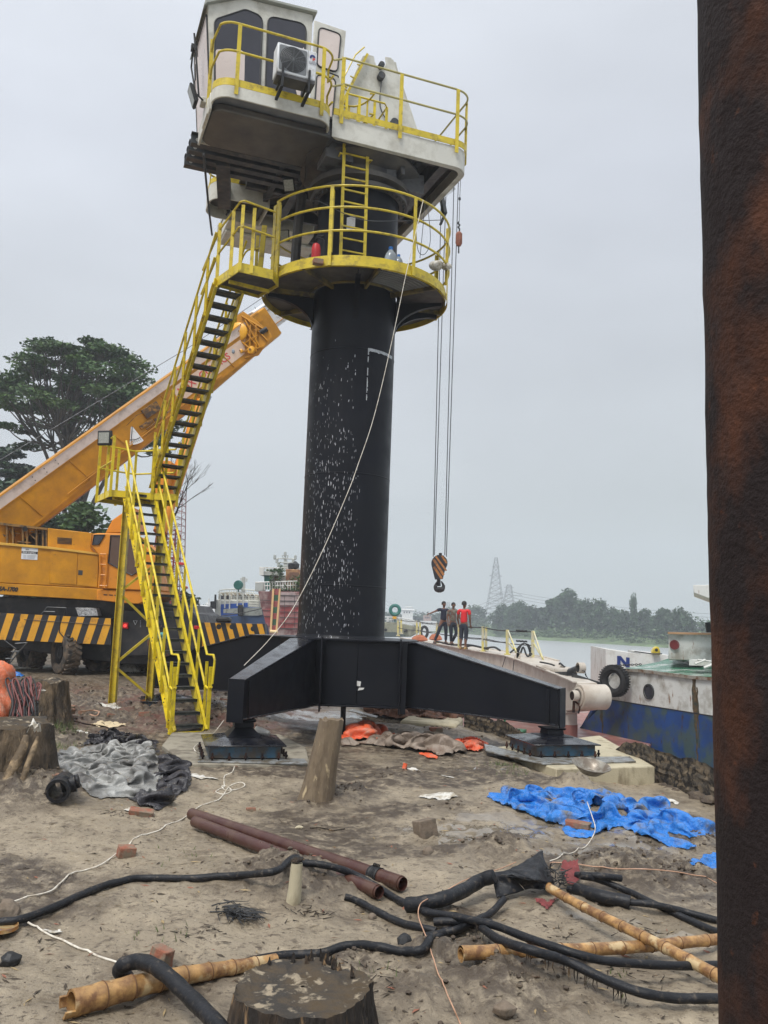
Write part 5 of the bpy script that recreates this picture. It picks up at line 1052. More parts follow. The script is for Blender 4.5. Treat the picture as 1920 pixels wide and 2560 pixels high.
# boom head
def hq(x, y, off=0.0): return P(x, y, 29.9 + off)
m = MB(); ext(m, [(596, 786), (608, 778), (640, 800), (676, 832), (681, 842), (664, 862), (646, 888), (612, 896), (598, 880), (560, 870), (566, 800)], 29.9, .06); hd = m.build('boom_head', OY, truck, bevel=.01); m = MB(); ext(m, [(596, 786), (608, 778), (640, 800), (676, 832), (681, 842), (664, 862), (646, 888), (612, 896), (560, 880), (566, 800)], 31.2, .06); m.build('boom_head', OY, truck, bevel=.01)
m = MB(); rr = random.Random(12)
for (a, b) in (((604, 790), (664, 826)), ((612, 800), (650, 870)), ((600, 812), (640, 862)), ((620, 800), (668, 852)), ((608, 860), (645, 838)), ((600, 850), (632, 880)), ((626, 812), (624, 870)), ((640, 812), (640, 880)), ((604, 880), (660, 866))): m.bar(hq(*a, -.06), hq(*b, -.06), .06, .07, up=bn)
for k in range(12): x = rr.uniform(600, 655); y = 800 + (x - 600) * .6 + rr.uniform(-5, 50); m.tube([hq(x, y, -.05), hq(x, y, -.12)], .03, 6)
m.tube(catmull([hq(625, 805, -.1), hq(632, 812, -.12), hq(640, 818, -.1), hq(650, 826, -.12)], 4), .02, 5); m.build('head_ribs', OY, hd, bevel=.01)
def sheave(x, y, r, nm='sheave'):
    c = hq(x, y, -.1); m = MB(); m.lathe([(0.01, -.05), (r * .26, -.05), (r * .28, -.02), (r * .9, .0), (r, .03), (r, .10), (r * .9, .12)], c, 32, ax=(.25, 1, 0), cap=True); s_ = m.build(nm, M_['truckor'] if False else mat('sheave_yellow', (.74, .36, .01), .4, var=.1), hd); m = MB(); m.lathe([(.001, -.062), (r * .22, -.062), (r * .24, -.05)], c, 14, ax=(.25, 1, 0)); m.build('hub', M_['steelgrey'], s_)
sheave(593, 829, .36); sheave(626, 874, .15); sheave(601, 877, .08)
m = MB(); c = hq(583, 882, -.1); m.lathe([(.14, .1), (.14, -.05), (.11, -.08), (.11, -.16), (.06, -.20), (.001, -.2)], c, 20, ax=(.2, 1, 0)); m.build('winch_motor', M_['cyl'], hd)
m = MB(); m.tube([hq(650, 832, -.05), hq(668, 822, -.05)], .09, 12); m.build('roller', M_['gasket'], hd)
# white inner telescopic section to the tip, hidden tip holds the hook ropes
TI = P(1128, 470, 34.4); a = P(640, 818, 31.2); m = MB(); d_ = (TI - a); u_ = bn.cross(d_.normalized());
if u_.z < 0: u_ = -u_
def ir(c, w, h, h2): return [c + bn * (i * w) + u_ * j for i, j in ((.5, -h2), (.5, h), (.4, h + .05), (-.4, h + .05), (-.5, h), (-.5, -h2))]
m.loft([ir(a, .85, .52, .44), ir(a.lerp(TI, .35), .80, .44, .36), ir(a.lerp(TI, .36), .6, .30, .26), ir(TI, .4, .14, .14)]); inn = m.build('telescopic_section', M_['acwhite'], truck, bevel=.01)
m = MB(); e = a + bn * .43; ee = a.lerp(TI, .35) + bn * .405; m.bar(e - u_ * .30, ee - u_ * .24, .02, .09, up=bn); m.build('wear_strip', OY, inn); m = MB(); m.bar(e + u_ * .30, ee + u_ * .25, .02, .03, up=bn); m.bar(e + u_ * .47, ee + u_ * .40, .02, .02, up=bn); m.bar(P(637, 768, 31.2), P(663, 812, 31.2), .02, .02); m.build('seam', M_['steelgrey'], inn)
m = MB(); m.tube([P(0, 1150, 27), P(470, 870, 30), P(700, 715, 31.5)], .012, 5); m.tube([P(540, 845, 30), P(690, 745, 31.5)], .02, 5); m.build('pendant_rope', M_['wire'], truck)
# ---- carrier: chassis, rear face with lamps, outriggers, wheels
m = MB(); ext(m, [(-120, 1488), (290, 1500), (470, 1512), (480, 1530), (494, 1536), (505, 1560), (505, 1640), (470, 1665), (300, 1660), (-120, 1600)], TY + .4, 3.5); ch = m.build('chassis', K, truck, bevel=.03)
m = MB(); ext(m, [(288, 1524), (482, 1530), (496, 1550), (503, 1640), (288, 1640)], TY + .1, .35); m.build('rear_panel', K, truck, bevel=.02)
m = MB(); ext(m, [(305, 1556), (320, 1557), (320, 1572), (305, 1571)], TY + .04, .05); m.build('tail_lamp', M_['redlens'], truck, bevel=.01); m = MB(); ext(m, [(484, 1564), (500, 1565), (500, 1574), (484, 1573)], TY + .04, .05); m.build('tail_lamp', M_['redlens'], truck, bevel=.01)
m = MB(); m.lathe([(.001, 0), (.045, 0)], P(312.5, 1564, TY + .03), 12, ax=(0, -1, 0)); lit = bpy.data.materials.new('lit_tail_lamp'); lit.use_nodes = True; lb_ = lit.node_tree.nodes['Principled BSDF']; lb_.inputs['Base Color'].default_value = (.6, .01, .01, 1); lb_.inputs['Emission Color'].default_value = (1, .06, .05, 1); lb_.inputs['Emission Strength'].default_value = 1.6; m.build('lamp_bulb', lit, truck)
m = MB(); tp = [(333.5, 1551.5), (343, 1552), (338.3, 1562)]; m.tube(pl(tp, TY + .08), .012, 5, closed=True); m.build('warning_triangle', M_['acwhite'], truck)
m = MB()
for k in range(5): ext(m, [(350, 1551 + k * 3.6), (352.4, 1551 + k * 3.6), (352.4, 1553.4 + k * 3.6), (350, 1553.4 + k * 3.6)], TY + .09, .005)
m.build('rear_lettering', M_['greyletter'], truck)
def striped(x0, x1, ty0, ty1, by0, by1, n, lean, Yv, first):
    """outrigger beam: diagonal yellow and black bands set as faces of one mesh"""
    m = MB(); bx0 = [(x0, ty0), (x1, ty1), (x1, by1), (x0, by0)]; m.mi = 0; ext(m, bx0, Yv, .5)
    w = (x1 - x0) / n; m.mi = 1
    def tp(x): t = (x - x0) / (x1 - x0); return ty0 + (ty1 - ty0) * t
    def bp(x): t = (x - x0) / (x1 - x0); return by0 + (by1 - by0) * t
    for k in range(-4, n + 4):
        a = x0 + (k + (0 if first else .5)) * w; b = a + w * .52; poly = [(a + lean, 0.), (b + lean, 0.), (b, 1.), (a, 1.)]
        # clip each leaning band to the beam's ends
        out = poly
        for side in (0, 1):
            res = []; xb = x0 if side == 0 else x1
            for i in range(len(out)):
                p, q = out[i], out[(i + 1) % len(out)]; ip = p[0] >= xb if side == 0 else p[0] <= xb; iq = q[0] >= xb if side == 0 else q[0] <= xb
                if ip: res.append(p)
                if ip != iq: t = (xb - p[0]) / (q[0] - p[0]); res.append((xb, p[1] + (q[1] - p[1]) * t))
            out = res
            if not out: break
        if len(out) < 3: continue
        m.quad(*[P(x, tp(x) + (bp(x) - tp(x)) * v, Yv - .006) for x, v in out])
    return m
m = striped(-110, 277, 1527, 1546, 1594, 1612, 11, 22, TY - .35, True); o1 = m.build('outrigger_beam', [M_['stripeblack'], M_['stripeyel']], truck, smooth=0)
m = MB(); c = P(43, 1548, TY - .36); m.lathe([(.001, 0), (.085, 0)], c, 14, ax=(0, -1, 0)); m.build('beam_hole', M_['gasket'], o1); m = MB(); m.tube(pl([(60, 1549), (277, 1563)], TY - .37), .008, 4); m.tube(pl([(150, 1540), (148, 1580), (170, 1605)], TY - .37), .016, 5); m.build('seam', K, o1)
m = striped(505, 662, 1556, 1560, 1632, 1632, 6, -20, TY + .2, True); o2 = m.build('outrigger_beam', [M_['stripeblack'], M_['stripeyel']], truck, smooth=0)
m = MB()
for x, y in ((547, 1567), (580, 1567), (633, 1572)): m.lathe([(.001, 0), (.075, 0)], P(x, y, TY + .19), 14, ax=(0, -1, 0))
m.build('beam_hole', M_['gasket'], o2); m = MB(); ext(m, [(540, 1542), (572, 1543), (574, 1557), (538, 1556)], TY + .1, .5); m.build('hose_bundle', M_['gasket'], truck, bevel=.05)
m = MB(); ext(m, [(188, 1519), (240, 1520), (246, 1540), (196, 1541)], TY - .2, .3); m.build('foil_lagging', M_['foil'], truck, bevel=.01)
m = MB(); m.tube(pl([(100, 1540), (118, 1518), (165, 1520), (160, 1541)], TY - .3), .02, 5); m.tube(pl([(110, 1529), (138, 1530)], TY - .3), .02, 5); m.tube(pl([(10, 1600), (40, 1622), (12, 1668)], TY - .5), .02, 5); m.tube(pl([(68, 1606), (48, 1628), (20, 1664)], TY - .5), .02, 5); m.tube(pl([(38, 1609), (68, 1607)], TY - .5), .02, 5); m.tube(pl([(28, 1629), (50, 1628)], TY - .5), .02, 5); m.tube(pl([(14, 1647), (34, 1646)], TY - .5), .02, 5); m.build('access_step', M_['steelgrey'], truck)
def wheel(px, Yv, r, par, w=.42, yaw=-.85, zc=None):
    ax = Vector((math.sin(yaw), -math.cos(yaw), 0)); c = P(px, 1640, Yv); c.z = zc or (gz(c.x, c.y) + r * .96)
    m = MB(); m.lathe([(r * .56, -.02), (r * .60, .03), (r * .80, .045), (r * .93, .02), (r, -.05), (r, -w + .05), (r * .93, -w), (r * .6, -w)], c, 48, ax=ax); 
    a = ax.cross(Vector((0, 0, 1))).normalized(); b = ax.cross(a)
    for k in range(26):
        for side in (0, 1):
            t = (k + side * .5) / 26 * 6.283; d = a * math.cos(t) + b * math.sin(t); tt = ax.cross(d); base = c + d * (r + .012)
            m.bar(base + ax * (-.02 if side else -w + .02), base + ax * (-w * .5) + tt * .08, .075, .05, up=d)
    ty = m.build('wheel', M_['tyre'], par); m = MB(); m.lathe([(r * .58, -.03), (r * .52, -.10), (r * .30, -.14), (r * .28, -.02), (r * .10, .02), (.001, .02)], c, 32, ax=ax); m.build('rim', K, ty)
    return ty
wheel(147, 24.9, .62, truck); wheel(62, 26.4, .62, truck, yaw=-.75); wheel(245, 26.0, .60, truck, yaw=-.3); wheel(330, 26.6, .6, truck, yaw=-.2); wheel(-20, 27.4, .62, truck)
m = MB(); ext(m, [(300, 1600), (500, 1600), (480, 1680), (320, 1680)], 27.2, 1.0); m.build('axle_block', K, truck)
# red lattice crane far behind the stair
lc = thing('lattice_crane', 'red and white lattice boom crane far behind the stair, hook ropes hanging beside it', 'crane', P(408, 1500, 62) - Vector((0, 0, 0)))
def lattice(m, a, b, wa, wb, n, r=.05, sq=True):
    a, b = Vector(a), Vector(b); d = (b - a).normalized(); u = d.cross(Vector((0, 1, 0)));
    if u.length < .2: u = d.cross(Vector((1, 0, 0)))
    u.normalize(); v = d.cross(u); prev = None
    for k in range(n + 1):
        t = k / n; w = wa + (wb - wa) * t; c = a.lerp(b, t); q = [c + u * (i * w / 2) + v * (j * w / 2) for i, j in ((-1, -1), (1, -1), (1, 1), (-1, 1))]
        for i in range(4): m.tube([q[i], q[(i + 1) % 4]], r * .5, 4, cap=False)
        if prev:
            for i in range(4): m.tube([prev[i], q[i]], r, 4, cap=False); m.tube([prev[i], q[(i + 1) % 4]], r * .5, 4, cap=False)
        prev = q
m = MB(); lattice(m, P(428, 1500, 62), P(440, 1230, 62), 1.5, 1.2, 16, .035); m.build('mast', mat('red_white_lattice', (.30, .14, .13), .6, var=.5, vs=1.2), lc); m = MB(); lattice(m, P(400, 1540, 60), P(422, 1330, 61), 1.7, 1.3, 9, .06); m.build('boom', mat('dull_red_lattice', (.22, .03, .03), .6, var=.3), lc)
m = MB(); ext(m, [(437, 1404), (458, 1406), (459, 1413), (437, 1411)], 60, .5); ext(m, [(452, 1462), (466, 1466), (466, 1472), (452, 1470)], 60, .5); m.build('rope_block', M_['redpaint'], lc, bevel=.03); m = MB()
for a, b in (((436, 1300), (442, 1405)), ((438, 1300), (450, 1405)), ((443, 1412), (456, 1465)), ((452, 1412), (462, 1465)), ((447, 1412), (450, 1480))): m.tube([P(*a, 60), P(*b, 60)], .018, 4)
m.tube(pl([(440, 1475), (440, 1490), (462, 1490), (465, 1468)], 60), .05, 5); m.build('ropes', M_['wire'], lc)
# ================================================================= HOOK BLOCKS
hy = 34.2
hb = thing('hook_block', 'orange and black striped double-hook block hanging beside the column', 'hook block', P(1098, 1430, hy)); 
def HP(x, y, d=0.0): return P(x, y, hy + d)
z5 = lambda X, Yy: (1040 + X / 13.0, 1330 + Yy / 13.0)
out = [z5(*p) for p in ((600, 800), (700, 745), (900, 760), (970, 880), (1015, 980), (1005, 1080), (940, 1260), (870, 1530), (620, 1545), (590, 1440), (500, 1060), (505, 960), (550, 880))]
m = MB()
for d in (-.22, .14): m.prism([HP(x, y, d) for x, y in out], (0, .05, 0))
m.mi = 1
for (a, b, w) in (((640, 790), (990, 1260), 55), ((570, 890), (900, 1400), 75), ((585, 1130), (840, 1520), 75), ((840, 770), (1000, 1010), 60)):
    pa, pb = Vector(z5(*a)), Vector(z5(*b)); dv = (pb - pa).normalized(); nv = Vector((-dv.y, dv.x)) * (w / 13 / 2); poly = [pa - nv, pb - nv, pb + nv, pa + nv]; m.quad(*[HP(q.x, q.y, -.226) for q in poly])
m.build('side_plate', [M_['stripeblack'], mat('rusty_orange', (.40, .16, .04), .7, var=.3, vs=9, dirt=(.14, .06, .03), amt=.3, ds=8)], hb, smooth=0)
m = MB(); m.lathe([(.001, 0), (.30, 0), (.32, .05), (.27, .14), (.32, .24), (.30, .28), (.001, .28)], HP(*z5(770, 1000), -.15), 28, ax=(0, 1, 0)); m.build('sheave', M_['steelgrey'], hb)
m = MB(); m.prism([HP(*z5(*p), -.03) for p in ((745, 680), (840, 680), (845, 780), (745, 780))], (0, .06, 0)); m.build('eye_plate', M_['rust'], hb)
m = MB(); m.tube([HP(*z5(735, 1540)), HP(*z5(745, 1760))], .075, 12)
for s in (-1, 1): m.tube(catmull([HP(*z5(760, 1880)), HP(*z5(760 + s * 85, 1870)), HP(*z5(760 + s * 130, 1780)), HP(*z5(760 + s * 115, 1700)), HP(*z5(760 + s * 60, 1600))], 6), [.11, .12, .12, .11, .10, .10, .10, .10, .09, .09, .085, .08, .075, .07, .065, .06, .055, .05, .05, .045, .04, .035, .03, .03, .025], 10)
m.build('hook', M_['truckblack'], hb)
rp = thing('hoist_ropes', 'bundle of long steel hoist ropes running up from the striped hook block', 'ropes', P(1098, 1390, hy))
for i, (xb, yb, xt) in enumerate(((1083, 1392, 1104), (1086, 1388, 1116), (1112, 1388, 1135), (1116, 1392, 1146))):
    m = MB(); m.tube([P(xb, yb, hy), P(xt, 450, hy)], .020, 6); m.build('rope', M_['wire'], rp)
ah = thing('ball_hook', 'small rusty weight and hook hanging on a single line beside the upper deck', 'hook', P(1147, 600, 30)); w2 = lambda X, Yy: P(820 + X / 4.1475, 340 + Yy / 4.1475, 30)
m = MB(); m.tube([w2(1378, 380), w2(1366, 650)], .012, 5); m.tube([w2(1366, 650), w2(1360, 890)], .012, 5); m.build('line', M_['wire'], ah)
m = MB(); c = w2(1357, 1085); m.lathe([(.05, .34), (.12, .26), (.125, -.10), (.08, -.20), (.03, -.22)], c, 12, cap=True); m.build('weight', mat('rusty_weight', (.26, .09, .05), .8, var=.4, vs=8), ah)
m = MB(); m.tube(catmull([w2(1357, 890), w2(1348, 905), w2(1366, 925), w2(1350, 945), w2(1364, 965), w2(1358, 1010)], 4), .03, 6); m.tube([w2(1355, 1145), w2(1355, 1215)], .028, 6); m.tube([w2(1364, 640), w2(1366, 662)], .045, 8); m.build('chain', M_['gasket'], ah)
# ================================================================= BARGE, JIB ON IT, PEOPLE, SHIPS
def sp(m, pts, Yv, dep, dx=0.0): m.prism([P(x, y, Yv) for x, y in pts], (dx, dep, 0)); return m
# red lead deck barge
bg_ = thing('deck_barge', 'flat barge with red lead deck lying under the cream jib', 'barge', (3.5, 26, -2))
m = MB(); dk = [(1.35, 19.6), (3.2, 18.0), (5.2, 18.4), (7.4, 22), (7.0, 46), (-3.2, 46), (-1.2, 25.5)]; m.prism([(x, y, -2.3) for x, y in dk], (0, 0, 1.7)); m.build('hull', M_['deckred'], bg_, bevel=.03)
m = MB()
for k in range(3): m.tube([(1.8 + k * .12, 21.5, -.56), (4.9 + k * .1, 19.2, -.56)], .028, 6)
m.build('deck_pipe', mat('pale_pipe', (.50, .42, .33), .6), bg_)
a = G(1308, 1822, -.45); m = MB(); m.box((2.75, 19.9, -.38), (1.2, .6, .08), -.35); m.box((2.9, 19.85, -.5), (1.5, .8, .12), -.35); m.tube([(2.5, 20, -.3), (2.5, 20, -.12)], .03, 6); m.tube([(2.9, 19.9, -.3), (2.9, 19.9, -.12)], .03, 6); m.build('green_hatch', mat('hatch_green', (.03, .16, .07), .5, var=.3), bg_, bevel=.01)
c = G(1421, 1845, -.6); m = MB(); m.lathe([(.21, 0), (.21, .32)], c, 18); m.mi = 1; m.lathe([(.20, .32), (.20, .58), (.25, .60), (.25, .64), (.001, .66)], c, 18); m.build('bollard', [mat('bollard_red', (.28, .12, .10), .6, var=.3), mat('bollard_white', (.50, .46, .42), .5, var=.15)], bg_)
m = MB(); m.box((-.9, 30, -.35), (5.5, 5, .5), .1); m.build('hatch_coaming', M_['steelgrey'], bg_, bevel=.02)
# dark lines and junk on the barge left of the jib
# cream jib
jib = thing('crane_jib', 'long cream box-section jib with big end roller resting on the red barge', 'crane jib', (4.0, 26, -.6))
J = M_['boomcream']
tops = [P(1000, 1594, 47), P(1030, 1601, 43), P(1100, 1612, 38.5), P(1200, 1630, 31.5), P(1265, 1640, 27.5), P(1298, 1651, 25.6), P(1395, 1688, 21.3), P(1440, 1707, 19.7)]
hts = [.9, .9, .95, 1.0, 1.0, 1.0, .88, .60]; W_ = Vector((1.25, .42, 0)); rings = []
for p, h in zip(tops, hts): w_ = W_ * (.42 if len(rings) > 5 else 1); rings.append([p, p + w_, p + w_ - Vector((0, 0, h)), p - Vector((0, 0, h))])
m = MB(); m.loft(rings); m.build('box_girder', J, jib, bevel=.012)
m = MB()
for i_, (p, q) in enumerate(zip(tops[:-1], tops[1:])):
    m.bar(p + Vector((-.03, -.02, .015)), q + Vector((-.03, -.02, .015)), .10, .03)
    if i_ < 5: m.bar(p + W_ + Vector((0, 0, .015)), q + W_ + Vector((0, 0, .015)), .10, .03)
m.build('top_flange', J, jib)
m = MB(); c = P(1450, 1742, 19.45); ax = Vector((1.0, .30, 0)).normalized(); c0 = c - ax * .02
m.lathe([(.275, .0), (.28, .02), (.28, .64), (.265, .66), (.001, .66)], c0, 40, ax=ax); m.lathe([(.001, -.01), (.265, -.01), (.275, .0)], c0, 40, ax=ax); rl = m.build('end_roller', J, jib)
m = MB(); m.lathe([(.18, -.04), (.21, -.03), (.21, 0)], c0, 28, ax=ax); m.lathe([(.10, -.16), (.12, -.16), (.12, -.03)], c0 + Vector((-.02, 0, .02)), 20, ax=ax); m.build('roller_boss', J, rl); m = MB(); m.lathe([(.001, -.155), (.10, -.155)], c0 + Vector((-.02, 0, .02)), 16, ax=ax); m.bar(c0 + Vector((-.12, -.06, .05)), c0 + Vector((-.14, -.06, -.34)), .06, .05); m.tube(catmull([c0 + Vector((-.1, -.05, -.1)), c0 + Vector((0, -.06, -.2)), c0 + Vector((-.03, -.06, -.36))], 4), .02, 5); m.build('shackle', M_['rust'], rl)
m = MB(); m.tube([P(1360, 1672, 22.8), P(1420, 1682, 21.6)], .10, 12); m.tube([P(1395, 1676, 22.4), P(1406, 1679, 22.2)], .16, 12); m.tube([P(1418, 1681, 21.7), P(1428, 1683, 21.5)], .14, 12); m.build('hydraulic_ram', J, jib); m = MB(); m.tube([P(1420, 1682, 21.6), P(1446, 1672, 21.1)], .09, 12); m.build('ram_rod', M_['steelgrey'], jib); m = MB(); c = P(1444, 1669.5, 21.0); m.lathe([(.11, 0), (.13, 0), (.13, .16), (.10, .18), (.06, .10)], c, 18, ax=(1, .2, 0)); m.build('ram_eye', J, jib)
m = MB(); m.tube(catmull([P(1350, 1655, 22.9), P(1375, 1660, 22.6), P(1395, 1666, 22.4), P(1400, 1658, 22.3), P(1412, 1668, 22)], 5), .022, 6); m.tube(catmull([P(1455, 1676, 20.9), P(1463, 1680, 20.9), P(1466, 1692, 20.9), P(1462, 1684, 20.9), P(1470, 1696, 20.9)], 5), .008, 5)
m.tube(catmull([P(1275, 1632, 27.5), P(1290, 1622, 27.5), P(1300, 1634, 27.5), P(1308, 1618, 27.5), P(1318, 1640, 27.2), P(1330, 1634, 27.2)], 5), .03, 6); m.tube(catmull([P(1150, 1622, 34), P(1180, 1614, 33), P(1210, 1620, 32), P(1235, 1618, 31), P(1250, 1626, 30)], 5), .035, 6); m.tube(catmull([P(1090, 1603, 38), P(1130, 1612, 36), P(1170, 1612, 34), P(1220, 1622, 32)], 5), .04, 6); m.build('hydraulic_hose', M_['gasket'], jib)
m = MB(); m.bar(P(1286, 1650, 26), P(1296, 1632, 26), .05, .10); m.bar(P(1296, 1632, 26), P(1296, 1658, 26), .05, .12); m.bar(P(1300, 1650, 26.3), P(1325, 1662, 25.0), .04, .04); m.tube(pl([(1340, 1664), (1382, 1680), (1395, 1684), (1396, 1688)], 22.3), .02, 5); m.build('lug', J, jib); m = MB(); m.bar(P(1400, 1690, 21.8), P(1430, 1690, 21.3), .3, .2); m.bar(P(1430, 1692, 21.0), P(1500, 1714, 20.3), .04, .16); m.build('walkway_plate', M_['steelgrey'], jib)
m = MB(); m.bar(P(1208, 1632, 31.0), P(1212, 1652, 30.9), .02, .02); m.bar(P(1264, 1641, 27.4), P(1256, 1668, 27.4), .02, .02); m.bar(P(1285, 1650, 26), P(1282, 1680, 26), .02, .02); m.bar(P(1335, 1668, 23.9), P(1335, 1696, 23.9), .02, .02); m.build('sling', M_['gasket'], jib)
# rail posts
near = [(995, 1548, 1590, 46), (1042, 1551, 1600, 43), (1092, 1557, 1608, 39), (1147, 1560, 1621, 35), (1207, 1566, 1629, 32), (1268, 1574, 1637, 28.5)]
farp = [(1003, 1549, 1585, 46.5), (1050, 1556, 1592, 43.6), (1215, 1568, 1626, 32.5), (1332, 1577, 1650, 27.5)]
yp = mat('faded_yellow_post', (.60, .52, .16), .5, var=.15, dirt=(.5, .48, .38), amt=.4, ds=3)
for x, y0, y1, Yv in near + farp:
    m = MB(); m.bar(P(x, y1, Yv), P(x, y0, Yv), .09, .06, up=(0, 1, 0)); m.bar(P(x, y1, Yv), P(x, y1 - 3, Yv), .20, .12, up=(0, 1, 0)); m.build('rail_post', yp, jib)
m = MB(); m.bar(P(1270, 1576, 28.5), P(1290, 1628, 27.3), .04, .04); m.bar(P(1271, 1606, 28.5), P(1293, 1634, 27.3), .04, .04); m.bar(P(1334, 1578, 27.5), P(1356, 1645, 26.2), .04, .04); m.bar(P(1334, 1608, 27.5), P(1358, 1648, 26.2), .04, .04); m.build('post_brace', yp, jib)
def sag(a, b, s, n=8): return [a.lerp(b, k / n) - Vector((0, 0, s * 4 * (k / n) * (1 - k / n))) for k in range(n + 1)]
for f in (.03, .5):
    m = MB()
    for (xa, a0_, a1_, Ya), (xb, b0_, b1_, Yb_) in zip(near[:-1], near[1:]): m.tube(sag(P(xa, a0_ + (a1_ - a0_) * f, Ya), P(xb, b0_ + (b1_ - b0_) * f, Yb_), .04), .016, 4)
    m.tube(sag(P(1215, 1568 + 58 * f, 32.5), P(1332, 1577 + 73 * f, 27.5), .05), .016, 4); m.tube(sag(P(1050, 1556 + 40 * f, 43.6), P(1215, 1568 + 58 * f, 32.5), .05), .013, 4)
    m.tube([P(1290 + k * 4, 1575.5 + k * .3 + (f > .2) * 26 + (k % 2), 28) for k in range(8)], .03, 5); m.build('guard_wire', M_['gasket'], jib)
m = MB(); rr = random.Random(9)
for k in range(7): m.tube([P(1313, 1608, 27.8) + Vector((.22 * math.cos(w) * rr.uniform(.7, 1.3), 0.05 * k, -.30 + .30 * math.sin(w))) for w in [j / 12 * 6.283 for j in range(12)]], .014, 4, closed=True)
tag(m.build('cable_coil', M_['gasket'], None, P(1313, 1608, 27.8)), 'coil of dark cable hung on the jib rail between the two braced posts', 'cable')
for i, (a, b, lb) in enumerate((((1030, 1590), (1068, 1604), 'rust-orange bundle lying on the jib deck near the column'), ((1074, 1586), (1104, 1604), 'orange-brown bundle lying at the feet of the man in navy'))):
    Yv = 41 - i * 2; m = MB(); pts = []; rr = random.Random(i)
    c0_ = P((a[0] + b[0]) / 2, (a[1] + b[1]) / 2 + 3, Yv); wx = (b[0] - a[0]) / 2150 * Yv / 2
    rings = []
    for k in range(9):
        t = k / 8; h = .28 * math.sin(math.pi * (t * .8 + .1)) * rr.uniform(.8, 1.15); rings.append([c0_ + Vector(((t - .5) * 2 * wx, math.cos(w) * .3, max(-.2, math.sin(w)) * h)) for w in [j / 10 * 6.283 for j in range(10)]])
    m.loft(rings); tag(m.build('tarp_bundle', M_['orange'], None, c0_), lb, 'bundle', 'bundles on the jib')
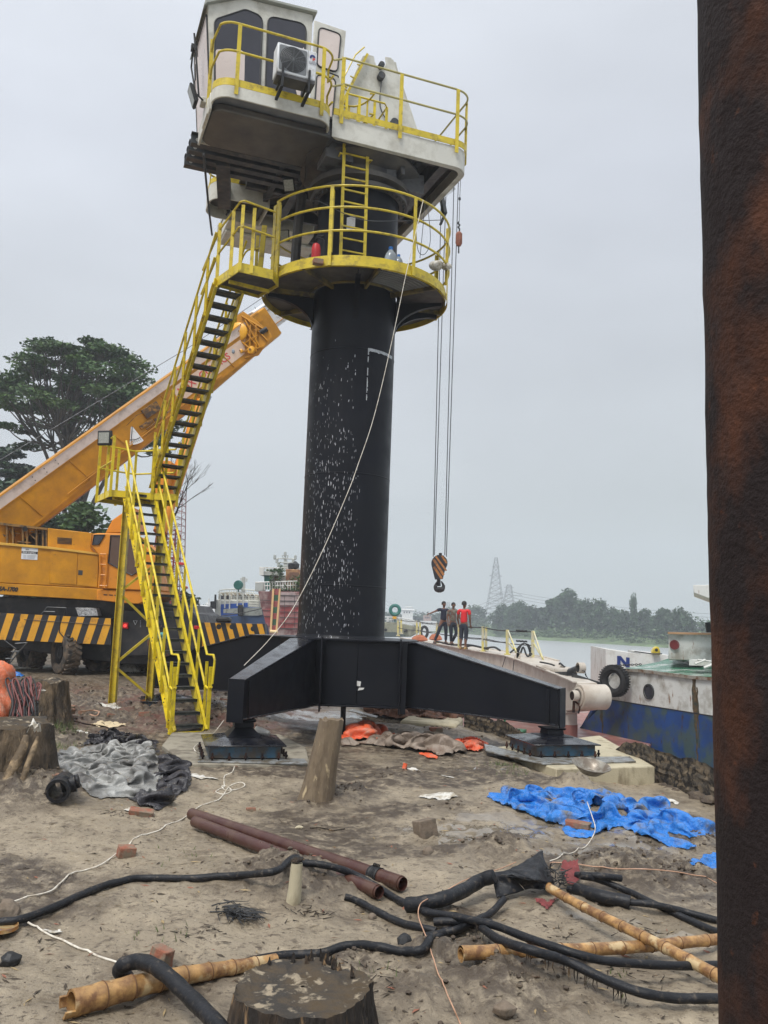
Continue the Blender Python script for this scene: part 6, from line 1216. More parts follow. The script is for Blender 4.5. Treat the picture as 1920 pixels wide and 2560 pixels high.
# ---- people ---------------------------------------------------------------
def skin_obj(name, verts, edges, radii, m, parent, sub=2):
    o_ = ORG[parent.name]; me = bpy.data.meshes.new(name); me.from_pydata([tuple(Vector(v) - o_) for v in verts], edges, []); me.materials.append(m); me.shade_smooth(); ob = bpy.data.objects.new(name, me); link(ob, parent, o_)
    bm = bmesh.new(); bm.from_mesh(me); ly = bm.verts.layers.skin.verify(); bm.verts.ensure_lookup_table()
    for i, r in enumerate(radii): bm.verts[i][ly].radius = (r, r) if not isinstance(r, tuple) else r; bm.verts[i][ly].use_root = (i == 0)
    bm.to_mesh(me); bm.free()
    sk = ob.modifiers.new('skin', 'SKIN'); sk.use_smooth_shade = True; sk.branch_smoothing = .6; sb = ob.modifiers.new('sub', 'SUBSURF'); sb.levels = sub; sb.render_levels = sub; return ob
def person(label, foot, H, yaw, arms, legs, shirt, trousers, shoes=None, cap=None, headyaw=0.0, lower='trousers', group=None, sleeves='short', bareleg=False):
    """local frame: x = the person's left-right, -y = the way they face; lengths for a 1.72 m body"""
    s = H / 1.72; foot = Vector(foot); Rz = Matrix.Rotation(yaw, 3, 'Z'); t = thing('person', label, 'person', foot, group)
    X = lambda p: foot + (Rz @ Vector(p)) * s
    V = []; E = []; R = []
    def av(p, r, par=None):
        V.append(X(p)); R.append((r[0] * s, r[1] * s) if isinstance(r, tuple) else r * s)
        if par is not None: E.append((par, len(V) - 1))
        return len(V) - 1
    pel = av((0, 0, .92), .125); wai = av((0, 0, 1.06), .115, pel); che = av((0, .0, 1.27), .135, wai); sho = av((0, .01, 1.40), .085, che); nec = av((0, 0, 1.475), .052, sho)
    hy_ = Matrix.Rotation(headyaw, 3, 'Z'); hp = lambda p: tuple(Vector((0, -.01, 1.60)) + hy_ @ Vector(p))
    h1 = av(hp((0, -.012, -.055)), .080, nec); h2 = av(hp((0, -.005, .03)), .104, h1); h3 = av(hp((0, .005, .085)), .072, h2); av(hp((0, -.105, -.012)), .012, h2)
    armj = []
    for sd in (-1, 1):
        el, wr = arms[0 if sd < 0 else 1]; a = av((sd * .185, 0, 1.385), .058, sho); b = av(el, .040, a); c = av(wr, .029, b); armj.append((a, b, c))
        wv = Vector(wr); d = (wv - Vector(el)).normalized(); pr = av(tuple(wv + d * .06), .030, c); side = d.cross(Vector((0, 1, 0)));
        if side.length < .3: side = d.cross(Vector((1, 0, 0)))
        side.normalize(); bend = Vector((0, -.012, 0)) + d.cross(side) * .0
        for k, (o, L) in enumerate(((-.030, .068), (-.010, .078), (.010, .074), (.028, .058))):
            q = wv + d * .10 + side * o; f1 = av(tuple(q), .0095, pr); f2 = av(tuple(q + d * L * .5 + bend), .0085, f1); av(tuple(q + d * L * .9 + bend * 3), .0075, f2)
        q = wv + d * .045 - side * .045; f1 = av(tuple(q), .010, pr); av(tuple(q + d * .045 - side * .012), .0085, f1)
    legj = []
    for sd in (-1, 1):
        kn, an = legs[0 if sd < 0 else 1]; a = av((sd * .095, 0, .86), .095, pel); b = av(kn, .062, a); mid = tuple(Vector(kn).lerp(Vector(an), .35) + Vector((0, .015, 0))); m_ = av(mid, .058, b); c = av(an, .038, m_); toe = Vector(an) + Vector((sd * .03, -.15, -.06)); av(tuple(toe), .034, c); av(tuple(Vector(an) + Vector((0, .05, -.06))), .033, c); legj.append((kn, an))
    skin_obj('body', V, E, R, M_['skin'], t)
    # shirt
    v = [X((0, 0, .90)), X((0, 0, 1.06)), X((0, 0, 1.27)), X((0, .008, 1.395)), X((0, .0, 1.445))]; e = [(0, 1), (1, 2), (2, 3), (3, 4)]; r = [.145, .135, .155, .10, .066]
    for sd in (-1, 1):
        el = Vector(arms[0 if sd < 0 else 1][0]); wr = Vector(arms[0 if sd < 0 else 1][1]); sh = Vector((sd * .19, 0, 1.385)); i = len(v)
        if sleeves == 'short': v += [X(sh), X(sh.lerp(el, .62))]; r += [.075, .062]; e += [(3, i), (i, i + 1)]
        else: v += [X(sh), X(el), X(el.lerp(wr, .9))]; r += [.075, .056, .042]; e += [(3, i), (i, i + 1), (i + 1, i + 2)]
    skin_obj('shirt', v, e, [q * s for q in r], shirt, t)
    v = [X((0, 0, .96)), X((0, .0, .88))]; e = [(0, 1)]; r = [.132, .14]
    for sd in (-1, 1):
        kn, an = legs[0 if sd < 0 else 1]; i = len(v); k_ = Vector(kn); a_ = Vector(an); v += [X((sd * .098, 0, .80)), X(kn), X(k_.lerp(a_, .5 if bareleg else .92))]; r += [.105, .078, .066 if bareleg else .056]; e += [(1, i), (i, i + 1), (i + 1, i + 2)]
    skin_obj(lower, v, e, [q * s for q in r], trousers, t)
    m = MB(); hm = [];
    for i in range(6):
        w = i / 5 * 1.45; q = math.cos(w) * .098; z = math.sin(w) * .105; hm.append([X(hp((math.cos(a) * q * .92, math.sin(a) * q * 1.08 + .012, .035 + z - (.05 if math.sin(a) > .2 and i == 0 else 0) + (.035 if math.sin(a) < -.5 and i == 0 else 0)))) for a in [k / 18 * 6.283 for k in range(18)]])
    m.loft(hm); hair = m.build('cap' if cap else 'hair', cap or M_['hair'], t, smooth=60)
    m = MB()
    for sd in (-1, 1): c = X(hp((sd * .033, -.092, .022))); m.lathe([(.001, 0), (.011 * s, .002), (.001, .006)], c, 8, ax=Rz @ hy_ @ Vector((0, -1, 0)))
    c = hp((0, -.088, -.055)); m.bar(X((c[0] - .024, c[1], c[2])), X((c[0] + .024, c[1], c[2])), .006, .006); m.build('eyes_and_mouth', M_['hair'], t)
    m = MB()
    for sd in (-1, 1): c = X(hp((sd * .092, .01, .005))); m.lathe([(.001, -.008), (.022 * s, -.004), (.022 * s, .006), (.001, .01)], c, 8, ax=Rz @ hy_ @ Vector((1, 0, 0)))
    m.build('ears', M_['skin'], t)
    if shoes:
        m = MB()
        for kn, an in legj: a_ = Vector(an); m.loft([[X(a_ + Vector((x * .045 * w, y, z))) for x, z in ((-1, -.085), (1, -.085), (1, -.085 + h), (-1, -.085 + h))] for y, w, h in ((.085, .8, .08), (-.02, 1, .10), (-.12, 1.1, .055), (-.185, .7, .035))])
        m.build('shoes', shoes, t, bevel=.01)
    return t
navy = mat('navy_cloth', (.012, .016, .035), .8, var=.2); dnm = mat('dark_denim', (.020, .028, .045), .8, var=.25, vs=8); redc = mat('red_tshirt', (.62, .018, .025), .75, var=.08); pr = mat('brown_print_shirt', (.13, .055, .045), .8, var=.3, vs=12, dirt=(.17, .17, .13), amt=.5, ds=9); kh = mat('tan_boot', (.36, .24, .10), .7, var=.2); dk_ = mat('dark_shoe', (.02, .018, .018), .6); teal = mat('teal_check_shirt', (.07, .28, .30), .8, var=.45, vs=14)
g_men = 'men standing on the jib'
person('man in navy polo stretching one arm out over the jib rail', P(1107, 1609, 36.5), 1.76, .25, [((-.40, -.08, 1.30), (-.64, -.14, 1.20)), ((.27, .02, 1.12), (.25, -.12, .92))], [((-.20, -.03, .50), (-.34, .06, .08)), ((.12, -.02, .48), (.13, .02, .08))], navy, dnm, dk_, headyaw=.25, group=g_men)
person('man in brown patterned shirt and cap standing with one leg crossed between the other two', P(1131, 1612, 36.0), 1.74, .15, [((-.25, -.02, 1.13), (-.23, -.10, .90)), ((.26, .02, 1.12), (.40, -.10, .98))], [((-.08, -.06, .49), (-.06, .02, .08)), ((.14, -.10, .50), (-.02, .02, .09))], pr, dnm, dk_, cap=mat('dark_cap', (.02, .02, .02), .8), headyaw=.1, group=g_men)
person('man in red T-shirt and rolled jeans seen from behind, right of the other two', P(1158, 1623, 32.5), 1.78, 2.7, [((-.24, .02, 1.12), (-.22, -.08, .90)), ((.25, .0, 1.12), (.23, -.10, .90))], [((-.09, -.02, .49), (-.08, .0, .08)), ((.09, -.02, .49), (.10, .02, .08))], redc, dnm, kh, headyaw=-.3, group=g_men, bareleg=True)
f_ = GG(393, 1693); f_.z = gz(f_.x, f_.y); person('man in teal checked shirt standing behind the yellow stair', (P(393, 1600, 21.5).x, 21.5, gz(P(393, 1600, 21.5).x, 21.5)), 1.62, 2.9, [((-.24, .02, 1.12), (-.22, -.12, .92)), ((.24, .0, 1.12), (.22, -.16, .95))], [((-.09, -.02, .49), (-.08, .0, .08)), ((.09, -.02, .49), (.10, .02, .08))], teal, mat('brown_trousers', (.07, .04, .03), .85), dk_, headyaw=0)
# ================================================================= BLUE AND WHITE SHIP AT RIGHT
ship = thing('blue_ship', 'blue and white ship bow with green deck, porthole and tyre fender beside the sheet wall', 'ship', (7.5, 20, -2))
c5 = lambda X, Yy: (1380 + X / 2.765, 1400 + Yy / 2.765)
# side plane runs from the stem toward the camera and right
pA = P(*c5(430, 755), 21.5); pB = P(*c5(1110, 822), 18.4); hd_ = Vector((pB.x - pA.x, pB.y - pA.y, 0)); hl = hd_.length; hd_.normalize(); hn = Vector((hd_.y, -hd_.x, 0))
if hn.x > 0: hn = -hn
def onside(X, Yy, off=0.0):
    d = ray(*c5(X, Yy)); q0 = Vector((pA.x, pA.y, 0)) + hn * off; t = (q0.dot(hn)) / (d.x * hn.x + d.y * hn.y); return Vector((d.x * t, d.y * t, EYE + d.z * t))
deckedge = [(430, 757), (620, 766), (980, 812), (1110, 822), (1500, 870)]; bound = [(395, 962), (500, 980), (1110, 1077), (1500, 1140)]; low = [(160, 1190), (150, 1240), (400, 1330), (700, 1500), (1500, 1900)]
inw = -hn
m = MB(); m.prism([onside(*p) for p in [(395, 962), (330, 880), (400, 800), (430, 757)]] + [onside(*p) for p in deckedge[1:]] + [onside(*p) for p in reversed(bound[1:])], inw * .12); m.build('white_strake', M_['hullwhite'], ship)
m = MB(); m.prism([onside(*p) for p in [(160, 1190), (250, 1100), (395, 964)]] + [onside(*p) for p in bound[1:]] + [onside(*p) for p in reversed(low[1:])], inw * .12); m.build('blue_hull', M_['hullblue'], ship)
# other bow plate, seen from inside water side
m = MB(); st = onside(430, 757); far_ = st + inw * 3.2 + hd_ * 2.2; lowp = onside(160, 1220); m.prism([st, lowp, lowp + inw * 3.0 + hd_ * 2.6, far_], hd_ * .1); m.build('far_bow_plate', M_['hullblue'], ship)
m = MB(); e0 = onside(430, 765); e1 = onside(1500, 878); m.prism([e0, onside(620, 774), onside(980, 820), e1, P(*c5(1500, 712), 22.5), P(*c5(950, 704), 23.6), P(*c5(800, 690), 24.2), P(*c5(620, 748), 24.2)], (0, 0, .03)); m.build('deck', M_['deckgreen'], ship, smooth=0)
m = MB()
for p, q in zip(deckedge[:-1], deckedge[1:]): m.bar(onside(*p, .02) + Vector((0, 0, .0)), onside(*q, .02), .06, .07)
m.build('gunwale', mat('rusty_gunwale', (.30, .28, .24), .7, var=.3, vs=6, dirt=(.12, .06, .03), amt=.4, ds=6), ship)
c = onside(672, 910, .0); m = MB(); m.lathe([(.15, .035), (.175, .035), (.18, .0), (.15, -.02)], c, 28, ax=hn); ph = m.build('porthole', M_['steelgrey'], ship); m = MB(); m.lathe([(.001, .01), (.152, .01)], c, 24, ax=hn); m.build('pane', M_['glassdark'], ph)
m = MB(); rr = random.Random(6)
def streak(x0, y0, y1, w):
    k = 14; L = []; R_ = []
    for i in range(k + 1): t = i / k; y = y0 + (y1 - y0) * t; xx = x0 + (y - y0) * .045 + rr.uniform(-4, 4); ww = w * (.35 + .65 * math.sin(math.pi * min(1, t + .25))) * rr.uniform(.6, 1.2); L.append(onside(xx - ww, y, .004)); R_.append(onside(xx + ww, y, .004))
    for i in range(k): m.quad(L[i], R_[i], R_[i + 1], L[i + 1])
streak(980, 815, 1400, 16); streak(1000, 880, 1300, 7); streak(340, 1000, 1230, 10); m.build('rust_streak', mat('rust_run', (.10, .06, .025), .8, var=.4, vs=9, dirt=(.03, .04, .03), amt=.4, ds=8), ship, smooth=0)
m = MB(); m.bar(onside(395, 964, .005), onside(1500, 1141, .005), .008, .02); m.bar(onside(180, 1215, .005), onside(520, 1290, .005), .01, .03); m.build('plate_seam', M_['gasket'], ship)
# deckhouse, bulwark and canopy
def dh(X, Yy, Yv): return P(*c5(X, Yy), Yv)
m = MB(); m.prism([dh(*p, 21.6) for p in ((806, 505), (1200, 512), (1200, 700), (804, 692), (806, 600))], (.9, 2.4, 0)); m.build('deckhouse', M_['hullwhite'], ship, bevel=.02)
m = MB(); m.prism([dh(*p, 21.5) for p in ((800, 498), (1200, 508), (1200, 520), (800, 512))], (.9, 2.6, 0)); m.build('house_roof', mat('roof_edge_orange', (.42, .25, .14), .6, var=.2), ship)
m = MB(); c = dh(846, 586, 21.57); m.lathe([(.10, .02), (.12, .02), (.12, 0)], c, 18, ax=(0, -1, 0)); m.lathe([(.001, .01), (.10, .01)], c, 18, ax=(0, -1, 0)); m.build('red_port_light', mat('dull_red_port', (.16, .02, .02), .4), ship)
m = MB(); m.prism([dh(*p, 19.5) for p in ((977, 172), (1300, 172), (1300, 320), (1110, 275), (980, 226))], (.8, 2.2, 0)); m.build('canopy', M_['white'], ship, bevel=.01)
m = MB(); m.bar(dh(1075, 430, 21), dh(1085, 500, 21), .08, .1); m.bar(dh(1150, 270, 20.5), dh(1150, 510, 20.5), .08, .08); m.build('canopy_post', M_['gasket'], ship)
m = MB(); m.prism([dh(*p, 20.0) for p in ((948, 690), (1120, 700), (1120, 735), (948, 728))], (.3, .5, 0)); m.tube([dh(990, 718, 19.9), dh(1060, 690, 19.9)], .03, 6); m.tube([dh(1050, 745, 19.6), dh(1130, 715, 19.6)], .03, 6); m.tube([dh(1005, 690, 19.9), dh(1120, 705, 19.9)], .025, 6); m.build('deck_fitting', M_['white'], ship)
# tyre fender and its chain
c = onside(430, 835, .34); m = MB(); R1, r1 = .272, .098; ax = (hn + Vector((-.05, -.55, 0))).normalized(); m.lathe([(R1 - r1 * .8, -.055), (R1 - r1 * .9, .0), (R1 - r1 * .8, .06), (R1, .10), (R1 + r1 * .8, .085), (R1 + r1, .04), (R1 + r1, -.06), (R1 + r1 * .8, -.10), (R1, -.11), (R1 - r1 * .8, -.055)], c, 48, ax=ax)
a_ = ax.cross(Vector((0, 0, 1))).normalized(); b_ = ax.cross(a_)
for k in range(36): w = k / 36 * 6.283; d = a_ * math.cos(w) + b_ * math.sin(w); q = c + d * (R1 + r1 + .004); m.bar(q - ax * .10, q + ax * .10, .028, .02, up=d)
ty = m.build('tyre_fender', M_['tyreb'], None, c); tag(ty, 'black tyre fender hanging at the bow of the blue ship', 'tyre')
m = MB(); p0 = c + Vector((0, 0, .36)); p1 = onside(610, 722, -.3)
for k in range(14): q = p0.lerp(p1, k / 13); m.tube([q + Vector((.03 * math.cos(w), .0, .02 * math.sin(w))) if k % 2 else q + Vector((.03 * math.cos(w), .02 * math.sin(w), 0)) for w in [j / 8 * 6.283 for j in range(8)]], .009, 4, closed=True)
tag(m.build('fender_chain', M_['gasket'], None, p0), 'dark chain from the tyre fender up to the green deck', 'chain')
# white barge behind with the letter N
wb = thing('white_barge', 'white slab-sided barge with large navy lettering and a yellow lifting bracket', 'barge', dh(500, 760, 27)); 
m = MB(); f0 = [dh(*p, 27) for p in ((372, 615), (618, 655), (618, 1000), (372, 1000))]; rt = [dh(*p, 27.02) for p in ((618, 655), (372, 615))]
m.prism([dh(*p, 27) for p in ((372, 616), (620, 655), (620, 1050), (372, 1050))], (.5, 4, 0)); m.build('hull', M_['white'], wb)
m = MB(); m.prism([dh(*p, 27.6) for p in ((615, 640), (830, 662), (830, 1050), (615, 1050))], (.5, 3.2, 0)); m.build('side_hull', M_['white'], wb)
m = MB(); m.prism([dh(*p, 27.4) for p in ((694, 636), (706, 612), (722, 598), (738, 602), (746, 622), (753, 656), (700, 652))], (.05, .35, 0)); m.build('bracket', M_['yellow'], wb, bevel=.02); m = MB(); m.lathe([(.001, 0), (.05, 0)], dh(722, 622, 27.39), 12, ax=(0, -1, 0)); m.build('eye', M_['gasket'], wb)
m = MB(); m.tube(pl([c5(570, 632), c5(690, 648), c5(760, 648)], 27.3), .02, 5); m.build('rail', M_['steelgrey'], wb)
xdN = dh(540, 688, 27) - dh(450, 676, 27)
m = MB(); yv = 26.985
for poly in (((450, 662), (474, 664), (474, 738), (450, 736)), ((512, 672), (537, 675), (537, 742), (512, 741)), ((450, 662), (476, 664), (537, 740), (510, 738)), ((446, 772), (538, 784), (538, 800), (470, 792), (470, 850), (446, 846)), ((446, 800), (470, 803), (470, 900), (446, 896)), ((470, 818), (520, 824), (520, 840), (470, 834))): m.quad(*[dh(*p, yv) for p in poly]); yv -= .0025
m.build('lettering', M_['blueletter'], wb, smooth=0)
# ================================================================= SHIPS BEHIND THE COLUMN
z4 = lambda X, Yy: (500 + X / 5.925, 1370 + Yy / 5.925)
def q4(m, pts, Yv, dep, dx=0.0): m.prism([P(*z4(*p), Yv) for p in pts], (dx, dep, 0)); return m
def t4(m, pts, Yv, r, n=5): m.tube([P(*z4(*p), Yv) for p in pts], r, n); return m
# red-maroon derelict ship
Yr = 58
rs_ = thing('red_ship', 'derelict maroon and red hull with rusty wheelhouse, green door and tall crosstree mast', 'ship', P(*z4(1250, 1200), Yr) * 1.0)
m = MB(); q4(m, [(858, 640), (1640, 650), (1640, 1400), (1040, 1400), (1020, 1250), (900, 860)], Yr, 14, 2); m.build('hull', M_['hulldull'], rs_, bevel=.05)
m = MB(); q4(m, [(1180, 850), (1640, 860), (1640, 1190), (1160, 1185)], Yr - .06, .05); q4(m, [(920, 900), (1060, 900), (1050, 1150), (980, 1150)], Yr - .06, .05); m.build('red_strake', M_['hullred'], rs_)
m = MB(); q4(m, [(1185, 655), (1400, 655), (1440, 760), (1480, 850), (1183, 845)], Yr - .08, .05); m.build('patched_plate', mat('patched_plate', (.34, .26, .25), .7, var=.3, vs=2), rs_)
m = MB()
for k in range(7): y = 700 + k * 82; t4(m, [(1180, y), (1560, y + 8)], Yr - .12, .025)
for x in (1250, 1400): t4(m, [(x, 700), (x, 1180)], Yr - .12, .012)
t4(m, [(880, 770), (1040, 778)], Yr - .1, .02); t4(m, [(920, 920), (1060, 925)], Yr - .1, .02); t4(m, [(945, 1010), (1060, 1015)], Yr - .1, .02); m.build('plate_seam', M_['gasket'], rs_)
m = MB(); q4(m, [(815, 515), (945, 510), (950, 640), (815, 640)], Yr + 1, .8); q4(m, [(880, 345), (1180, 335), (1180, 415), (960, 405), (880, 400)], Yr + 2, 3); q4(m, [(1040, 415), (1300, 400), (1300, 640), (1040, 640)], Yr + 2.4, 4); m.build('superstructure', mat('peeling_white', (.42, .44, .42), .6, var=.15, vs=1, dirt=(.24, .20, .15), amt=.3, ds=1.5), rs_, bevel=.03)
m = MB(); q4(m, [(950, 405), (1040, 405), (1035, 615), (950, 612)], Yr + 2.2, .3); m.build('green_door', M_['green'], rs_)
m = MB(); q4(m, [(1270, 310), (1480, 320), (1480, 640), (1270, 640)], Yr + 1.6, 3); m.build('rusty_wheelhouse', mat('ochre_rust_house', (.42, .25, .11), .7, var=.2, dirt=(.22, .10, .05), amt=.5, ds=1.2), rs_, bevel=.05); m = MB(); q4(m, [(1325, 360), (1465, 360), (1455, 480), (1325, 480)], Yr + 1.5, .1); q4(m, [(1100, 420), (1160, 420), (1160, 480), (1100, 480)], Yr + 2.3, .1); m.build('dark_window', mat('rust_window', (.16, .08, .05), .7), rs_)
m = MB(); q4(m, [(880, 290), (945, 290), (943, 402), (880, 400)], Yr + 1.9, .1)
for x in range(955, 1500, 45): t4(m, [(x, 285), (x, 335)], Yr + 2, .03)
t4(m, [(880, 288), (1500, 300)], Yr + 2, .035); t4(m, [(940, 310), (1500, 318)], Yr + 2, .025)
for x in range(960, 1440, 38): t4(m, [(x, 500), (x, 625)], Yr + .6, .035)
t4(m, [(820, 512), (1440, 492)], Yr + .6, .05); t4(m, [(950, 560), (1440, 555)], Yr + .6, .035); m.build('railing', M_['white'], rs_)
m = MB(); q4(m, [(1240, 170), (1280, 170), (1290, 300), (1235, 300)], Yr + 3, .6); t4(m, [(1108, 155), (1412, 162)], Yr + 3, .05); t4(m, [(1140, 215), (1380, 220)], Yr + 3, .05); t4(m, [(1180, 270), (1330, 275)], Yr + 3, .05); t4(m, [(1262, 80), (1262, 170)], Yr + 3, .05); t4(m, [(1215, 110), (1235, 150), (1290, 150), (1305, 110)], Yr + 3, .035); t4(m, [(1210, 110), (1308, 110)], Yr + 3, .03)
for x, y in ((1108, 140), (1412, 145), (1140, 195), (1380, 200), (1160, 250), (1262, 95)): c = P(*z4(x, y), Yr + 3); m.lathe([(.06, -.15), (.10, -.1), (.10, .15), (.04, .2)], c, 8, cap=True)
m.build('mast', mat('mast_grey', (.40, .42, .40), .5, var=.1), rs_)
m = MB(); c = P(*z4(1410, 270), Yr + 2); m.lathe([(.05, -.5), (.1, -.2), (.28, -.1), (.3, .15), (.05, .35)], c, 10, cap=True); c = P(*z4(1345, 290), Yr + 2); m.lathe([(.12, -.3), (.2, 0), (.22, .25), (.05, .35)], c, 8, cap=True); m.build('searchlight', M_['gasket'], rs_)
V, FQ = leafcloud([(tuple(P(*z4(x, y), Yr + .8)), (rx, .5, rz)) for x, y, rx, rz in ((1450, 520, .8, .8), (1400, 610, 1.6, .35), (1300, 615, 1.0, .25), (1480, 560, .6, .8), (1190, 380, .25, .9), (1130, 330, .7, .12), (1080, 520, .3, .9))], 160, .09, 4); npmesh('weeds', V, FQ, M_['leaf'], rs_, smooth=False)
# ship's ladder tower in red, green and cream leaning on the hull
ld = thing('ship_ladder', 'cream-edged ladder trunk of red and green cells standing before the red hull', 'ladder', P(*z4(1100, 1250), 52)); m = MB(); q4(m, [(1070, 604), (1100, 604), (1060, 1250), (1030, 1250)], 52, .3); q4(m, [(1170, 604), (1190, 604), (1140, 1250), (1115, 1250)], 52, .3); m.build('side_rail', mat('cream_orange_rail', (.66, .42, .20), .6, var=.1), ld)
for k in range(7):
    ya, yb = 606 + k * 90, 606 + (k + 1) * 90; sx = lambda y: 1098 - (y - 604) * .055; sx2 = lambda y: 1172 - (y - 604) * .07; m = MB(); q4(m, [(sx(ya), ya), (sx2(ya), ya), (sx2(yb), yb - 4), (sx(yb), yb - 4)], 52.1, .1); m.build('cell', M_['hullred'] if k % 2 == 0 else mat('cell_green', (.03, .10, .05), .6), ld)
m = MB(); t4(m, [(1040, 1235), (1150, 1240)], 51.9, .1); m.build('foot_bar', mat('cream_bar', (.7, .5, .25), .6), ld)
# blue and white passenger ship
Yb_ = 74; bs = thing('passenger_ship', 'rounded white ship stern with blue side and railed upper decks left of the red hull', 'ship', P(*z4(500, 1000), Yb_)); m = MB(); q4(m, [(205, 780), (230, 760), (720, 775), (900, 800), (900, 1400), (240, 1400), (215, 960)], Yb_, 10, 1); m.build('hull', mat('ship_white', (.62, .62, .56), .5, var=.08, dirt=(.40, .33, .22), amt=.3, ds=.8), bs, bevel=.3, seg=3)
m = MB(); q4(m, [(305, 835), (705, 812), (705, 875), (640, 1050), (310, 1000)], Yb_ - .1, .1); m.build('blue_side', mat('ship_blue', (.015, .09, .42), .5, var=.15), bs)
m = MB(); q4(m, [(280, 655), (560, 660), (860, 690), (860, 790), (270, 770)], Yb_ + 1, 7); m.build('deckhouse', mat('cream_brown', (.44, .38, .28), .6, var=.4, vs=1.2), bs, bevel=.05)
m = MB(); 
for k in range(6): q4(m, [(300 + k * 90, 700), (350 + k * 90, 702), (350 + k * 90, 760), (300 + k * 90, 758)], Yb_ + .9, .1)
m.build('window', M_['glassdark'], bs)
m = MB(); t4(m, catmull_ if False else [(265, 660), (300, 628), (370, 612), (560, 606), (700, 615), (820, 630)], Yb_ + .5, .05); t4(m, [(270, 690), (300, 668), (370, 655), (560, 650), (820, 668)], Yb_ + .5, .04)
for x in range(290, 820, 36): t4(m, [(x, 612), (x, 668)], Yb_ + .5, .03)
for x in range(460, 850, 44): t4(m, [(x, 715), (x, 790)], Yb_ + .3, .035)
for y in (715, 740, 765): t4(m, [(455, y), (850, y + 6)], Yb_ + .3, .03)
for x in (300, 370, 440, 555, 640): t4(m, [(x, 670), (x - 4, 860 + (x % 3) * 30)], Yb_ - .3, .06)
for k in range(9):
    t4(m, [(300 + k * 60, 675), (330 + k * 60, 705)], Yb_ + .2, .06)
m.build('railing', mat('rail_white', (.66, .66, .60), .5), bs)
m = MB(); q4(m, [(215, 690), (228, 688), (222, 900), (205, 900)], Yb_ - .5, .5); t4(m, [(190, 790), (192, 900)], Yb_ - .6, .22, 8); m.build('fender', M_['tyreb'], bs)
m = MB(); t4(m, [(648, 430), (646, 640)], Yb_ + 1, .16); t4(m, [(595, 455), (705, 460)], Yb_ + 1, .04); t4(m, [(597, 485), (703, 490)], Yb_ + 1, .04); t4(m, [(600, 455), (620, 490)], Yb_ + 1, .03); t4(m, [(700, 458), (680, 490)], Yb_ + 1, .03); q4(m, [(628, 560), (660, 560), (664, 660), (625, 660)], Yb_ + 1, .4); m.build('mast', mat('ship_mast', (.5, .5, .46), .5), bs)
m = MB(); c = P(*z4(568, 548), Yb_); m.lathe([(.001, -.22), (.36, -.2), (.42, 0), (.36, .22), (.001, .24)], c, 16, ax=(.3, 1, 0)); t4(m, [(568, 580), (568, 650)], Yb_, .05); m.build('green_searchlight', M_['green'], bs)
# dark blue working hull in front
Yc = 64; dbh = thing('blue_barge', 'dark blue hull with grey bulwark and upright tyre left of the red hull', 'barge', P(*z4(750, 1100), Yc)); m = MB(); q4(m, [(300, 1010), (560, 1000), (640, 870), (900, 880), (960, 1010), (1020, 1260), (1020, 1450), (100, 1450), (100, 1040)], Yc, 5); m.build('hull', mat('barge_blue', (.025, .055, .13), .5, var=.25), dbh, bevel=.05)
m = MB(); q4(m, [(635, 895), (905, 880), (930, 985), (860, 1000), (635, 1000)], Yc - .08, .1); q4(m, [(345, 905), (560, 890), (560, 970), (345, 965)], Yc - .05, .1); m.build('grey_bulwark', mat('bulwark_grey', (.30, .32, .30), .6, var=.3, vs=1.5, dirt=(.10, .10, .09), amt=.3, ds=1.5), dbh)
m = MB(); q4(m, [(555, 850), (575, 838), (620, 838), (635, 850), (635, 1005), (620, 1012), (570, 1012), (555, 1000)], Yc - .6, .35); m.build('fender_tyre', M_['tyreb'], dbh, bevel=.1); m = MB(); t4(m, [(0, 1025), (300, 1010), (640, 960), (900, 900), (1060, 720)], Yc - 1.2, .035); m.build('mooring_rope', M_['gasket'], dbh)
m = MB(); q4(m, [(720, 780), (880, 770), (880, 880), (720, 890)], Yc + .6, .5)
for k in range(6): t4(m, [(725 + k * 28, 775), (725 + k * 28, 885)], Yc + .5, .05)
for k in range(5): t4(m, [(720, 785 + k * 24), (880, 778 + k * 24)], Yc + .5, .05)
m.build('pale_cage', mat('cage_white', (.55, .55, .48), .6, var=.2), dbh)
# hazy ships further off
for i, (x0, x1, yt, Yv, lb) in enumerate(((458, 530, 1506, 150, 'hazy white and blue ship far off at the left of the river'), (512, 545, 1500, 180, 'hazy pale ship with thin masts beyond the first one'))):
    sh_ = thing('far_ship', lb, 'ship', P((x0 + x1) / 2, 1560, Yv), 'ships far up the river'); m = MB(); m.prism([P(x, y, Yv) for x, y in ((x0 - 60, 1545), (x0 - 50, 1528), (x1, 1530), (x1 + 6, 1560), (x0 - 60, 1560))], (0, 10, 0)); m.build('hull', mat('far_blue', (.04, .09, .22), .6), sh_)
    m = MB(); m.prism([P(x, y, Yv) for x, y in ((x0 + 2, yt + 8), (x1 - 30, yt + 6), (x1 - 12, yt + 14), (x1 - 4, 1531), (x0, 1531))], (0, 6, 0)); m.build('superstructure', M_['farwhite'], sh_, bevel=.1); m = MB()
    for k in range(7): m.prism([P(x0 + 6 + k * 6, yt + 14, Yv - .1), P(x0 + 9 + k * 6, yt + 14, Yv - .1), P(x0 + 9 + k * 6, yt + 18, Yv - .1), P(x0 + 6 + k * 6, yt + 18, Yv - .1)], (0, .1, 0))
    m.build('window', M_['glassdark'], sh_); m = MB()
    for x, h in ((x0 + 10, 12), (x0 + 26, 16), (x0 + 40, 8)): m.tube([P(x, yt + 8, Yv), P(x, yt - h + 8, Yv)], .18, 5)
    m.build('mast', M_['farwhite'], sh_)
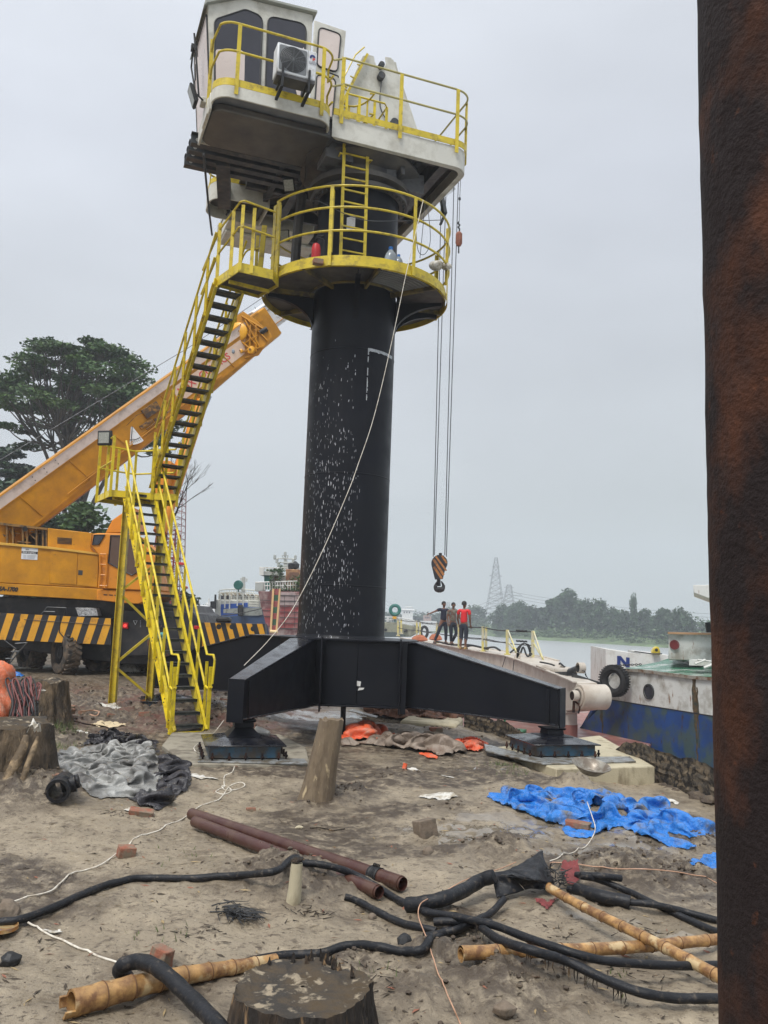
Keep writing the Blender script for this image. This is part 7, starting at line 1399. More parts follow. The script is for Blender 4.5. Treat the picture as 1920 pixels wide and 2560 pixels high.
# olive hull right of the column
z7 = lambda X, Yy: (940 + X / 6.381, 1480 + Yy / 6.381)
Yo = 80; ov = thing('olive_ship', 'olive hulled boat with white rail of life rings just right of the column', 'ship', P(*z7(400, 650), Yo)); m = MB(); m.prism([P(*z7(*p), Yo) for p in ((-260, 470), (150, 480), (330, 487), (560, 530), (720, 575), (700, 640), (560, 715), (300, 720), (-260, 720))], (0, 5, 0)); m.build('hull', M_['olive'], ov, bevel=.1)
m = MB(); m.prism([P(*z7(*p), Yo - .1) for p in ((-260, 640), (300, 640), (420, 660), (480, 705), (300, 720), (-260, 720))], (0, .1, 0)); m.build('boot_top', mat('olive_grey', (.07, .09, .09), .6), ov)
m = MB(); m.tube([P(*z7(*p), Yo) for p in ((-200, 400), (150, 400), (330, 405), (560, 440), (700, 500))], .06, 5); m.tube([P(*z7(*p), Yo) for p in ((-200, 438), (150, 438), (330, 445), (560, 478))], .04, 5)
for x, y in ((190, 410), (370, 415), (485, 430), (575, 450), (610, 462), (640, 470), (670, 485)): m.tube([P(*z7(x - 14, y + 62), Yo), P(*z7(x - 6, y), Yo), P(*z7(x + 6, y), Yo), P(*z7(x + 14, y + 62), Yo)], .07, 5)
for x in range(-180, 700, 60): m.tube([P(*z7(x, 400 + max(0, x - 330) * .25), Yo), P(*z7(x, 480 + max(0, x - 330) * .25), Yo)], .035, 4)
m.build('railing', M_['farwhite'], ov)
m = MB(); c = P(*z7(303, 287), Yo); m.tube([c + Vector((1.0 * math.cos(w) * .42 / .6 * .6, 0, math.sin(w) * .42)) * 1.0 for w in [k / 20 * 6.283 for k in range(20)]], .16, 8, closed=True); m.tube([P(*z7(303, 330), Yo), P(*z7(303, 480), Yo)], .06, 5); m.build('green_ring_lamp', M_['green'], ov); m = MB(); m.prism([P(*z7(*p), Yo - .2) for p in ((265, 390), (330, 390), (330, 430), (265, 430))], (0, .5, 0)); m.build('orange_box', M_['stripeyel'], ov)
m = MB(); c = P(*z7(770, 640), Yo - 1); m.tube([c + Vector((math.cos(w) * .30, 0, math.sin(w) * .48)) for w in [k / 20 * 6.283 for k in range(20)]], .13, 8, closed=True); m.build('tyre', M_['tyreb'], ov); m = MB(); m.lathe([(.001, 0), (.14, 0)], P(*z7(155, 605), Yo - .15), 10, ax=(0, -1, 0)); m.tube([P(*z7(440, 625), Yo - .15), P(*z7(500, 605), Yo - .15)], .12, 6); m.build('hawse_hole', M_['gasket'], ov)
# far white building and low houses across the river
for i, (x0, x1, yt, yb, lb) in enumerate(((1006, 1032, 1525, 1560, 'hazy white flat-roofed building with roof frame right of the olive boat'), (1052, 1092, 1552, 1562, 'row of low white sheds on the far shore left of the men'), (1060, 1078, 1538, 1552, 'hazy brownish house roof behind the far white sheds'))):
    Yv = 330 + i * 8; hb_ = thing('far_building', lb, 'building', P((x0 + x1) / 2, 1572, Yv), 'buildings on the far bank'); m = MB(); m.prism([P(x, y, Yv) for x, y in ((x0, yt), (x1, yt + 1), (x1, yb + 16), (x0, yb + 16))], (0, 8, 0)); m.build('wall', M_['farwhite'] if i < 2 else mat('far_brown', (.3, .2, .17), .8), hb_); m = MB()
    for k in range(3): xx = x0 + 3 + k * (x1 - x0 - 6) / 3; m.prism([P(xx, yt + 4, Yv - .1), P(xx + 3, yt + 4, Yv - .1), P(xx + 3, yt + 8, Yv - .1), P(xx, yt + 8, Yv - .1)], (0, .1, 0))
    m.build('window', M_['glassdark'], hb_)
    if i == 0: m = MB(); m.tube([P(1014, 1525, Yv), P(1014, 1518, Yv), P(1031, 1518, Yv), P(1031, 1525, Yv)], .25, 4); m.tube([P(1004, 1524, Yv), P(1036, 1526, Yv)], .4, 4); m.build('roof_frame', M_['farwhite'], hb_)
# pylons
def pylon(label, px, yt, yb, Yv, wb_, wt_, arms, n, r=.16):
    b = P(px, yb, Yv); t_ = P(px, yt, Yv); t_.x = b.x; t = thing('pylon', label, 'pylon', b, 'power pylons across the river'); m = MB(); prev = None
    for k in range(n + 1):
        f = k / n; w = wb_ + (wt_ - wb_) * f ** .7; c = b.lerp(t_, f); q = [c + Vector((i * w / 2, j * w / 2, 0)) for i, j in ((-1, -1), (1, -1), (1, 1), (-1, 1))]
        for i in range(4): m.tube([q[i], q[(i + 1) % 4]], r * .5, 4, cap=False)
        if prev:
            for i in range(4): m.tube([prev[i], q[i]], r, 4, cap=False); m.tube([prev[i], q[(i + 1) % 4]], r * .55, 4, cap=False); m.tube([prev[(i + 1) % 4], q[i]], r * .55, 4, cap=False)
        prev = q
    mt = mat('pylon_steel', (.22, .23, .25), .6) if 'pylon_steel' not in bpy.data.materials else bpy.data.materials['pylon_steel']; m.build('tower', mt, t)
    for f, w in arms: c = b.lerp(t_, f); m = MB(); m.tube([c + Vector((-w / 2, 0, 0)), c + Vector((w / 2, 0, 0))], r, 4); m.tube([c + Vector((-w / 2, 0, 0)), c + Vector((0, 0, w * .2)), c + Vector((w / 2, 0, 0))], r * .7, 4); m.build('crossarm', mt, t)
    return t
pylon('tall slender lattice pylon, the taller of the two above the far trees', 1237, 1394, 1560, 330, 9.5, 1.0, ((.72, 5), (.86, 3)), 13, .085)
pylon('shorter wide-armed pylon right of the tall one', 1271, 1462, 1560, 360, 9, 1.6, ((.42, 12), (.58, 13), (.74, 11), (.93, 4)), 10, .085)
pylon('faint distant pylon behind the men', 1119, 1506, 1560, 620, 7, 1.5, ((.7, 6),), 8, .15)
m = MB()
for k in range(3): a = P(1271 + (k - 1) * 3, 1478 + k * 8, 360); m.tube(sag(a, a + Vector((150, -60, -2)), 6, 14), .05, 4); m.tube(sag(a, P(960, 1500 + k * 9, 420), 8, 14), .05, 4)
tag(m.build('power_lines', M_['wire'], None, P(1271, 1478, 360)), 'thin power lines spanning from the wide-armed pylon', 'power lines')
# ================================================================= FOREGROUND
def inpoly(x, y, poly):
    r = np.zeros(x.shape, bool); n = len(poly)
    for i in range(n):
        x1, y1 = poly[i]; x2, y2 = poly[(i + 1) % n]; c = ((y1 > y) != (y2 > y)) & (x < (x2 - x1) * (y - y1) / (y2 - y1 + 1e-9) + x1); r ^= c
    return r
def polydist(x, y, poly):
    d = np.full(x.shape, 1e9); n = len(poly)
    for i in range(n):
        x1, y1 = poly[i]; x2, y2 = poly[(i + 1) % n]; dx, dy = x2 - x1, y2 - y1; t = np.clip(((x - x1) * dx + (y - y1) * dy) / (dx * dx + dy * dy + 1e-9), 0, 1); d = np.minimum(d, np.hypot(x - x1 - t * dx, y - y1 - t * dy))
    return d
def drape(X, Y, ins, d, slack, seed, iters, bend, g, z0):
    """position-based sheet: more material than the outline has room for, so it buckles into folds under its own weight"""
    rs = np.random.RandomState(seed); p = np.stack([X, Y, g + .02 + z0 + .05 * (fbm(X * 5, Y * 5, 3, seed) - .3) * ins], -1); h = abs(X[1, 0] - X[0, 0]); k = 1 + (slack - 1) * np.clip(d / .15, 0, 1) * ins * (.55 + .9 * fbm(X * 1.7, Y * 1.7, 2, seed + 8)); fix = ~ins; p0 = p.copy(); p0[..., 2] = g
    fam = [((1, 0), h, 1.), ((0, 1), h, 1.), ((1, 1), h * 1.414, .7), ((1, -1), h * 1.414, .7), ((2, 0), 2 * h, bend), ((0, 2), 2 * h, bend), ((5, 0), 5 * h, bend * .5), ((0, 5), 5 * h, bend * .5)]
    def sl(di, dj):
        n, m = X.shape
        if dj >= 0: return (slice(0, n - di), slice(0, m - dj)), (slice(di, n), slice(dj, m))
        return (slice(0, n - di), slice(-dj, m)), (slice(di, n), slice(0, m + dj))
    for it in range(iters):
        p[..., 2] -= .0012
        for (di, dj), L, w in fam:
            A, B = sl(di, dj); v = p[B] - p[A]; l = np.linalg.norm(v, axis=-1, keepdims=True) + 1e-9; r = (L * .5 * (k[A] + k[B]))[..., None]
            if L > 1.9 * h: r = np.maximum(l, r * .97)
            c = v * ((l - r) / l * .25 * w); q = np.zeros_like(p); q[A] += c; q[B] -= c; p += q * .98
        p[..., 2] = np.maximum(p[..., 2], g + .002); p[..., 2] = np.minimum(p[..., 2], g + .5); p[fix] = p0[fix]
    return p[..., 0], p[..., 1], p[..., 2]
def cloth(name, label, cat, outline, m, res=.02, amp=.06, base=.01, dome=.0, f=3.0, seed=0, holes=(), world=False, ridge=None, group=None, parent=None, mi=None, zf=None, slack=0, iters=160, bend=.35, sub=0):
    """crumpled sheet lying on the ground: sharp creases between sagging facets"""
    poly = [(p[0], p[1]) for p in outline] if world else [tuple(GG(*p)[:2]) for p in outline]
    xs = [p[0] for p in poly]; ys = [p[1] for p in poly]; X, Yv = np.meshgrid(np.arange(min(xs) - .05, max(xs) + .05, res), np.arange(min(ys) - .05, max(ys) + .05, res), indexing='ij')
    wx = X + (fbm(X * 3, Yv * 3, 3, seed) - .5) * .22; wy = Yv + (fbm(X * 3, Yv * 3, 3, seed + 5) - .5) * .22
    inside = inpoly(wx * .5 + X * .5, wy * .5 + Yv * .5, poly); d = polydist(X, Yv, poly); ins = inside
    if slack:
        x3, y3, z = drape(X, Yv, inside, d, slack, seed, iters, bend, gh(X, Yv) + base, (lambda: zf(X, Yv, d))() if zf is not None else 0)
        g_ = gh(x3, y3) + base; z = np.maximum(z, g_)
    else:
        x3, y3 = X, Yv; g_ = gh(X, Yv); z = g_ + base + amp * (fbm(wx * f * 2, wy * f * 2, 4, seed) - .3) * np.clip(d / .05, 0, 1) + (zf(X, Yv, d) if zf is not None else 0); z = np.maximum(z, g_ + .004)
    for hx, hy, hr in holes: hh = GG(hx, hy); ins &= ((X - hh.x) ** 2 + ((Yv - hh.y) * 1.0) ** 2 + (fbm(X * 8, Yv * 8, 2, 3) - .5) * hr * hr * 2) > hr * hr
    n, mm = X.shape; I = np.arange(n * mm).reshape(n, mm); keep = ins[:-1, :-1] & ins[1:, :-1] & ins[1:, 1:] & ins[:-1, 1:]
    FQ = np.stack([I[:-1, :-1], I[1:, :-1], I[1:, 1:], I[:-1, 1:]], -1)[keep]; used, inv = np.unique(FQ, return_inverse=True); V = np.stack([x3, y3, z], -1).reshape(-1, 3)[used]
    Vc = V.mean(0); mid = None
    if mi is not None: c = V[inv.reshape(-1, 4)].mean(1); mid = mi(c[:, 0], c[:, 1])
    ob = npmesh(name, V, inv.reshape(-1, 4), m, parent, None if parent is not None else (float(Vc[0]), float(Vc[1]), float(Vc[2])), True, mid)
    ob.data.set_sharp_from_angle(angle=math.radians(60))
    if sub: md = ob.modifiers.new('sub', 'SUBSURF'); md.levels = md.render_levels = sub
    if parent is None: tag(ob, label, cat, group)
    return ob
# blue tarpaulin
cloth('tarpaulin', 'large crumpled bright blue tarpaulin spread on the mud at right', 'tarpaulin', [(1212, 1992), (1262, 1982), (1330, 1976), (1395, 1986), (1430, 1980), (1500, 2000), (1535, 1984), (1560, 1992), (1575, 2006), (1640, 2008), (1700, 2040), (1750, 2068), (1795, 2090), (1740, 2118), (1700, 2122), (1655, 2106), (1600, 2090), (1562, 2066), (1520, 2078), (1465, 2098), (1418, 2092), (1396, 2060), (1340, 2048), (1262, 2016)], M_['bluetarp'], .024, .085, .006, slack=1.45, bend=.7, sub=1, seed=3, holes=((1600, 2034, .17), (1550, 2030, .14), (1500, 2022, .10), (1710, 2100, .13), (1570, 2020, .10), (1640, 2038, .10), (1455, 2070, .07)))
cloth('tarpaulin', 'small scrap of blue tarpaulin beside the rusty post', 'tarpaulin', [(1715, 2158), (1760, 2142), (1800, 2134), (1870, 2140), (1880, 2170), (1800, 2172), (1765, 2168)], M_['bluetarp'], .018, .05, .01, slack=1.4, seed=8)
# grey tarpaulin heap, dark sheet beside it
gt = [(141, 1880), (150, 1862), (200, 1858), (265, 1856), (352, 1862), (392, 1878), (404, 1905), (402, 1940), (396, 1985), (372, 2008), (330, 1998), (290, 1996), (244, 2003), (205, 1975), (158, 1955), (140, 1932)]
def gfold(X, Yv, d):
    z = np.zeros_like(X)
    for (a, b, w, h) in (((150, 1880), (230, 1990), .10, .17), ((178, 1870), (262, 1960), .07, .16), ((225, 1870), (205, 1940), .06, .12), ((262, 1880), (330, 1925), .08, .17), ((300, 1865), (268, 1930), .05, .14), ((372, 1868), (345, 1965), .13, .24), ((212, 1942), (330, 1990), .06, .13), ((280, 1862), (370, 1866), .07, .15), ((250, 1900), (262, 1950), .06, .14), ((310, 1890), (345, 1960), .06, .10), ((160, 1945), (250, 1995), .05, .08), ((250, 1985), (380, 1985), .06, .12)):
        A = GG(*a); Bq = GG(*b); dx, dy = Bq.x - A.x, Bq.y - A.y; t = np.clip(((X - A.x) * dx + (Yv - A.y) * dy) / (dx * dx + dy * dy), 0, 1); q = np.hypot(X - A.x - t * dx, Yv - A.y - t * dy); z = np.maximum(z, h * np.clip(1 - q / (w * 1.5), 0, 1) ** .8)
    return z * .7 + .04 * np.clip(d / .25, 0, 1)
cloth('tarpaulin', 'heap of folded pale grey tarpaulin beside the big stump', 'tarpaulin', gt, M_['greytarp'], .02, .10, .01, slack=1.42, seed=12, zf=gfold, bend=.5, iters=200, sub=1)
cloth('plastic_sheet', 'black plastic sheet lying against the right end of the grey tarpaulin heap', 'plastic sheet', [(392, 1898), (412, 1896), (440, 1898), (468, 1925), (479, 1948), (474, 1968), (440, 2002), (420, 2022), (392, 2030), (366, 2018), (330, 2006), (316, 1998), (345, 1996), (386, 1990), (402, 1950)], M_['blacktarp'], .022, .13, .01, sub=1, bend=.8, slack=1.6, seed=15)
cloth('plastic_sheet', 'black plastic sheet edge showing behind the grey tarpaulin heap', 'plastic sheet', [(195, 1856), (255, 1838), (330, 1840), (385, 1862), (408, 1890), (398, 1896), (380, 1872), (300, 1858), (240, 1862)], M_['blacktarp'], .02, .20, .02, slack=1.8, seed=17)
# orange and muddy tarp strip in front of the cross base
z6 = lambda X, Yy: (840 + X / 4.1475, 1740 + Yy / 4.1475)
cloth('tarpaulin', 'orange tarpaulin part folded behind the leaning trunk post', 'tarpaulin', [z6(*p) for p in ((50, 380), (400, 370), (500, 400), (650, 425), (520, 445), (430, 470), (200, 480), (40, 480))], M_['orangetarp'], .022, .16, .05, slack=1.5, seed=21, zf=lambda X, Yv, d: .26 * np.clip(d / .15, 0, 1), bend=.8)
cloth('tarpaulin', 'long muddy brown-grey sheet crumpled across the mud between the orange pieces', 'tarpaulin', [z6(*p) for p in ((40, 500), (150, 490), (250, 490), (430, 460), (640, 440), (860, 420), (1000, 425), (1060, 470), (1130, 520), (1290, 570), (1310, 600), (1200, 640), (1050, 630), (900, 600), (600, 550), (300, 520), (40, 530))], M_['tantarp'], .03, .17, .02, slack=1.55, bend=.9, sub=1, seed=24)
cloth('tarpaulin', 'orange-red tarpaulin bunched at the right end of the muddy sheet', 'tarpaulin', [z6(*p) for p in ((1030, 440), (1100, 460), (1280, 470), (1420, 440), (1500, 450), (1540, 520), (1510, 570), (1440, 590), (1300, 575), (1180, 550), (1040, 540))], M_['orangetarp'], .02, .16, .02, slack=1.6, seed=27)
cloth('tarpaulin', 'orange scrap poking out under the front edge of the muddy sheet', 'tarpaulin', [z6(*p) for p in ((860, 585), (1000, 610), (1080, 640), (1040, 665), (940, 645))], M_['orangetarp'], .016, .05, .01, f=3, seed=29)
cloth('sacking', 'long brown sacking draped along the pale concrete block under the cross base', 'sacking', [(905, 1772), (960, 1768), (1000, 1774), (1060, 1782), (1120, 1784), (1165, 1782), (1178, 1796), (1150, 1806), (1100, 1808), (1050, 1802), (1000, 1804), (965, 1798), (920, 1792)], M_['browntarp'], .035, .22, .06, slack=1.5, seed=33)
# cover at left edge
ob_ = thing('covered_equipment', 'equipment wrapped in an orange tarpaulin at the left edge', 'covered equipment', (GG(0, 1800).x - .3, GG(0, 1800).y, 0)); o_ = ORG[ob_.name]; m = MB(); rings = []
for k in range(15):
    t = k / 14; rr_ = (.62 + .10 * math.sin(t * 9)) * math.sqrt(max(.0, 1 - t ** 2.6)) + .02; z = .14 + t * .98; rings.append([(o_.x - .1 + math.cos(w) * rr_ * (1 + .10 * math.sin(w * 7 + t * 6) + .07 * abs(math.sin(w * 9 + 4 * t)) + .10 * (float(fbm(w * 2.5, t * 3, 4, 5)) - .5)), o_.y + math.sin(w) * rr_ * .9 * (1 + .10 * math.sin(w * 6 - t * 5)), z + .03 * math.sin(w * 5 + k)) for w in [j / 56 * 6.283 for j in range(56)]])
m.loft(rings); m.build('cover', mat('wet_orange_cover', (.66, .17, .075), .4, var=.15, dirt=(.50, .26, .18), amt=.3, ds=6, bump=.9, bs=9, bdist=.05), ob_, smooth=60)
m = MB(); m.loft([[(o_.x - .1 + math.cos(w) * .62, o_.y + math.sin(w) * .55, z) for w in [j / 20 * 6.283 for j in range(20)]] for z in (-.05, .2)]); m.build('base', M_['gasket'], ob_)
# tangled red and black cables
cb = thing('cable_tangle', 'tangle of thin red and black cables hanging over the muddy stump at left', 'cables', GG(60, 1830)); rr = random.Random(21)
for col, n_ in (('rope_red', 16), ('gasket', 12)):
    m = MB(); mm = mat('dull_red_cable', (.16, .045, .04), .6, var=.3) if col == 'rope_red' else M_['gasket']
    for k in range(n_):
        x = rr.triangular(30, 90, 78) if k % 2 else rr.uniform(30, 60); a = P(x + rr.uniform(-22, 18), 1722 + rr.uniform(-18, 6), 11.6 + rr.random() * .4); b = P(x + rr.uniform(-5, 5), 1765 + rr.uniform(-14, 30), 11.3); c = P(x + rr.uniform(-14, 14), 1812 + rr.uniform(-20, 22), 11.2 + rr.uniform(-.1, .1)); d = P(x + rr.uniform(5, 20), 1760 + rr.uniform(-10, 30), 11.35)
        m.tube(catmull([d, a + Vector((.06, 0, .03)), a, b, c], 5), .011, 5)
    m.build('cable', mm, cb)
# ---------------- stumps
def stump(name, label, cx, cy, z0, top, r0_, r1_, lean=(0, 0), seed=0, lumps=.10, mt='bark', mtop='mudtop', el=1.0, flare=.25, n=96, tilt=0.0, jag=.02, rings_n=26):
    t = thing(name, label, 'tree stump', (cx, cy, z0)); H = top - z0; V = []
    A = np.linspace(0, 2 * np.pi, n, endpoint=False); ZZ = np.linspace(0, 1, rings_n)
    for k, t_ in enumerate(ZZ):
        r = r0_ + (r1_ - r0_) * t_ + flare * r0_ * (1 - t_) ** 4
        g = fbm(np.cos(A) * 2.2 + 20, np.sin(A) * 2.2 + t_ * .5 + seed, 3, seed) - .5; f2 = np.abs(vn(A * 9 + seed, A * 0 + t_ * 1.2, seed + 2) - .5) * 2 + .35 * t_; f3 = vn(A * 19 + seed, A * 0 + t_ * 4, seed + 4) - .5
        rad = r * (1 + g * lumps * 3 - (1 - f2) ** 3 * lumps * .9 + f3 * lumps * .35); z = z0 + t_ * (H + (vn(A * 3, A * 0, seed + 9) - .5) * jag * 2 + tilt * np.cos(A)); V.append(np.stack([cx + lean[0] * t_ + np.cos(A) * rad * el, cy + lean[1] * t_ + np.sin(A) * rad, z], -1))
    V = np.stack(V); I = np.arange(n * rings_n).reshape(rings_n, n); FQ = np.stack([I[:-1], np.roll(I, -1, 1)[:-1], np.roll(I, -1, 1)[1:], I[1:]], -1).reshape(-1, 4); npmesh('bark', V.reshape(-1, 3), FQ, M_[mt], t)
    top_ = V[-1]; c = top_.mean(0); m = MB(); rr = random.Random(seed); rg = [[tuple(q) for q in top_]]
    rm = float(np.mean(np.hypot(*(top_ - c)[:, :2].T)))
    for f in (.95, .86, .75, .62, .48, .34, .2, .03): bl_ = min(1, (1 - f) * 3); rg.append([tuple(c + ((q - c) * (1 - bl_) + (q - c) / np.hypot(*(q - c)[:2]) * rm * bl_) * f * np.array((1, 1, 1 - bl_)) + np.array((0, 0, -.012 + (vn(q[0] * 0 + (q[0] - c[0]) * f * 14, (q[1] - c[1]) * f * 14, seed) - .5) * .035))) for i, q in enumerate(top_)])
    m.loft(rg, cap=False); m.build('cut_face', M_[mtop], t, smooth=60); return t
c = P(757, 2462, 4.35); stump('tree_stump', 'wide weathered stump in the foreground with splintered rim, nearest the camera', c.x, c.y, -.10, c.z, .385, .33, seed=3, lumps=.10, jag=.014, rings_n=40, n=160)
m = MB(); rr = random.Random(8); st_ = [o for o in bpy.data.objects if o.name.startswith('tree_stump')][-1]
for k in range(14):
    a = rr.choice((rr.uniform(.9, 1.4), rr.uniform(1.0, 2.4), rr.uniform(.2, 3.0))); r = rr.uniform(.27, .34); b = Vector((c.x + math.cos(a) * r, c.y + math.sin(a) * r, c.z - .01)); m.loft([[b + Vector((i * .012, j * .012, 0)) for i, j in ((-1, -1), (1, -1), (1, 1), (-1, 1))], [b + Vector((rr.uniform(-.01, .01) + i * .002, j * .002, rr.uniform(.02, .065))) for i, j in ((-1, -1), (1, -1), (1, 1), (-1, 1))]])
m.build('splinter', M_['bark'], st_)
a = GG(38, 1975); stump('tree_stump', 'big root-flared stump at the left edge with pale roots and a white rag', a.x - .50, a.y + .42, -.08, .70, .74, .64, seed=9, lumps=.12, mt='oldstump', el=1.0, tilt=-.02, flare=.12, jag=.03)
st2 = [o for o in bpy.data.objects if o.name.startswith('tree_stump')][-1]
def root(p, r, label=None):
    m = MB(); q = catmull([P(*k) for k in p], 5); m.tube(q, [r * (.7 + .5 * math.sin(i / len(q) * 3.1)) for i in range(len(q))], 10); m.build('root', mat('pale_root', (.30, .215, .125), .8, var=.35, vs=6, dirt=(.10, .07, .04), amt=.55, ds=8, bump=.5, bs=30) if 'pale_root' not in bpy.data.materials else bpy.data.materials['pale_root'], st2, smooth=60)
root([(96, 1842, 9.56), (84, 1872, 9.50), (70, 1910, 9.42), (56, 1950, 9.33), (34, 1995, 9.24)], .028); root([(66, 1840, 9.56), (57, 1872, 9.48), (38, 1910, 9.39), (18, 1950, 9.30), (-6, 2000, 9.18)], .048)
cloth('rag', 'white knotted rag on the root of the big left stump', 'rag', [(x, y) for x, y in ((P(72, 1845, 9.3).x, 9.16), (P(94, 1845, 9.3).x, 9.18), (P(94, 1845, 9.3).x, 9.36), (P(72, 1845, 9.3).x, 9.36))], M_['whiteplastic'], .008, .05, .50, f=9, seed=3, world=True, zf=lambda X, Yv, d: .10 * np.clip(d / .08, 0, 1))
a = GG(110, 1822); stump('tree_stump', 'dark muddy stump behind the big one, cables and a white scrap on it', a.x - .22, a.y + .40, -.05, .78, .54, .40, seed=14, lumps=.12, mt='oldstump', flare=.2, jag=.03)
c = P(104, 1727, 12.0); m = MB(); blob(m, (c.x, c.y, c.z), .07, .25, 3); tag(m.build('plastic_scrap', M_['whiteplastic'], None, c), 'white scrap lying on top of the dark stump', 'scrap')
# leaning trunk post
a = GG(785, 2003); tp = P(826, 1806, 9.55); stump('trunk_post', 'leaning pale tree trunk post set in the mud in front of the cross base', a.x, a.y + .12, -.08, tp.z, .185, .135, lean=(tp.x - a.x, .02), seed=22, lumps=.07, mt='postwood', mtop='postwood', flare=.2, n=64, jag=.02)
ORG_ = [o for o in bpy.data.objects if o.name.startswith('trunk_post')][-1]; ORG_['category'] = 'post'
a = GG(738, 2205); tp = P(742, 2148, a.y + .02); m = MB(); zb = gz(a.x, a.y) - .02
m.tube([(a.x - .01, a.y, zb), (a.x, a.y, zb + .10), (a.x + .006, a.y, tp.z - .02)], [.052, .047, .040], 16); pk = thing('concrete_peg', 'short pale concrete peg sticking out of a mud mound beside the steel pipes', 'post', (a.x, a.y, zb)); m.build('shaft', M_['concyel'], pk); m = MB(); blob(m, (a.x, a.y, tp.z), .045, .45, 4); blob(m, (a.x + .03, a.y, tp.z + .01), .03, .4, 5); m.build('rotten_cap', M_['bark'], pk)
m = MB(); rr = random.Random(3)
def rock(name, label, cat, px, py, size, mt, sd, sq=.75, group=None, boxy=False, rz=0.0):
    a = GG(px, py); m = MB()
    if boxy:
        w, d, h = size; rr = random.Random(sd); pts = []
        R = Matrix.Rotation(rz, 3, 'Z') @ Matrix.Rotation(rr.uniform(-.18, .18), 3, 'X') @ Matrix.Rotation(rr.uniform(-.15, .15), 3, 'Y'); rings = []
        for z in (0, .5, 1): rings.append([a + Vector((0, 0, h * .42)) + R @ Vector((x * w / 2 * rr.uniform(.86, 1.04), y * d / 2 * rr.uniform(.86, 1.04), (z - .5) * h)) for x, y in ((-1, -1), (0, -1.03), (1, -1), (1.02, 0), (1, 1), (0, 1.02), (-1, 1), (-1.03, 0))])
        m.loft(rings); o = m.build(name, M_[mt], None, a, bevel=.006, smooth=30, seg=2)
    else:
        blob(m, (a.x, a.y, a.z + size * sq * .45), size, sq, sd); o = m.build(name, M_[mt], None, a, bevel=size * .06, smooth=30)
    return tag(o, label, cat, group)
gb = 'bricks lying about the yard'
for i, (px, py, sz, lb, rz) in enumerate(((315, 2140, (.14, .10, .085), 'half brick sitting on the white rope', .5), (403, 2412, (.125, .09, .10), 'half brick behind the black hose loop', -.6), (353, 2038, (.24, .11, .06), 'whole brick under the white rag at the foot of the grey tarpaulin', .1),
        (627, 2028, (.10, .06, .04), 'small red brick piece left of the trunk post base', .3), (208, 1785, (.16, .1, .07), 'brick right of the brick pile, nearest the white sack', .2), (170, 1772, (.24, .14, .07), 'orange brick on top of the small brick pile', .1), (172, 1782, (.2, .12, .08), 'lower brick of the small brick pile', .5), (362, 1790, (.22, .11, .08), 'red brick lying between the yellow legs and the stair foot', .15),
        (277, 1793, (.14, .1, .07), 'brick just right of the printed sack', .4), (137, 1948, (.12, .08, .06), 'orange brick end poking out left of the grey tarpaulin', 1.0), (1090, 1829, (.24, .12, .08), 'dark red brick lying above the muddy sheet', .05), (1356, 2004, (.34, .18, .05), 'flat red tile lying on the blue tarpaulin', -.4), (1446, 2068, (.25, .16, .06), 'brown brick on the front edge of the blue tarpaulin', -.5), (560, 1758, (.2, .12, .1), 'upright brick by the white puddle behind the left foot', .2))): rock('brick', lb, 'brick', px, py, sz, 'brick', i, group=gb, boxy=True, rz=rz)
rock('stone', 'large angular brown stone standing on the wet mud right of centre', 'stone', 1062, 2092, (.20, .15, .17), 'rock', 31, boxy=True, rz=.5)
rock('stone', 'rounded muddy stone behind the angular one, lower right of it', 'stone', 1072, 2135, .06, 'rock', 32); rock('stone', 'small brown pebble on the wet patch right of the angular stone', 'stone', 1156, 2104, .024, 'rock', 33)
rock('stone', 'grey pebble resting against the short black hose', 'stone', 930, 2296, .032, 'rock', 34); rock('stone', 'dark round stone behind the middle of the black hose', 'stone', 1010, 2358, .055, 'gasket', 35)
rock('stone', 'brown stone at the left edge where the white rope ends', 'stone', 15, 2290, .10, 'rock', 36); rock('charred_lump', 'black charred lump on the mud at the lower left', 'charred lump', 25, 2412, .065, 'gasket', 37, .8); rock('stone', 'reddish brown lump in the lower right mud', 'stone', 1262, 2535, .06, 'rock', 38)
rock('stone', 'pale flat chip left of the pipes near the trunk post', 'stone', 748, 2070, .045, 'concyel', 39, .35)
# ---------------- bags and rags
def bag(name, label, px, py, w, d, h, mt, sd, f=6):
    a = GG(px, py); rr = random.Random(sd); pts = [(a.x + math.cos(t) * w / 2 * rr.uniform(.8, 1.1), a.y + math.sin(t) * d / 2 * rr.uniform(.8, 1.1)) for t in [k / 12 * 6.283 for k in range(12)]]
    return cloth(name, label, 'bag' if 'bag' in name or 'sack' in name else 'litter', pts, M_[mt], max(.008, min(w, d) / 22), .05, .012, slack=1.35, iters=70, seed=sd, world=True, zf=lambda X, Yv, dd: h * np.clip(dd / (min(w, d) * .3), 0, 1) ** .6)
bag('plastic_bag', 'white plastic bag lying on the mud left of the blue tarpaulin', 1098, 1998, .46, .26, .045, 'whiteplastic', 3); bag('plastic_bag', 'lumpy white bag by the bricks left of the yellow legs', 266, 1773, .52, .34, .14, 'whiteplastic', 5, 4); bag('printed_sack', 'flattened tan printed sack between the stump and the stair', 270, 1817, .66, .36, .03, 'sacktan', 6)
bag('white_rag', 'white rag folded over a brick at the foot of the grey tarpaulin', 340, 2024, .30, .12, .075, 'whiteplastic', 7); bag('white_rag', 'torn white strip lying by the concrete slab left of the white rope', 512, 1946, .42, .18, .02, 'whiteplastic', 8); bag('plastic_bag', 'small dirty bag weighing down the rope at lower left', 145, 2335, .15, .09, .055, 'whiteplastic', 9, 12)
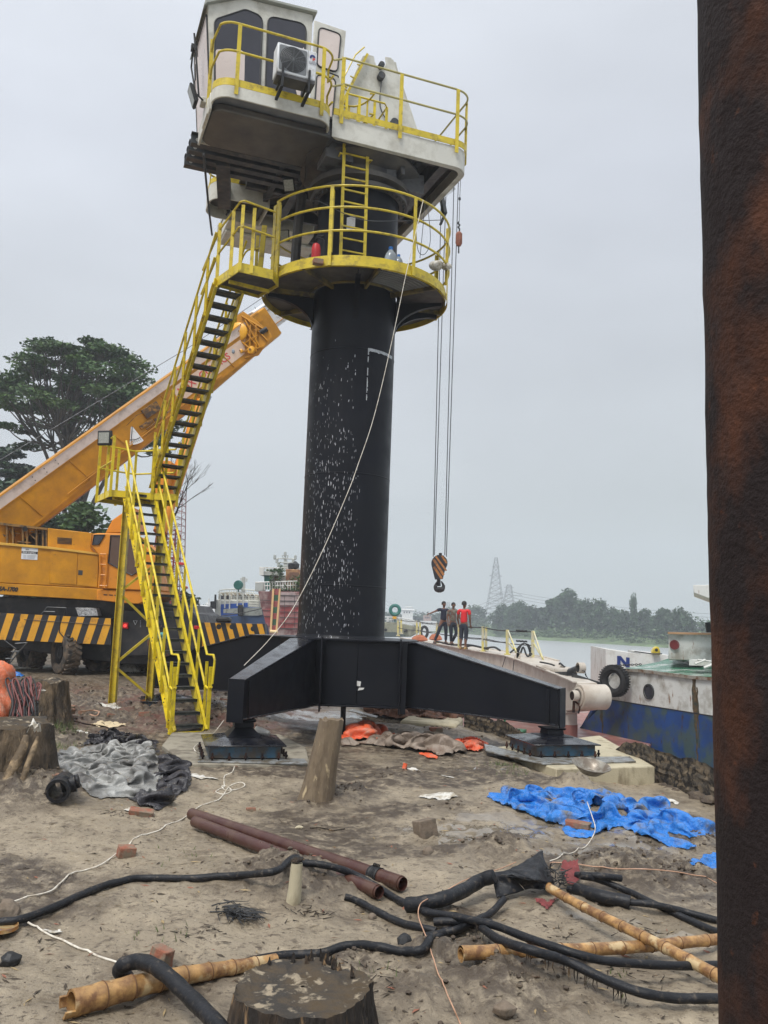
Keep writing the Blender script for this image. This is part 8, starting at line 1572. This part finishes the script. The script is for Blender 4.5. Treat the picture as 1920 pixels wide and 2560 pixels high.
bag('plastic_bag', 'small white bag on the far edge of the blue tarpaulin', 1668, 2002, .34, .16, .03, 'whiteplastic', 10); bag('paper_scrap', 'white scrap on the wet mud below the orange scrap', 1035, 1928, .22, .08, .01, 'whiteplastic', 11); bag('paper_scrap', 'thin white strip on the mud above the white bag', 1118, 1945, .28, .06, .01, 'whiteplastic', 12); bag('paper_scrap', 'pale scrap behind the grey tarpaulin heap', 212, 1836, .26, .12, .03, 'whiteplastic', 14)
bag('striped_cloth', 'grey white striped cloth on the ground before the truck tyres', 62, 1673, .95, .5, .05, 'whiteplastic', 16, 5); bag('plastic_bag', 'blue plastic bag beside the orange covered equipment', 36, 1690, .5, .4, .18, 'bluetarp', 17, 4); bag('plastic_bag', 'small blue plastic lump right of the larger blue bag', 43, 1686, .28, .25, .12, 'bluetarp', 18, 5)
bag('plastic_bag', 'white triangular sheet under the truck behind the yellow legs', 318, 1680, .8, .5, .34, 'whiteplastic', 20, 3)
m = MB(); a = P(672, 1836, 13.0); m.lathe([(.001, 0), (.045, 0), (.055, .05), (.055, .22), (.001, .24)], a, 14, ax=(-.8, .2, .25)); tag(m.build('plastic_bottle', M_['whiteplastic'], None, a), 'white plastic bottle lying behind the left crane foot', 'bottle')
m = MB(); a = GG(1010, 1922); m.tube([a, a + Vector((.02, .01, .07))], .03, 8); tag(m.build('orange_cup', M_['orangetarp'], None, a), 'tiny orange cup by the white scrap', 'cup')
# ---------------- basin
a = P(1476, 1930, 11.75); ba = thing('metal_basin', 'round shallow metal basin tilted on the mud by the concrete slab', 'basin', a); ax = Vector((.10, -.22, 1)).normalized(); m = MB(); m.lathe([(.001, -.03), (.12, -.025), (.19, .035), (.225, .075), (.255, .085), (.258, .078), (.228, .066), (.195, .028), (.12, -.035), (.001, -.04)], a + Vector((0, 0, .02)), 40, ax=ax); m.build('bowl', mat('worn_enamel', (.30, .28, .24), .4, .3, var=.2, vs=6, dirt=(.16, .13, .10), amt=.4, ds=8), ba)
# round rusty lid at the left edge
a = GG(2, 2322); m = MB(); m.lathe([(.001, .006), (.085, .006), (.095, .012), (.098, .022), (.102, .022), (.104, .0)], a, 40); lid = tag(m.build('tin_lid', mat('rusty_tin', (.50, .38, .20), .4, .4, var=.15, dirt=(.36, .17, .05), amt=.4, ds=14, dirt2=(.20, .20, .22), amt2=.2, ds2=9), None, a), 'round rusty tin lid at the left edge', 'lid')
# ---------------- black pipe fitting
c = P(146, 1985, GG(150, 2010).y + .02); c.z = gz(c.x, c.y) + .13; pf = thing('pipe_fitting', 'black plastic pipe fitting with open mouth below the big left stump', 'pipe fitting', c); ax = Vector((.18, -1, -.05)).normalized(); m = MB(); m.lathe([(.085, -.02), (.115, -.02), (.118, .0), (.118, .05), (.10, .06), (.10, .16), (.118, .17), (.118, .21), (.10, .22), (.10, .40)], c + ax * .05, 28, ax=-ax); m.lathe([(.085, -.02), (.08, .3)], c + ax * .05, 28, ax=-ax); m.tube([c - ax * .15, c - ax * .15 + Vector((.16, .04, .05))], .07, 16); m.tube([c - ax * .10 + Vector((.10, .02, .03)), c - ax * .10 + Vector((.14, .03, .04))], .085, 16); m.build('body', M_['hose'], pf)
# ---------------- steel pipes
def pipe(label, a, b, r, px_r=0):
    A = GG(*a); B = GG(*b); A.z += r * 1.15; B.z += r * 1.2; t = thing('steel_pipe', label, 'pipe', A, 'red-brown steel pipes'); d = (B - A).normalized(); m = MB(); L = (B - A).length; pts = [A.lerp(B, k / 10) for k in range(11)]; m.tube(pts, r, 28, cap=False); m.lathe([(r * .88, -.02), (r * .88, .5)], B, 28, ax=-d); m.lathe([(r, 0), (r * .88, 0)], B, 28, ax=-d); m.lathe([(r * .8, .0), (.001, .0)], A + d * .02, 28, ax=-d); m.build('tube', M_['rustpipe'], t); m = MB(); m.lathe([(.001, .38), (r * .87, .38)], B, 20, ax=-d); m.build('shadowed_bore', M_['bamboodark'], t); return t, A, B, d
t1, A1, B1, d1 = pipe('upper red-brown steel pipe with black tape near its open end', (478, 2052), (1002, 2232), .056)
pipe('lower red-brown steel pipe passing behind the peg mound', (486, 2070), (943, 2251), .050)
m = MB(); q = B1 - d1 * .27; pts = [q + d1 * (k * .006 - .05) for k in range(18)]; m.tube(pts, [.060 + .004 * math.sin(k * 2.3) for k in range(18)], 20)
for k in range(5): m.bar(q + Vector((0, 0, .055)) + d1 * (k * .015 - .03), q + Vector((.01, -.01, .085)) + d1 * (k * .015 - .03), .012, .004)
m.build('tape_wrap', M_['gasket'], t1)
# ---------------- hoses
def hose(name, label, pts, r, m='hose', cat='hose', n=12, lift=None, group='black hoses on the mud', end=True):
    """pts: (px, py[, height above ground])"""
    W = []
    for p in pts:
        h = p[2] if len(p) > 2 else 0.0; v = GG(p[0], p[1], r * .9 + h); W.append(v)
    c = catmull(W, 8); rr = random.Random(len(pts) * 7)
    for i in range(len(c)): c[i].z = max(c[i].z, gz(c[i].x, c[i].y) + r * .8)
    for _ in range(4):
        zs_ = [v.z for v in c]
        for i in range(1, len(c) - 1): c[i].z = max((zs_[i - 1] + zs_[i] * 2 + zs_[i + 1]) / 4, gz(c[i].x, c[i].y) + r * .55)
    mb = MB(); mb.tube(c, [r * (1 + .035 * math.sin(i * .9) + rr.uniform(-.015, .015)) for i in range(len(c))], n)
    return tag(mb.build(name, M_[m], None, W[0]), label, cat, group)
hose('rubber_hose', 'long black hose from the left edge over the peg mound into the tangle', [(-60, 2312), (0, 2306), (60, 2296), (150, 2262), (250, 2218), (300, 2204), (360, 2196), (480, 2196), (590, 2190), (680, 2178), (730, 2162, .03), (775, 2158, .06), (835, 2168, .05), (890, 2188, .02), (950, 2222), (1010, 2258), (1080, 2282), (1160, 2302), (1230, 2320)], 0.026)
hose('rubber_hose', 'black hose sweeping right from the tangle toward the lower part of the rusty post', [(1085, 2305, .02), (1140, 2303, .03), (1190, 2312, .05), (1250, 2350, .07), (1330, 2375, .08), (1420, 2405, .09), (1520, 2452, .09), (1600, 2480, .07), (1680, 2495, .04), (1760, 2496, .03), (1850, 2496, .02)], 0.026)
hose('rubber_hose', 'black hose crossing over the bamboo toward the rusty post, the upper of the two', [(1060, 2280, .02), (1130, 2290, .06), (1230, 2312, .09), (1320, 2345, .11), (1420, 2378, .12), (1500, 2400, .11), (1600, 2410, .09), (1700, 2414, .07), (1800, 2413, .06), (1860, 2413, .05)], 0.024)
hose('rubber_hose', 'black hose running from the tangle behind the foreground stump to the split bamboo', [(1130, 2325), (1100, 2346), (1060, 2372), (1010, 2380), (950, 2370), (880, 2364), (800, 2384), (720, 2388), (640, 2400), (560, 2428), (480, 2442), (420, 2448)], 0.026)
hose('rubber_hose', 'thick black hose looping over the split bamboo at the bottom', [(318, 2446, .0), (300, 2428, .06), (310, 2412, .10), (345, 2404, .13), (380, 2412, .15), (420, 2440, .15), (470, 2488, .13), (530, 2548, .09), (590, 2620, .05)], .040)
hose('rubber_hose', 'short cut black hose lying below the two steel pipes', [(862, 2242), (900, 2256), (950, 2282), (1000, 2306), (1050, 2318), (1090, 2328)], 0.024)
hose('rubber_hose', 'fat black hose rising from the tangle to the folded rubber sheet', [(1018, 2262), (1060, 2258, .01), (1110, 2246, .03), (1160, 2226, .06), (1200, 2202, .09), (1235, 2190, .12)], 0.050)
hose('rubber_hose', 'black hose curling down from the folded sheet into the tangle', [(1260, 2248, .05), (1230, 2280, .02), (1200, 2298), (1150, 2320), (1110, 2332), (1070, 2340)], 0.024)
hose('rubber_hose', 'muddy hose piece under the crossing in the tangle', [(1060, 2342), (1100, 2335), (1140, 2328), (1190, 2300, .02)], 0.024)
hose('rubber_hose', 'upper black hose leaving the red rag to the right', [(1450, 2190, .02), (1500, 2200, .02), (1560, 2225, .01), (1620, 2252), (1700, 2290), (1780, 2325), (1850, 2350)], 0.024)
hose('rubber_hose', 'short black hose stub with cut end right of the red rag', [(1440, 2188, .04), (1500, 2190, .04), (1552, 2196, .04)], 0.026)
hose('rubber_hose', 'lower black hose passing under toward the rusty post, behind the bamboo', [(1420, 2222), (1480, 2238), (1560, 2254), (1640, 2262), (1720, 2282), (1800, 2302), (1860, 2314)], 0.024)
hose('rubber_hose', 'thick joint of muddy hose below the red rag', [(1440, 2224, .0), (1500, 2240, .0), (1575, 2256, .0)], 0.046)
# hanging weeds on the hoses
wd = MB(); rr = random.Random(5)
for k in range(46):
    px = rr.uniform(1190, 1560); py = 2312 + (px - 1190) * .42 - (max(0, px - 1400) * .0) ; v = GG(px, py, .09); L = rr.uniform(.02, .10)
    wd.tube([v, v + Vector((rr.uniform(-.01, .01), -.01, -L * .6)), v + Vector((rr.uniform(-.015, .015), -.01, -L))], [.004, .003, .001], 4)
tag(wd.build('hanging_roots', M_['bark'], None, GG(1350, 2380)), 'wet roots and weed hanging from the lower right hose', 'roots', kind='stuff')
# folded rubber sheet
fs = thing('rubber_sheet', 'folded black rubber sheet with a raised peak on the hose tangle', 'rubber sheet', GG(1290, 2220)); m = MB(); zz = lambda X, Yy, h=0.0: GG(1100 + X / 2.023, 2060 + Yy / 2.023, h)
a0 = zz(270, 245, .16); pk_ = zz(520, 250, .0); 
Q = dict(a=zz(205, 262, .13), b=zz(345, 232, .17), c=P(1100 + 515 / 2.023, 2060 + 137 / 2.023, zz(515, 300).y + .05), d=P(1100 + 578 / 2.023, 2060 + 303 / 2.023, zz(560, 330).y), e=zz(480, 285, .15), f=zz(365, 262, .16), g=zz(275, 262, .14), h=zz(288, 375, .03), i=zz(430, 335, .05), j=zz(560, 318, .08), k=zz(270, 300, .10))
m.quad(Q['b'], Q['e'], Q['c']); m.quad(Q['c'], Q['e'], Q['d']); m.quad(Q['a'], Q['g'], Q['f'], Q['b']); m.quad(Q['g'], Q['k'], Q['h'], Q['i'], Q['f']); m.quad(Q['f'], Q['i'], Q['j'], Q['d'], Q['e']); m.quad(Q['b'], Q['f'], Q['e'])
sh = m.build('folded_sheet', M_['hose'], fs, smooth=0); md = sh.modifiers.new('sub', 'SUBSURF'); md.subdivision_type = 'SIMPLE'; md.levels = 4; md.render_levels = 4
tx = bpy.data.textures.new('crumple', 'CLOUDS'); tx.noise_scale = .16; dm = sh.modifiers.new('disp', 'DISPLACE'); dm.texture = tx; dm.strength = .05; dm.texture_coords = 'LOCAL'; dm.mid_level = .5; so_ = sh.modifiers.new('solid', 'SOLIDIFY'); so_.thickness = .010
for p in sh.data.polygons: p.use_smooth = True
cloth('red_rag', 'dark red rag tied round the hoses right of the rubber sheet', 'rag', [(1408, 2176), (1448, 2172), (1455, 2196), (1448, 2228), (1430, 2236), (1414, 2230), (1402, 2200)], mat('maroon_cloth', (.17, .035, .035), .8, var=.3, vs=12, bump=.5, bs=30), .01, .05, .06, f=7, seed=3)
cloth('red_rag', 'twisted maroon rag on the mud under the rubber sheet', 'rag', [(1335, 2252), (1360, 2252), (1372, 2262), (1410, 2248), (1400, 2262), (1372, 2276), (1345, 2266)], bpy.data.materials['maroon_cloth'], .01, .04, .01, f=8, seed=6)
m = MB(); rr = random.Random(7); c = GG(1395, 2190, .10)
for k in range(60): w = rr.uniform(0, 6.283); p = c + Vector((rr.uniform(-.10, .08), rr.uniform(-.06, .06), rr.uniform(-.08, .05))); m.tube([p, p + Vector((rr.uniform(-.08, .08), rr.uniform(-.04, .04), rr.uniform(-.05, .05)))], [.005, .002], 4)
tag(m.build('twig_bundle', M_['gasket'], None, c), 'matted dark twigs between the rubber sheet and the red rag', 'twigs')
# ---------------- bamboo
def bamboo(label, A, B, r0_, r1_, nodes, hollow=True, seed=1, split=False):
    A = Vector(A); B = Vector(B); d = (B - A).normalized(); L = (B - A).length; t = thing('bamboo_pole', label, 'bamboo pole', A, 'bamboo poles'); rr = random.Random(seed); pts = []; rad = []; n = nodes * 8; up = Vector((0, 0, 1)); ofs = 0
    for i in range(n + 1):
        f = i / n; r = r0_ + (r1_ - r0_) * f; ph = (i % 8) / 8; k = .0
        if i % 8 == 0 and 0 < i < n: r *= 1.06
        elif i % 8 in (1, 7): r *= 1.015
        else: r *= .985
        pts.append(A + d * (L * (f + (.004 if i % 8 == 1 else -.004 if i % 8 == 7 else 0))) + Vector((0, 0, .012 * math.sin(f * 5 + seed)))); rad.append(r)
    m = MB(); m.tube(pts, rad, 24, cap=False); r = r0_
    m.lathe([(r * .98, 0), (r * .78, 0), (r * .76, .12)], A, 24, ax=d); m.lathe([(.001, 0), (rad[-1], 0)], pts[-1], 24, ax=d); m.build('culm', M_['bamboo'], t); m = MB(); m.lathe([(.001, .09), (r * .77, .09)], A, 24, ax=d); m.build('diaphragm', M_['bamboodark'], t)
    m = MB()
    for i in range(8, n, 8): c = pts[i] + d * .012; m.tube([c + q for q in [(d.cross(up).normalized() * math.cos(w) + d.cross(up).normalized().cross(d) * math.sin(w)) * rad[i] * .99 for w in [k / 20 * 6.283 for k in range(20)]]], .0035, 4, closed=True)
    m.build('node_ring', mat('node_dark', (.12, .055, .02), .7) if 'node_dark' not in bpy.data.materials else bpy.data.materials['node_dark'], t); return t, A, B, d
b1 = GG(1152, 2388, .055); b2 = GG(1830, 2348, .05); bamboo('pale bamboo pole lying nearly level under the black hoses at right', b1, b2, .040, .034, 9, seed=2)
b3 = GG(1372, 2216, .10); b4 = GG(1850, 2475, .06); bamboo('bamboo pole running down right from the red rag, crossing over the other', b3, b4, .030, .036, 9, seed=4)
b5 = GG(178, 2508, .055); b6 = GG(690, 2392, .035); t5, A5, B5, d5 = bamboo('thick split bamboo pole with broken open end beside the foreground stump', b5, b6, .066, .030, 8, seed=6)
m = MB(); sd_ = Vector((-d5.y, d5.x, 0)).normalized(); 
for (w0, w1, L_) in ((-2.9, -2.1, .05), (-.6, .3, .035)):
    rg = []
    for k in range(4):
        s = -L_ * k / 3; rg.append([A5 + d5 * s + (sd_ * math.cos(w) + Vector((0, 0, 1)) * math.sin(w)) * q for w, q in [(w0 + (w1 - w0) * j / 5, .066) for j in range(6)] + [(w1 + (w0 - w1) * j / 5, .054) for j in range(6)]])
    m.loft(rg)
m.build('split_shard', M_['bamboo'], t5)
# ---------------- rope and wires
hose('white_rope', 'white rope winding from the crane foot across the mud to the left edge', [(560, 1800, .25), (543, 1822, .15), (527, 1840, .05), (500, 1856, .02), (485, 1868, .22), (492, 1880, .2), (505, 1886, .02), (540, 1890, .05), (560, 1893, .04), (580, 1900), (586, 1915), (580, 1930), (562, 1940), (560, 1955), (560, 1968), (545, 1975), (540, 1980), (560, 1986), (578, 1978), (570, 1968), (555, 1966), (566, 1976), (600, 1972), (612, 1962), (600, 1956), (575, 1965), (560, 1985), (545, 2000), (500, 2016), (480, 2030), (440, 2058), (400, 2075), (370, 2085), (345, 2092), (320, 2115), (294, 2132), (255, 2160), (215, 2175), (180, 2185), (150, 2208), (125, 2228), (60, 2246), (0, 2264), (-40, 2275)], .0062, 'rope', 'rope', 6, group=None)
hose('white_rope', 'pale rope on the mud from the long hose to the loop at the bottom left', [(70, 2306), (100, 2325), (130, 2340, .0), (160, 2352), (200, 2372), (250, 2392), (290, 2405), (318, 2412)], .0062, 'rope', 'rope', 6, group=None)
m = MB(); a = P(1012, 700, 13.3); q = [P(x, y, 13.92 - k * .15) for k, (x, y) in enumerate(((1014, 690), (976, 870), (934, 1045), (892, 1170), (869, 1232), (805, 1380), (733, 1520), (672, 1600), (610, 1664)))]; m.tube(catmull(q, 8), .0055, 6); tag(m.build('tag_rope', M_['rope'], None, q[0]), 'thin pale line slanting down across the black column from the ring rail', 'rope')
m = MB(); m.tube([P(1058, 500, 14.3), P(1014, 690, 13.92)], .007, 5); tag(m.build('tag_line', M_['rope'], None, P(1058, 500, 14.3)), 'thin line hanging inside the ring rail at right', 'line')
hose('copper_wire', 'thin copper coloured wire curving from the rubber sheet down the foreground', [(1290, 2155, .10), (1250, 2172, .08), (1190, 2190, .10), (1150, 2206, .09), (1110, 2230, .06), (1070, 2246, .10), (1050, 2262, .08), (1046, 2290, .06), (1060, 2330, .04), (1078, 2380, .02), (1090, 2420), (1110, 2470), (1130, 2510), (1150, 2560), (1160, 2590)], .0038, 'copper', 'wire', 5, group=None)
hose('copper_wire', 'reddish wire running right from the rubber sheet across the mud', [(1375, 2158), (1430, 2158), (1520, 2172), (1620, 2172), (1720, 2185), (1800, 2212), (1850, 2220)], .0045, 'copper', 'wire', 5, group=None)
hose('white_wire', 'thin pale wire looping from the blue tarpaulin to the hoses', [(1468, 2005, .10), (1480, 2040, .10), (1488, 2070, .08), (1480, 2095, .03), (1460, 2120), (1430, 2135), (1400, 2145), (1375, 2152)], .0045, 'rope', 'wire', 5, group=None)
hose('brown_cord', 'brown cord lying on the mud by the brick pile', [(200, 1778), (230, 1776), (248, 1780), (240, 1790), (225, 1786)], .012, 'copper', 'cord', 5, group=None); hose('brown_cord', 'brown cord running past the printed sack to the left stump', [(150, 1808), (180, 1802), (215, 1810), (255, 1816), (280, 1828), (245, 1832)], .012, 'rust', 'cord', 5, group=None)
hose('dry_twig', 'thin twig lying on the mud above the steel pipes', [(775, 2070), (800, 2070), (830, 2076), (862, 2072)], .006, 'bark', 'twig', 5, group=None)
# root clump
m = MB(); rr = random.Random(17); c = GG(600, 2290)
for k in range(80):
    t_ = rr.random(); a = c + Vector((-.14 + t_ * .2 + rr.gauss(0, .035), .10 - t_ * .16 + rr.gauss(0, .04), rr.uniform(.0, .035))); w = rr.uniform(-1.6, .3); L = rr.uniform(.05, .2); b = a + Vector((math.cos(w) * L, math.sin(w) * L, rr.uniform(-.02, .02))); b.z = max(b.z, gz(b.x, b.y) + .003); mid = a.lerp(b, .5) + Vector((rr.uniform(-.02, .02), rr.uniform(-.02, .02), rr.uniform(0, .02))); m.tube([a, mid, b], [.005, .004, .0015], 4)
tag(m.build('root_clump', M_['gasket'], None, c), 'torn clump of black roots on the mud left of the peg mound', 'roots')
m = MB(); rr = random.Random(18)
for (px, py, n_) in ((1590, 2400, 0), (500, 2340, 14), (1130, 2310, 0), (905, 2420, 20), (1540, 2430, 18), (1420, 2350, 20), (770, 2250, 30), (300, 2040, 20), (930, 2460, 20), (1620, 2330, 18)):
    c = GG(px, py)
    for k in range(n_): a = c + Vector((rr.gauss(0, .12), rr.gauss(0, .08), .004)); a.z = gz(a.x, a.y) + .006; w = rr.uniform(0, 6.28); L = rr.uniform(.02, .09); m.tube([a, a + Vector((math.cos(w) * L, math.sin(w) * L, .004))], [.0035, .0015], 4)
tag(m.build('twig_litter', M_['bark']), 'scattered broken twigs and root bits on the mud', 'twigs', kind='stuff')
# grass tufts
m = MB(); rr = random.Random(30)
for (px, py, n_, h) in ((160, 1835, 120, .16), (150, 1870, 80, .12), (1540, 2465, 14, .04), (455, 2140, 16, .04), (420, 2335, 20, .05), (1600, 1935, 30, .06), (1250, 1915, 60, .07), (1290, 1925, 60, .07), (880, 2440, 20, .05), (560, 1800, 20, .05)):
    c = GG(px, py)
    for k in range(n_):
        a = c + Vector((rr.gauss(0, .13), rr.gauss(0, .13), 0)); a.z = gz(a.x, a.y); w = rr.uniform(0, 6.28); t = Vector((math.cos(w), math.sin(w), 0)); L = h * rr.uniform(.4, 1.2); m.quad(a - t * .004, a + t * .004, a + Vector((rr.uniform(-.6, .6) * L, rr.uniform(-.6, .6) * L, L)))
tag(m.build('grass_tufts', mat('weed_green', (.09, .13, .035), .7, var=.4, vs=8)), 'sparse green weeds around the stumps', 'grass', kind='stuff')
# ---------------- concrete slabs and plates
def slabthing(name, label, cat, pts, z0, z1, mt, bevel=.015):
    c = sum((Vector((p[0], p[1], 0)) for p in pts), Vector()) / len(pts); c.z = z0; m = MB(); m.prism([(p[0], p[1], z0) for p in pts], (0, 0, z1 - z0)); return tag(m.build(name, M_[mt], None, c, bevel=bevel), label, cat)
g = lambda x, y, z: tuple(G(x, y, z)[:2])
slabthing('concrete_slab', 'muddy concrete slab under the left crane foot', 'slab', [g(405, 1862, .05), g(468, 1908, .05), g(775, 1912, .05), g(765, 1868, .05), g(700, 1835, .05), g(430, 1830, .05)], -.3, .05, 'concrete')
slabthing('steel_plate', 'wet steel plate on the slab below the left crane foot', 'plate', [g(498, 1888, .075), g(762, 1896, .075), g(770, 1908, .075), g(494, 1902, .075)], .052, .072, 'steelplate', .004)
slabthing('concrete_slab', 'pale concrete slab stepped up under the right crane foot', 'slab', [g(1235, 1868, .055), g(1390, 1922, .055), g(1637, 1916, .055), g(1560, 1872, .055), g(1500, 1838, .055)], -.6, .055, 'concyel')
slabthing('steel_plate', 'long pale steel plate edging the slab of the right crane foot', 'plate', [g(1210, 1858, .085), g(1345, 1892, .085), g(1575, 1890, .085), g(1590, 1902, .085), g(1360, 1908, .085), g(1215, 1876, .085)], .058, .080, 'steelplate', .004)
slabthing('concrete_block', 'yellowish concrete block under the brown sacking beside the sheet wall', 'block', [g(1000, 1806, .0), g(1140, 1838, -.15), g(1158, 1800, .0), g(1100, 1788, .0), g(1030, 1788, .0)], -.6, .05, 'concyel', .04)
slabthing('scrap_bar', 'thin pale flat bar lying on the wet ground behind the trunk post', 'bar', [g(880, 1772, .1), g(945, 1790, .1), g(940, 1793, .1), g(872, 1776, .1)], .08, .1, 'steelplate', .002)
# sheet pile wall along the river edge
sw = thing('sheet_wall', 'old dark corrugated sheet pile wall with ragged top along the river edge', 'wall', (4.4, 12.6, -1)); 
def sheet(pts, zt, zb, seed):
    m = MB(); rr = random.Random(seed); L = 0; prev = None
    P_ = []
    for (x1, y1), (x2, y2) in zip(pts[:-1], pts[1:]):
        n = max(4, int(math.hypot(x2 - x1, y2 - y1) / .045))
        for k in range(n): P_.append((x1 + (x2 - x1) * k / n, y1 + (y2 - y1) * k / n, math.atan2(y2 - y1, x2 - x1)))
    rings = []; 
    for i, (x, y, a) in enumerate(P_):
        o = .012 * math.sin(i * .35); nx, ny = -math.sin(a), math.cos(a); f = i / len(P_); top = np.interp(f, *zip(*zt)) + (vn(i * .16, 3, seed) - .5) * .09 + (vn(i * .7, 3, seed) - .5) * .03; col = []
        for k in range(45): z = zb + (float(top) - zb) * k / 44; q = .009 * math.sin(z * 62 + i * .02) ; col.append((x + nx * (o + q), y + ny * (o + q), z))
        rings.append(col)
    m.add([q for r in rings for q in r], [(i * 45 + k, (i + 1) * 45 + k, (i + 1) * 45 + k + 1, i * 45 + k + 1) for i in range(len(rings) - 1) for k in range(44)]); return m
wl = [tuple(P(1528, 1890, 14.4)[:2]), tuple(P(1640, 1930, 12.9)[:2]), tuple(P(1785, 1990, 11.5)[:2]), tuple(P(1900, 2040, 10.6)[:2])]
zA = P(1528, 1880, 14.4).z; sheet(wl, [(0, zA), (.12, P(1590, 1861, 13.5).z), (.3, P(1650, 1870, 12.8).z), (.6, P(1740, 1900, 12.0).z), (1, P(1900, 1945, 10.6).z)], -1.6, 2).build('sheet', M_['sheetpile'], sw)
wl2 = [tuple(P(1160, 1800, 17.2)[:2]), tuple(P(1230, 1810, 16.4)[:2]), tuple(P(1300, 1840, 15.2)[:2]), tuple(P(1360, 1870, 14.3)[:2])]
sheet(wl2, [(0, P(1162, 1783, 17.2).z), (.4, P(1230, 1798, 16.2).z), (.75, P(1290, 1822, 15.3).z), (1, P(1345, 1850, 14.4).z)], -1.6, 5).build('sheet', M_['sheetpile'], sw)
m = MB(); rr = random.Random(2)
for k in range(30): f = rr.random(); x = wl[0][0] + (wl[2][0] - wl[0][0]) * f - .08; y = wl[0][1] + (wl[2][1] - wl[0][1]) * f - .03; blob(m, (x, y, -.25 + rr.random() * .1), rr.uniform(.05, .13), .7, k)
tag(m.build('mud_lumps', M_['clod'], smooth=50), 'lumps of mud banked against the sheet wall', 'mud', kind='stuff')
# ---------------- rusty post very near the camera
pc = P(1745, 0, 1.25); pb = P(1802, 2560, 1.25); rp_ = .16
def postc(p): d = Vector((p.x, p.y, 0)); r = Vector((d.y, -d.x, 0)).normalized(); return p + r * (rp_ * .985)
A = postc(pc); Bq = postc(pb); dd = (A - Bq).normalized(); A = A + dd * .6; Bq = Bq - dd * ((Bq.z - gz(Bq.x, Bq.y) + .1) / dd.z)
m = MB(); n = 120; pts = [Bq.lerp(A, k / n) for k in range(n + 1)]; rr = random.Random(3); m.tube(pts, [rp_ * (1 + (float(vn(k * .35, 1, 4)) - .5) * .012 + (float(vn(k * 1.3, 1, 6)) - .5) * .010) for k in range(n + 1)], 64); tag(m.build('rusty_post', M_['rust'], None, Bq), 'thick rust-covered steel post close to the camera at the right edge', 'post')
# ---------------- loose cover bits
c = ringpt(-2.05, z0 + .30) if False else P(795, 655, 13.98); m = MB(); m.box(c, (.17, .12, .09), .3); tag(m.build('brick', M_['brick'], None, c, bevel=.006), 'brick sitting on the rim of the ring platform', 'brick', gb)
c = P(1092, 672, 15.2); m = MB(); blob(m, (c.x, c.y, c.z + .06), .17, .62, 3); blob(m, (c.x + .18, c.y, c.z + .05), .13, .6, 8)
tag(m.build('grey_bag', M_['whiteplastic'], None, c), 'grey wrapped bundle lying on the right side of the ring platform', 'bag').modifiers.new('s', 'SUBSURF').render_levels = 2
# ---------------- repeated pieces built in one go become objects of their own
def split_loose(ob):
    me = ob.data; par = list(range(len(me.vertices)))
    def fd(i):
        while par[i] != i: par[i] = par[par[i]]; i = par[i]
        return i
    for e in me.edges: a, b = fd(e.vertices[0]), fd(e.vertices[1]); par[a] = b
    G_ = {}; nm0 = ob.name.split('.')[0]
    for p in me.polygons: G_.setdefault(fd(p.vertices[0]), []).append(p)
    if len(G_) < 2: return
    for k, ps in enumerate(G_.values()):
        ids = sorted({i for p in ps for i in p.vertices}); mp_ = {i: j for j, i in enumerate(ids)}; nm = bpy.data.meshes.new(me.name)
        nm.from_pydata([me.vertices[i].co[:] for i in ids], [], [[mp_[i] for i in p.vertices] for p in ps])
        for m in me.materials: nm.materials.append(m)
        nm.polygons.foreach_set('material_index', [p.material_index for p in ps]); nm.shade_smooth(); nm.set_sharp_from_angle(angle=math.radians(35)); nm.update()
        c = ob.copy(); c.data = nm; c.name = nm.name = {'bolts': 'bolt', 'anchor_bolts': 'anchor_bolt', 'ears': 'ear', 'shoes': 'shoe'}.get(nm0, nm0); scene.collection.objects.link(c); ORG[c.name] = ORG.get(ob.name)
    bpy.data.objects.remove(ob)
for ob in list(bpy.data.objects):
    if ob.type == 'MESH' and ob.parent and ob.name.split('.')[0] in ('window_blind', 'split_shard', 'primer_mark', 'stiffener', 'access_step', 'bracket', 'boom_head', 'side_plate', 'deck_beam', 'jib_beam', 'beam_eye', 'slew_drive', 'window', 'dark_window', 'beam_hole', 'platform_beam', 'boom_bracket', 'eyes_and_mouth', 'bolts', 'hydraulic_hose', 'band_bolts', 'ears', 'shoes', 'post_brace', 'rope_block', 'anchor_bolts', 'splinter', 'searchlight', 'slot', 'gate_post', 'side_rail', 'lug', 'paint_chip', 'superstructure', 'cab_box', 'orange_cover', 'canopy_post', 'balcony_rail', 'seam') and not ob.children and len(ob.data.polygons) < 1500: split_loose(ob)
# ================================================================= HAZE
hz = bpy.data.materials.new('river_haze'); hz.use_nodes = True; t = hz.node_tree; t.nodes.clear(); o = t.nodes.new('ShaderNodeOutputMaterial'); v = t.nodes.new('ShaderNodeVolumePrincipled'); v.inputs['Color'].default_value = (.86, .92, 1.0, 1); v.inputs['Density'].default_value = HAZE = .0010; v.inputs['Anisotropy'].default_value = .2
t.links.new(v.outputs[0], o.inputs['Volume']); m = MB(); m.bx(-930, 930, -930, 960, -9, 95); tag(m.build('haze', hz, smooth=0), None, None, kind='stuff'); bpy.data.objects['haze']['label'] = 'damp grey river haze'
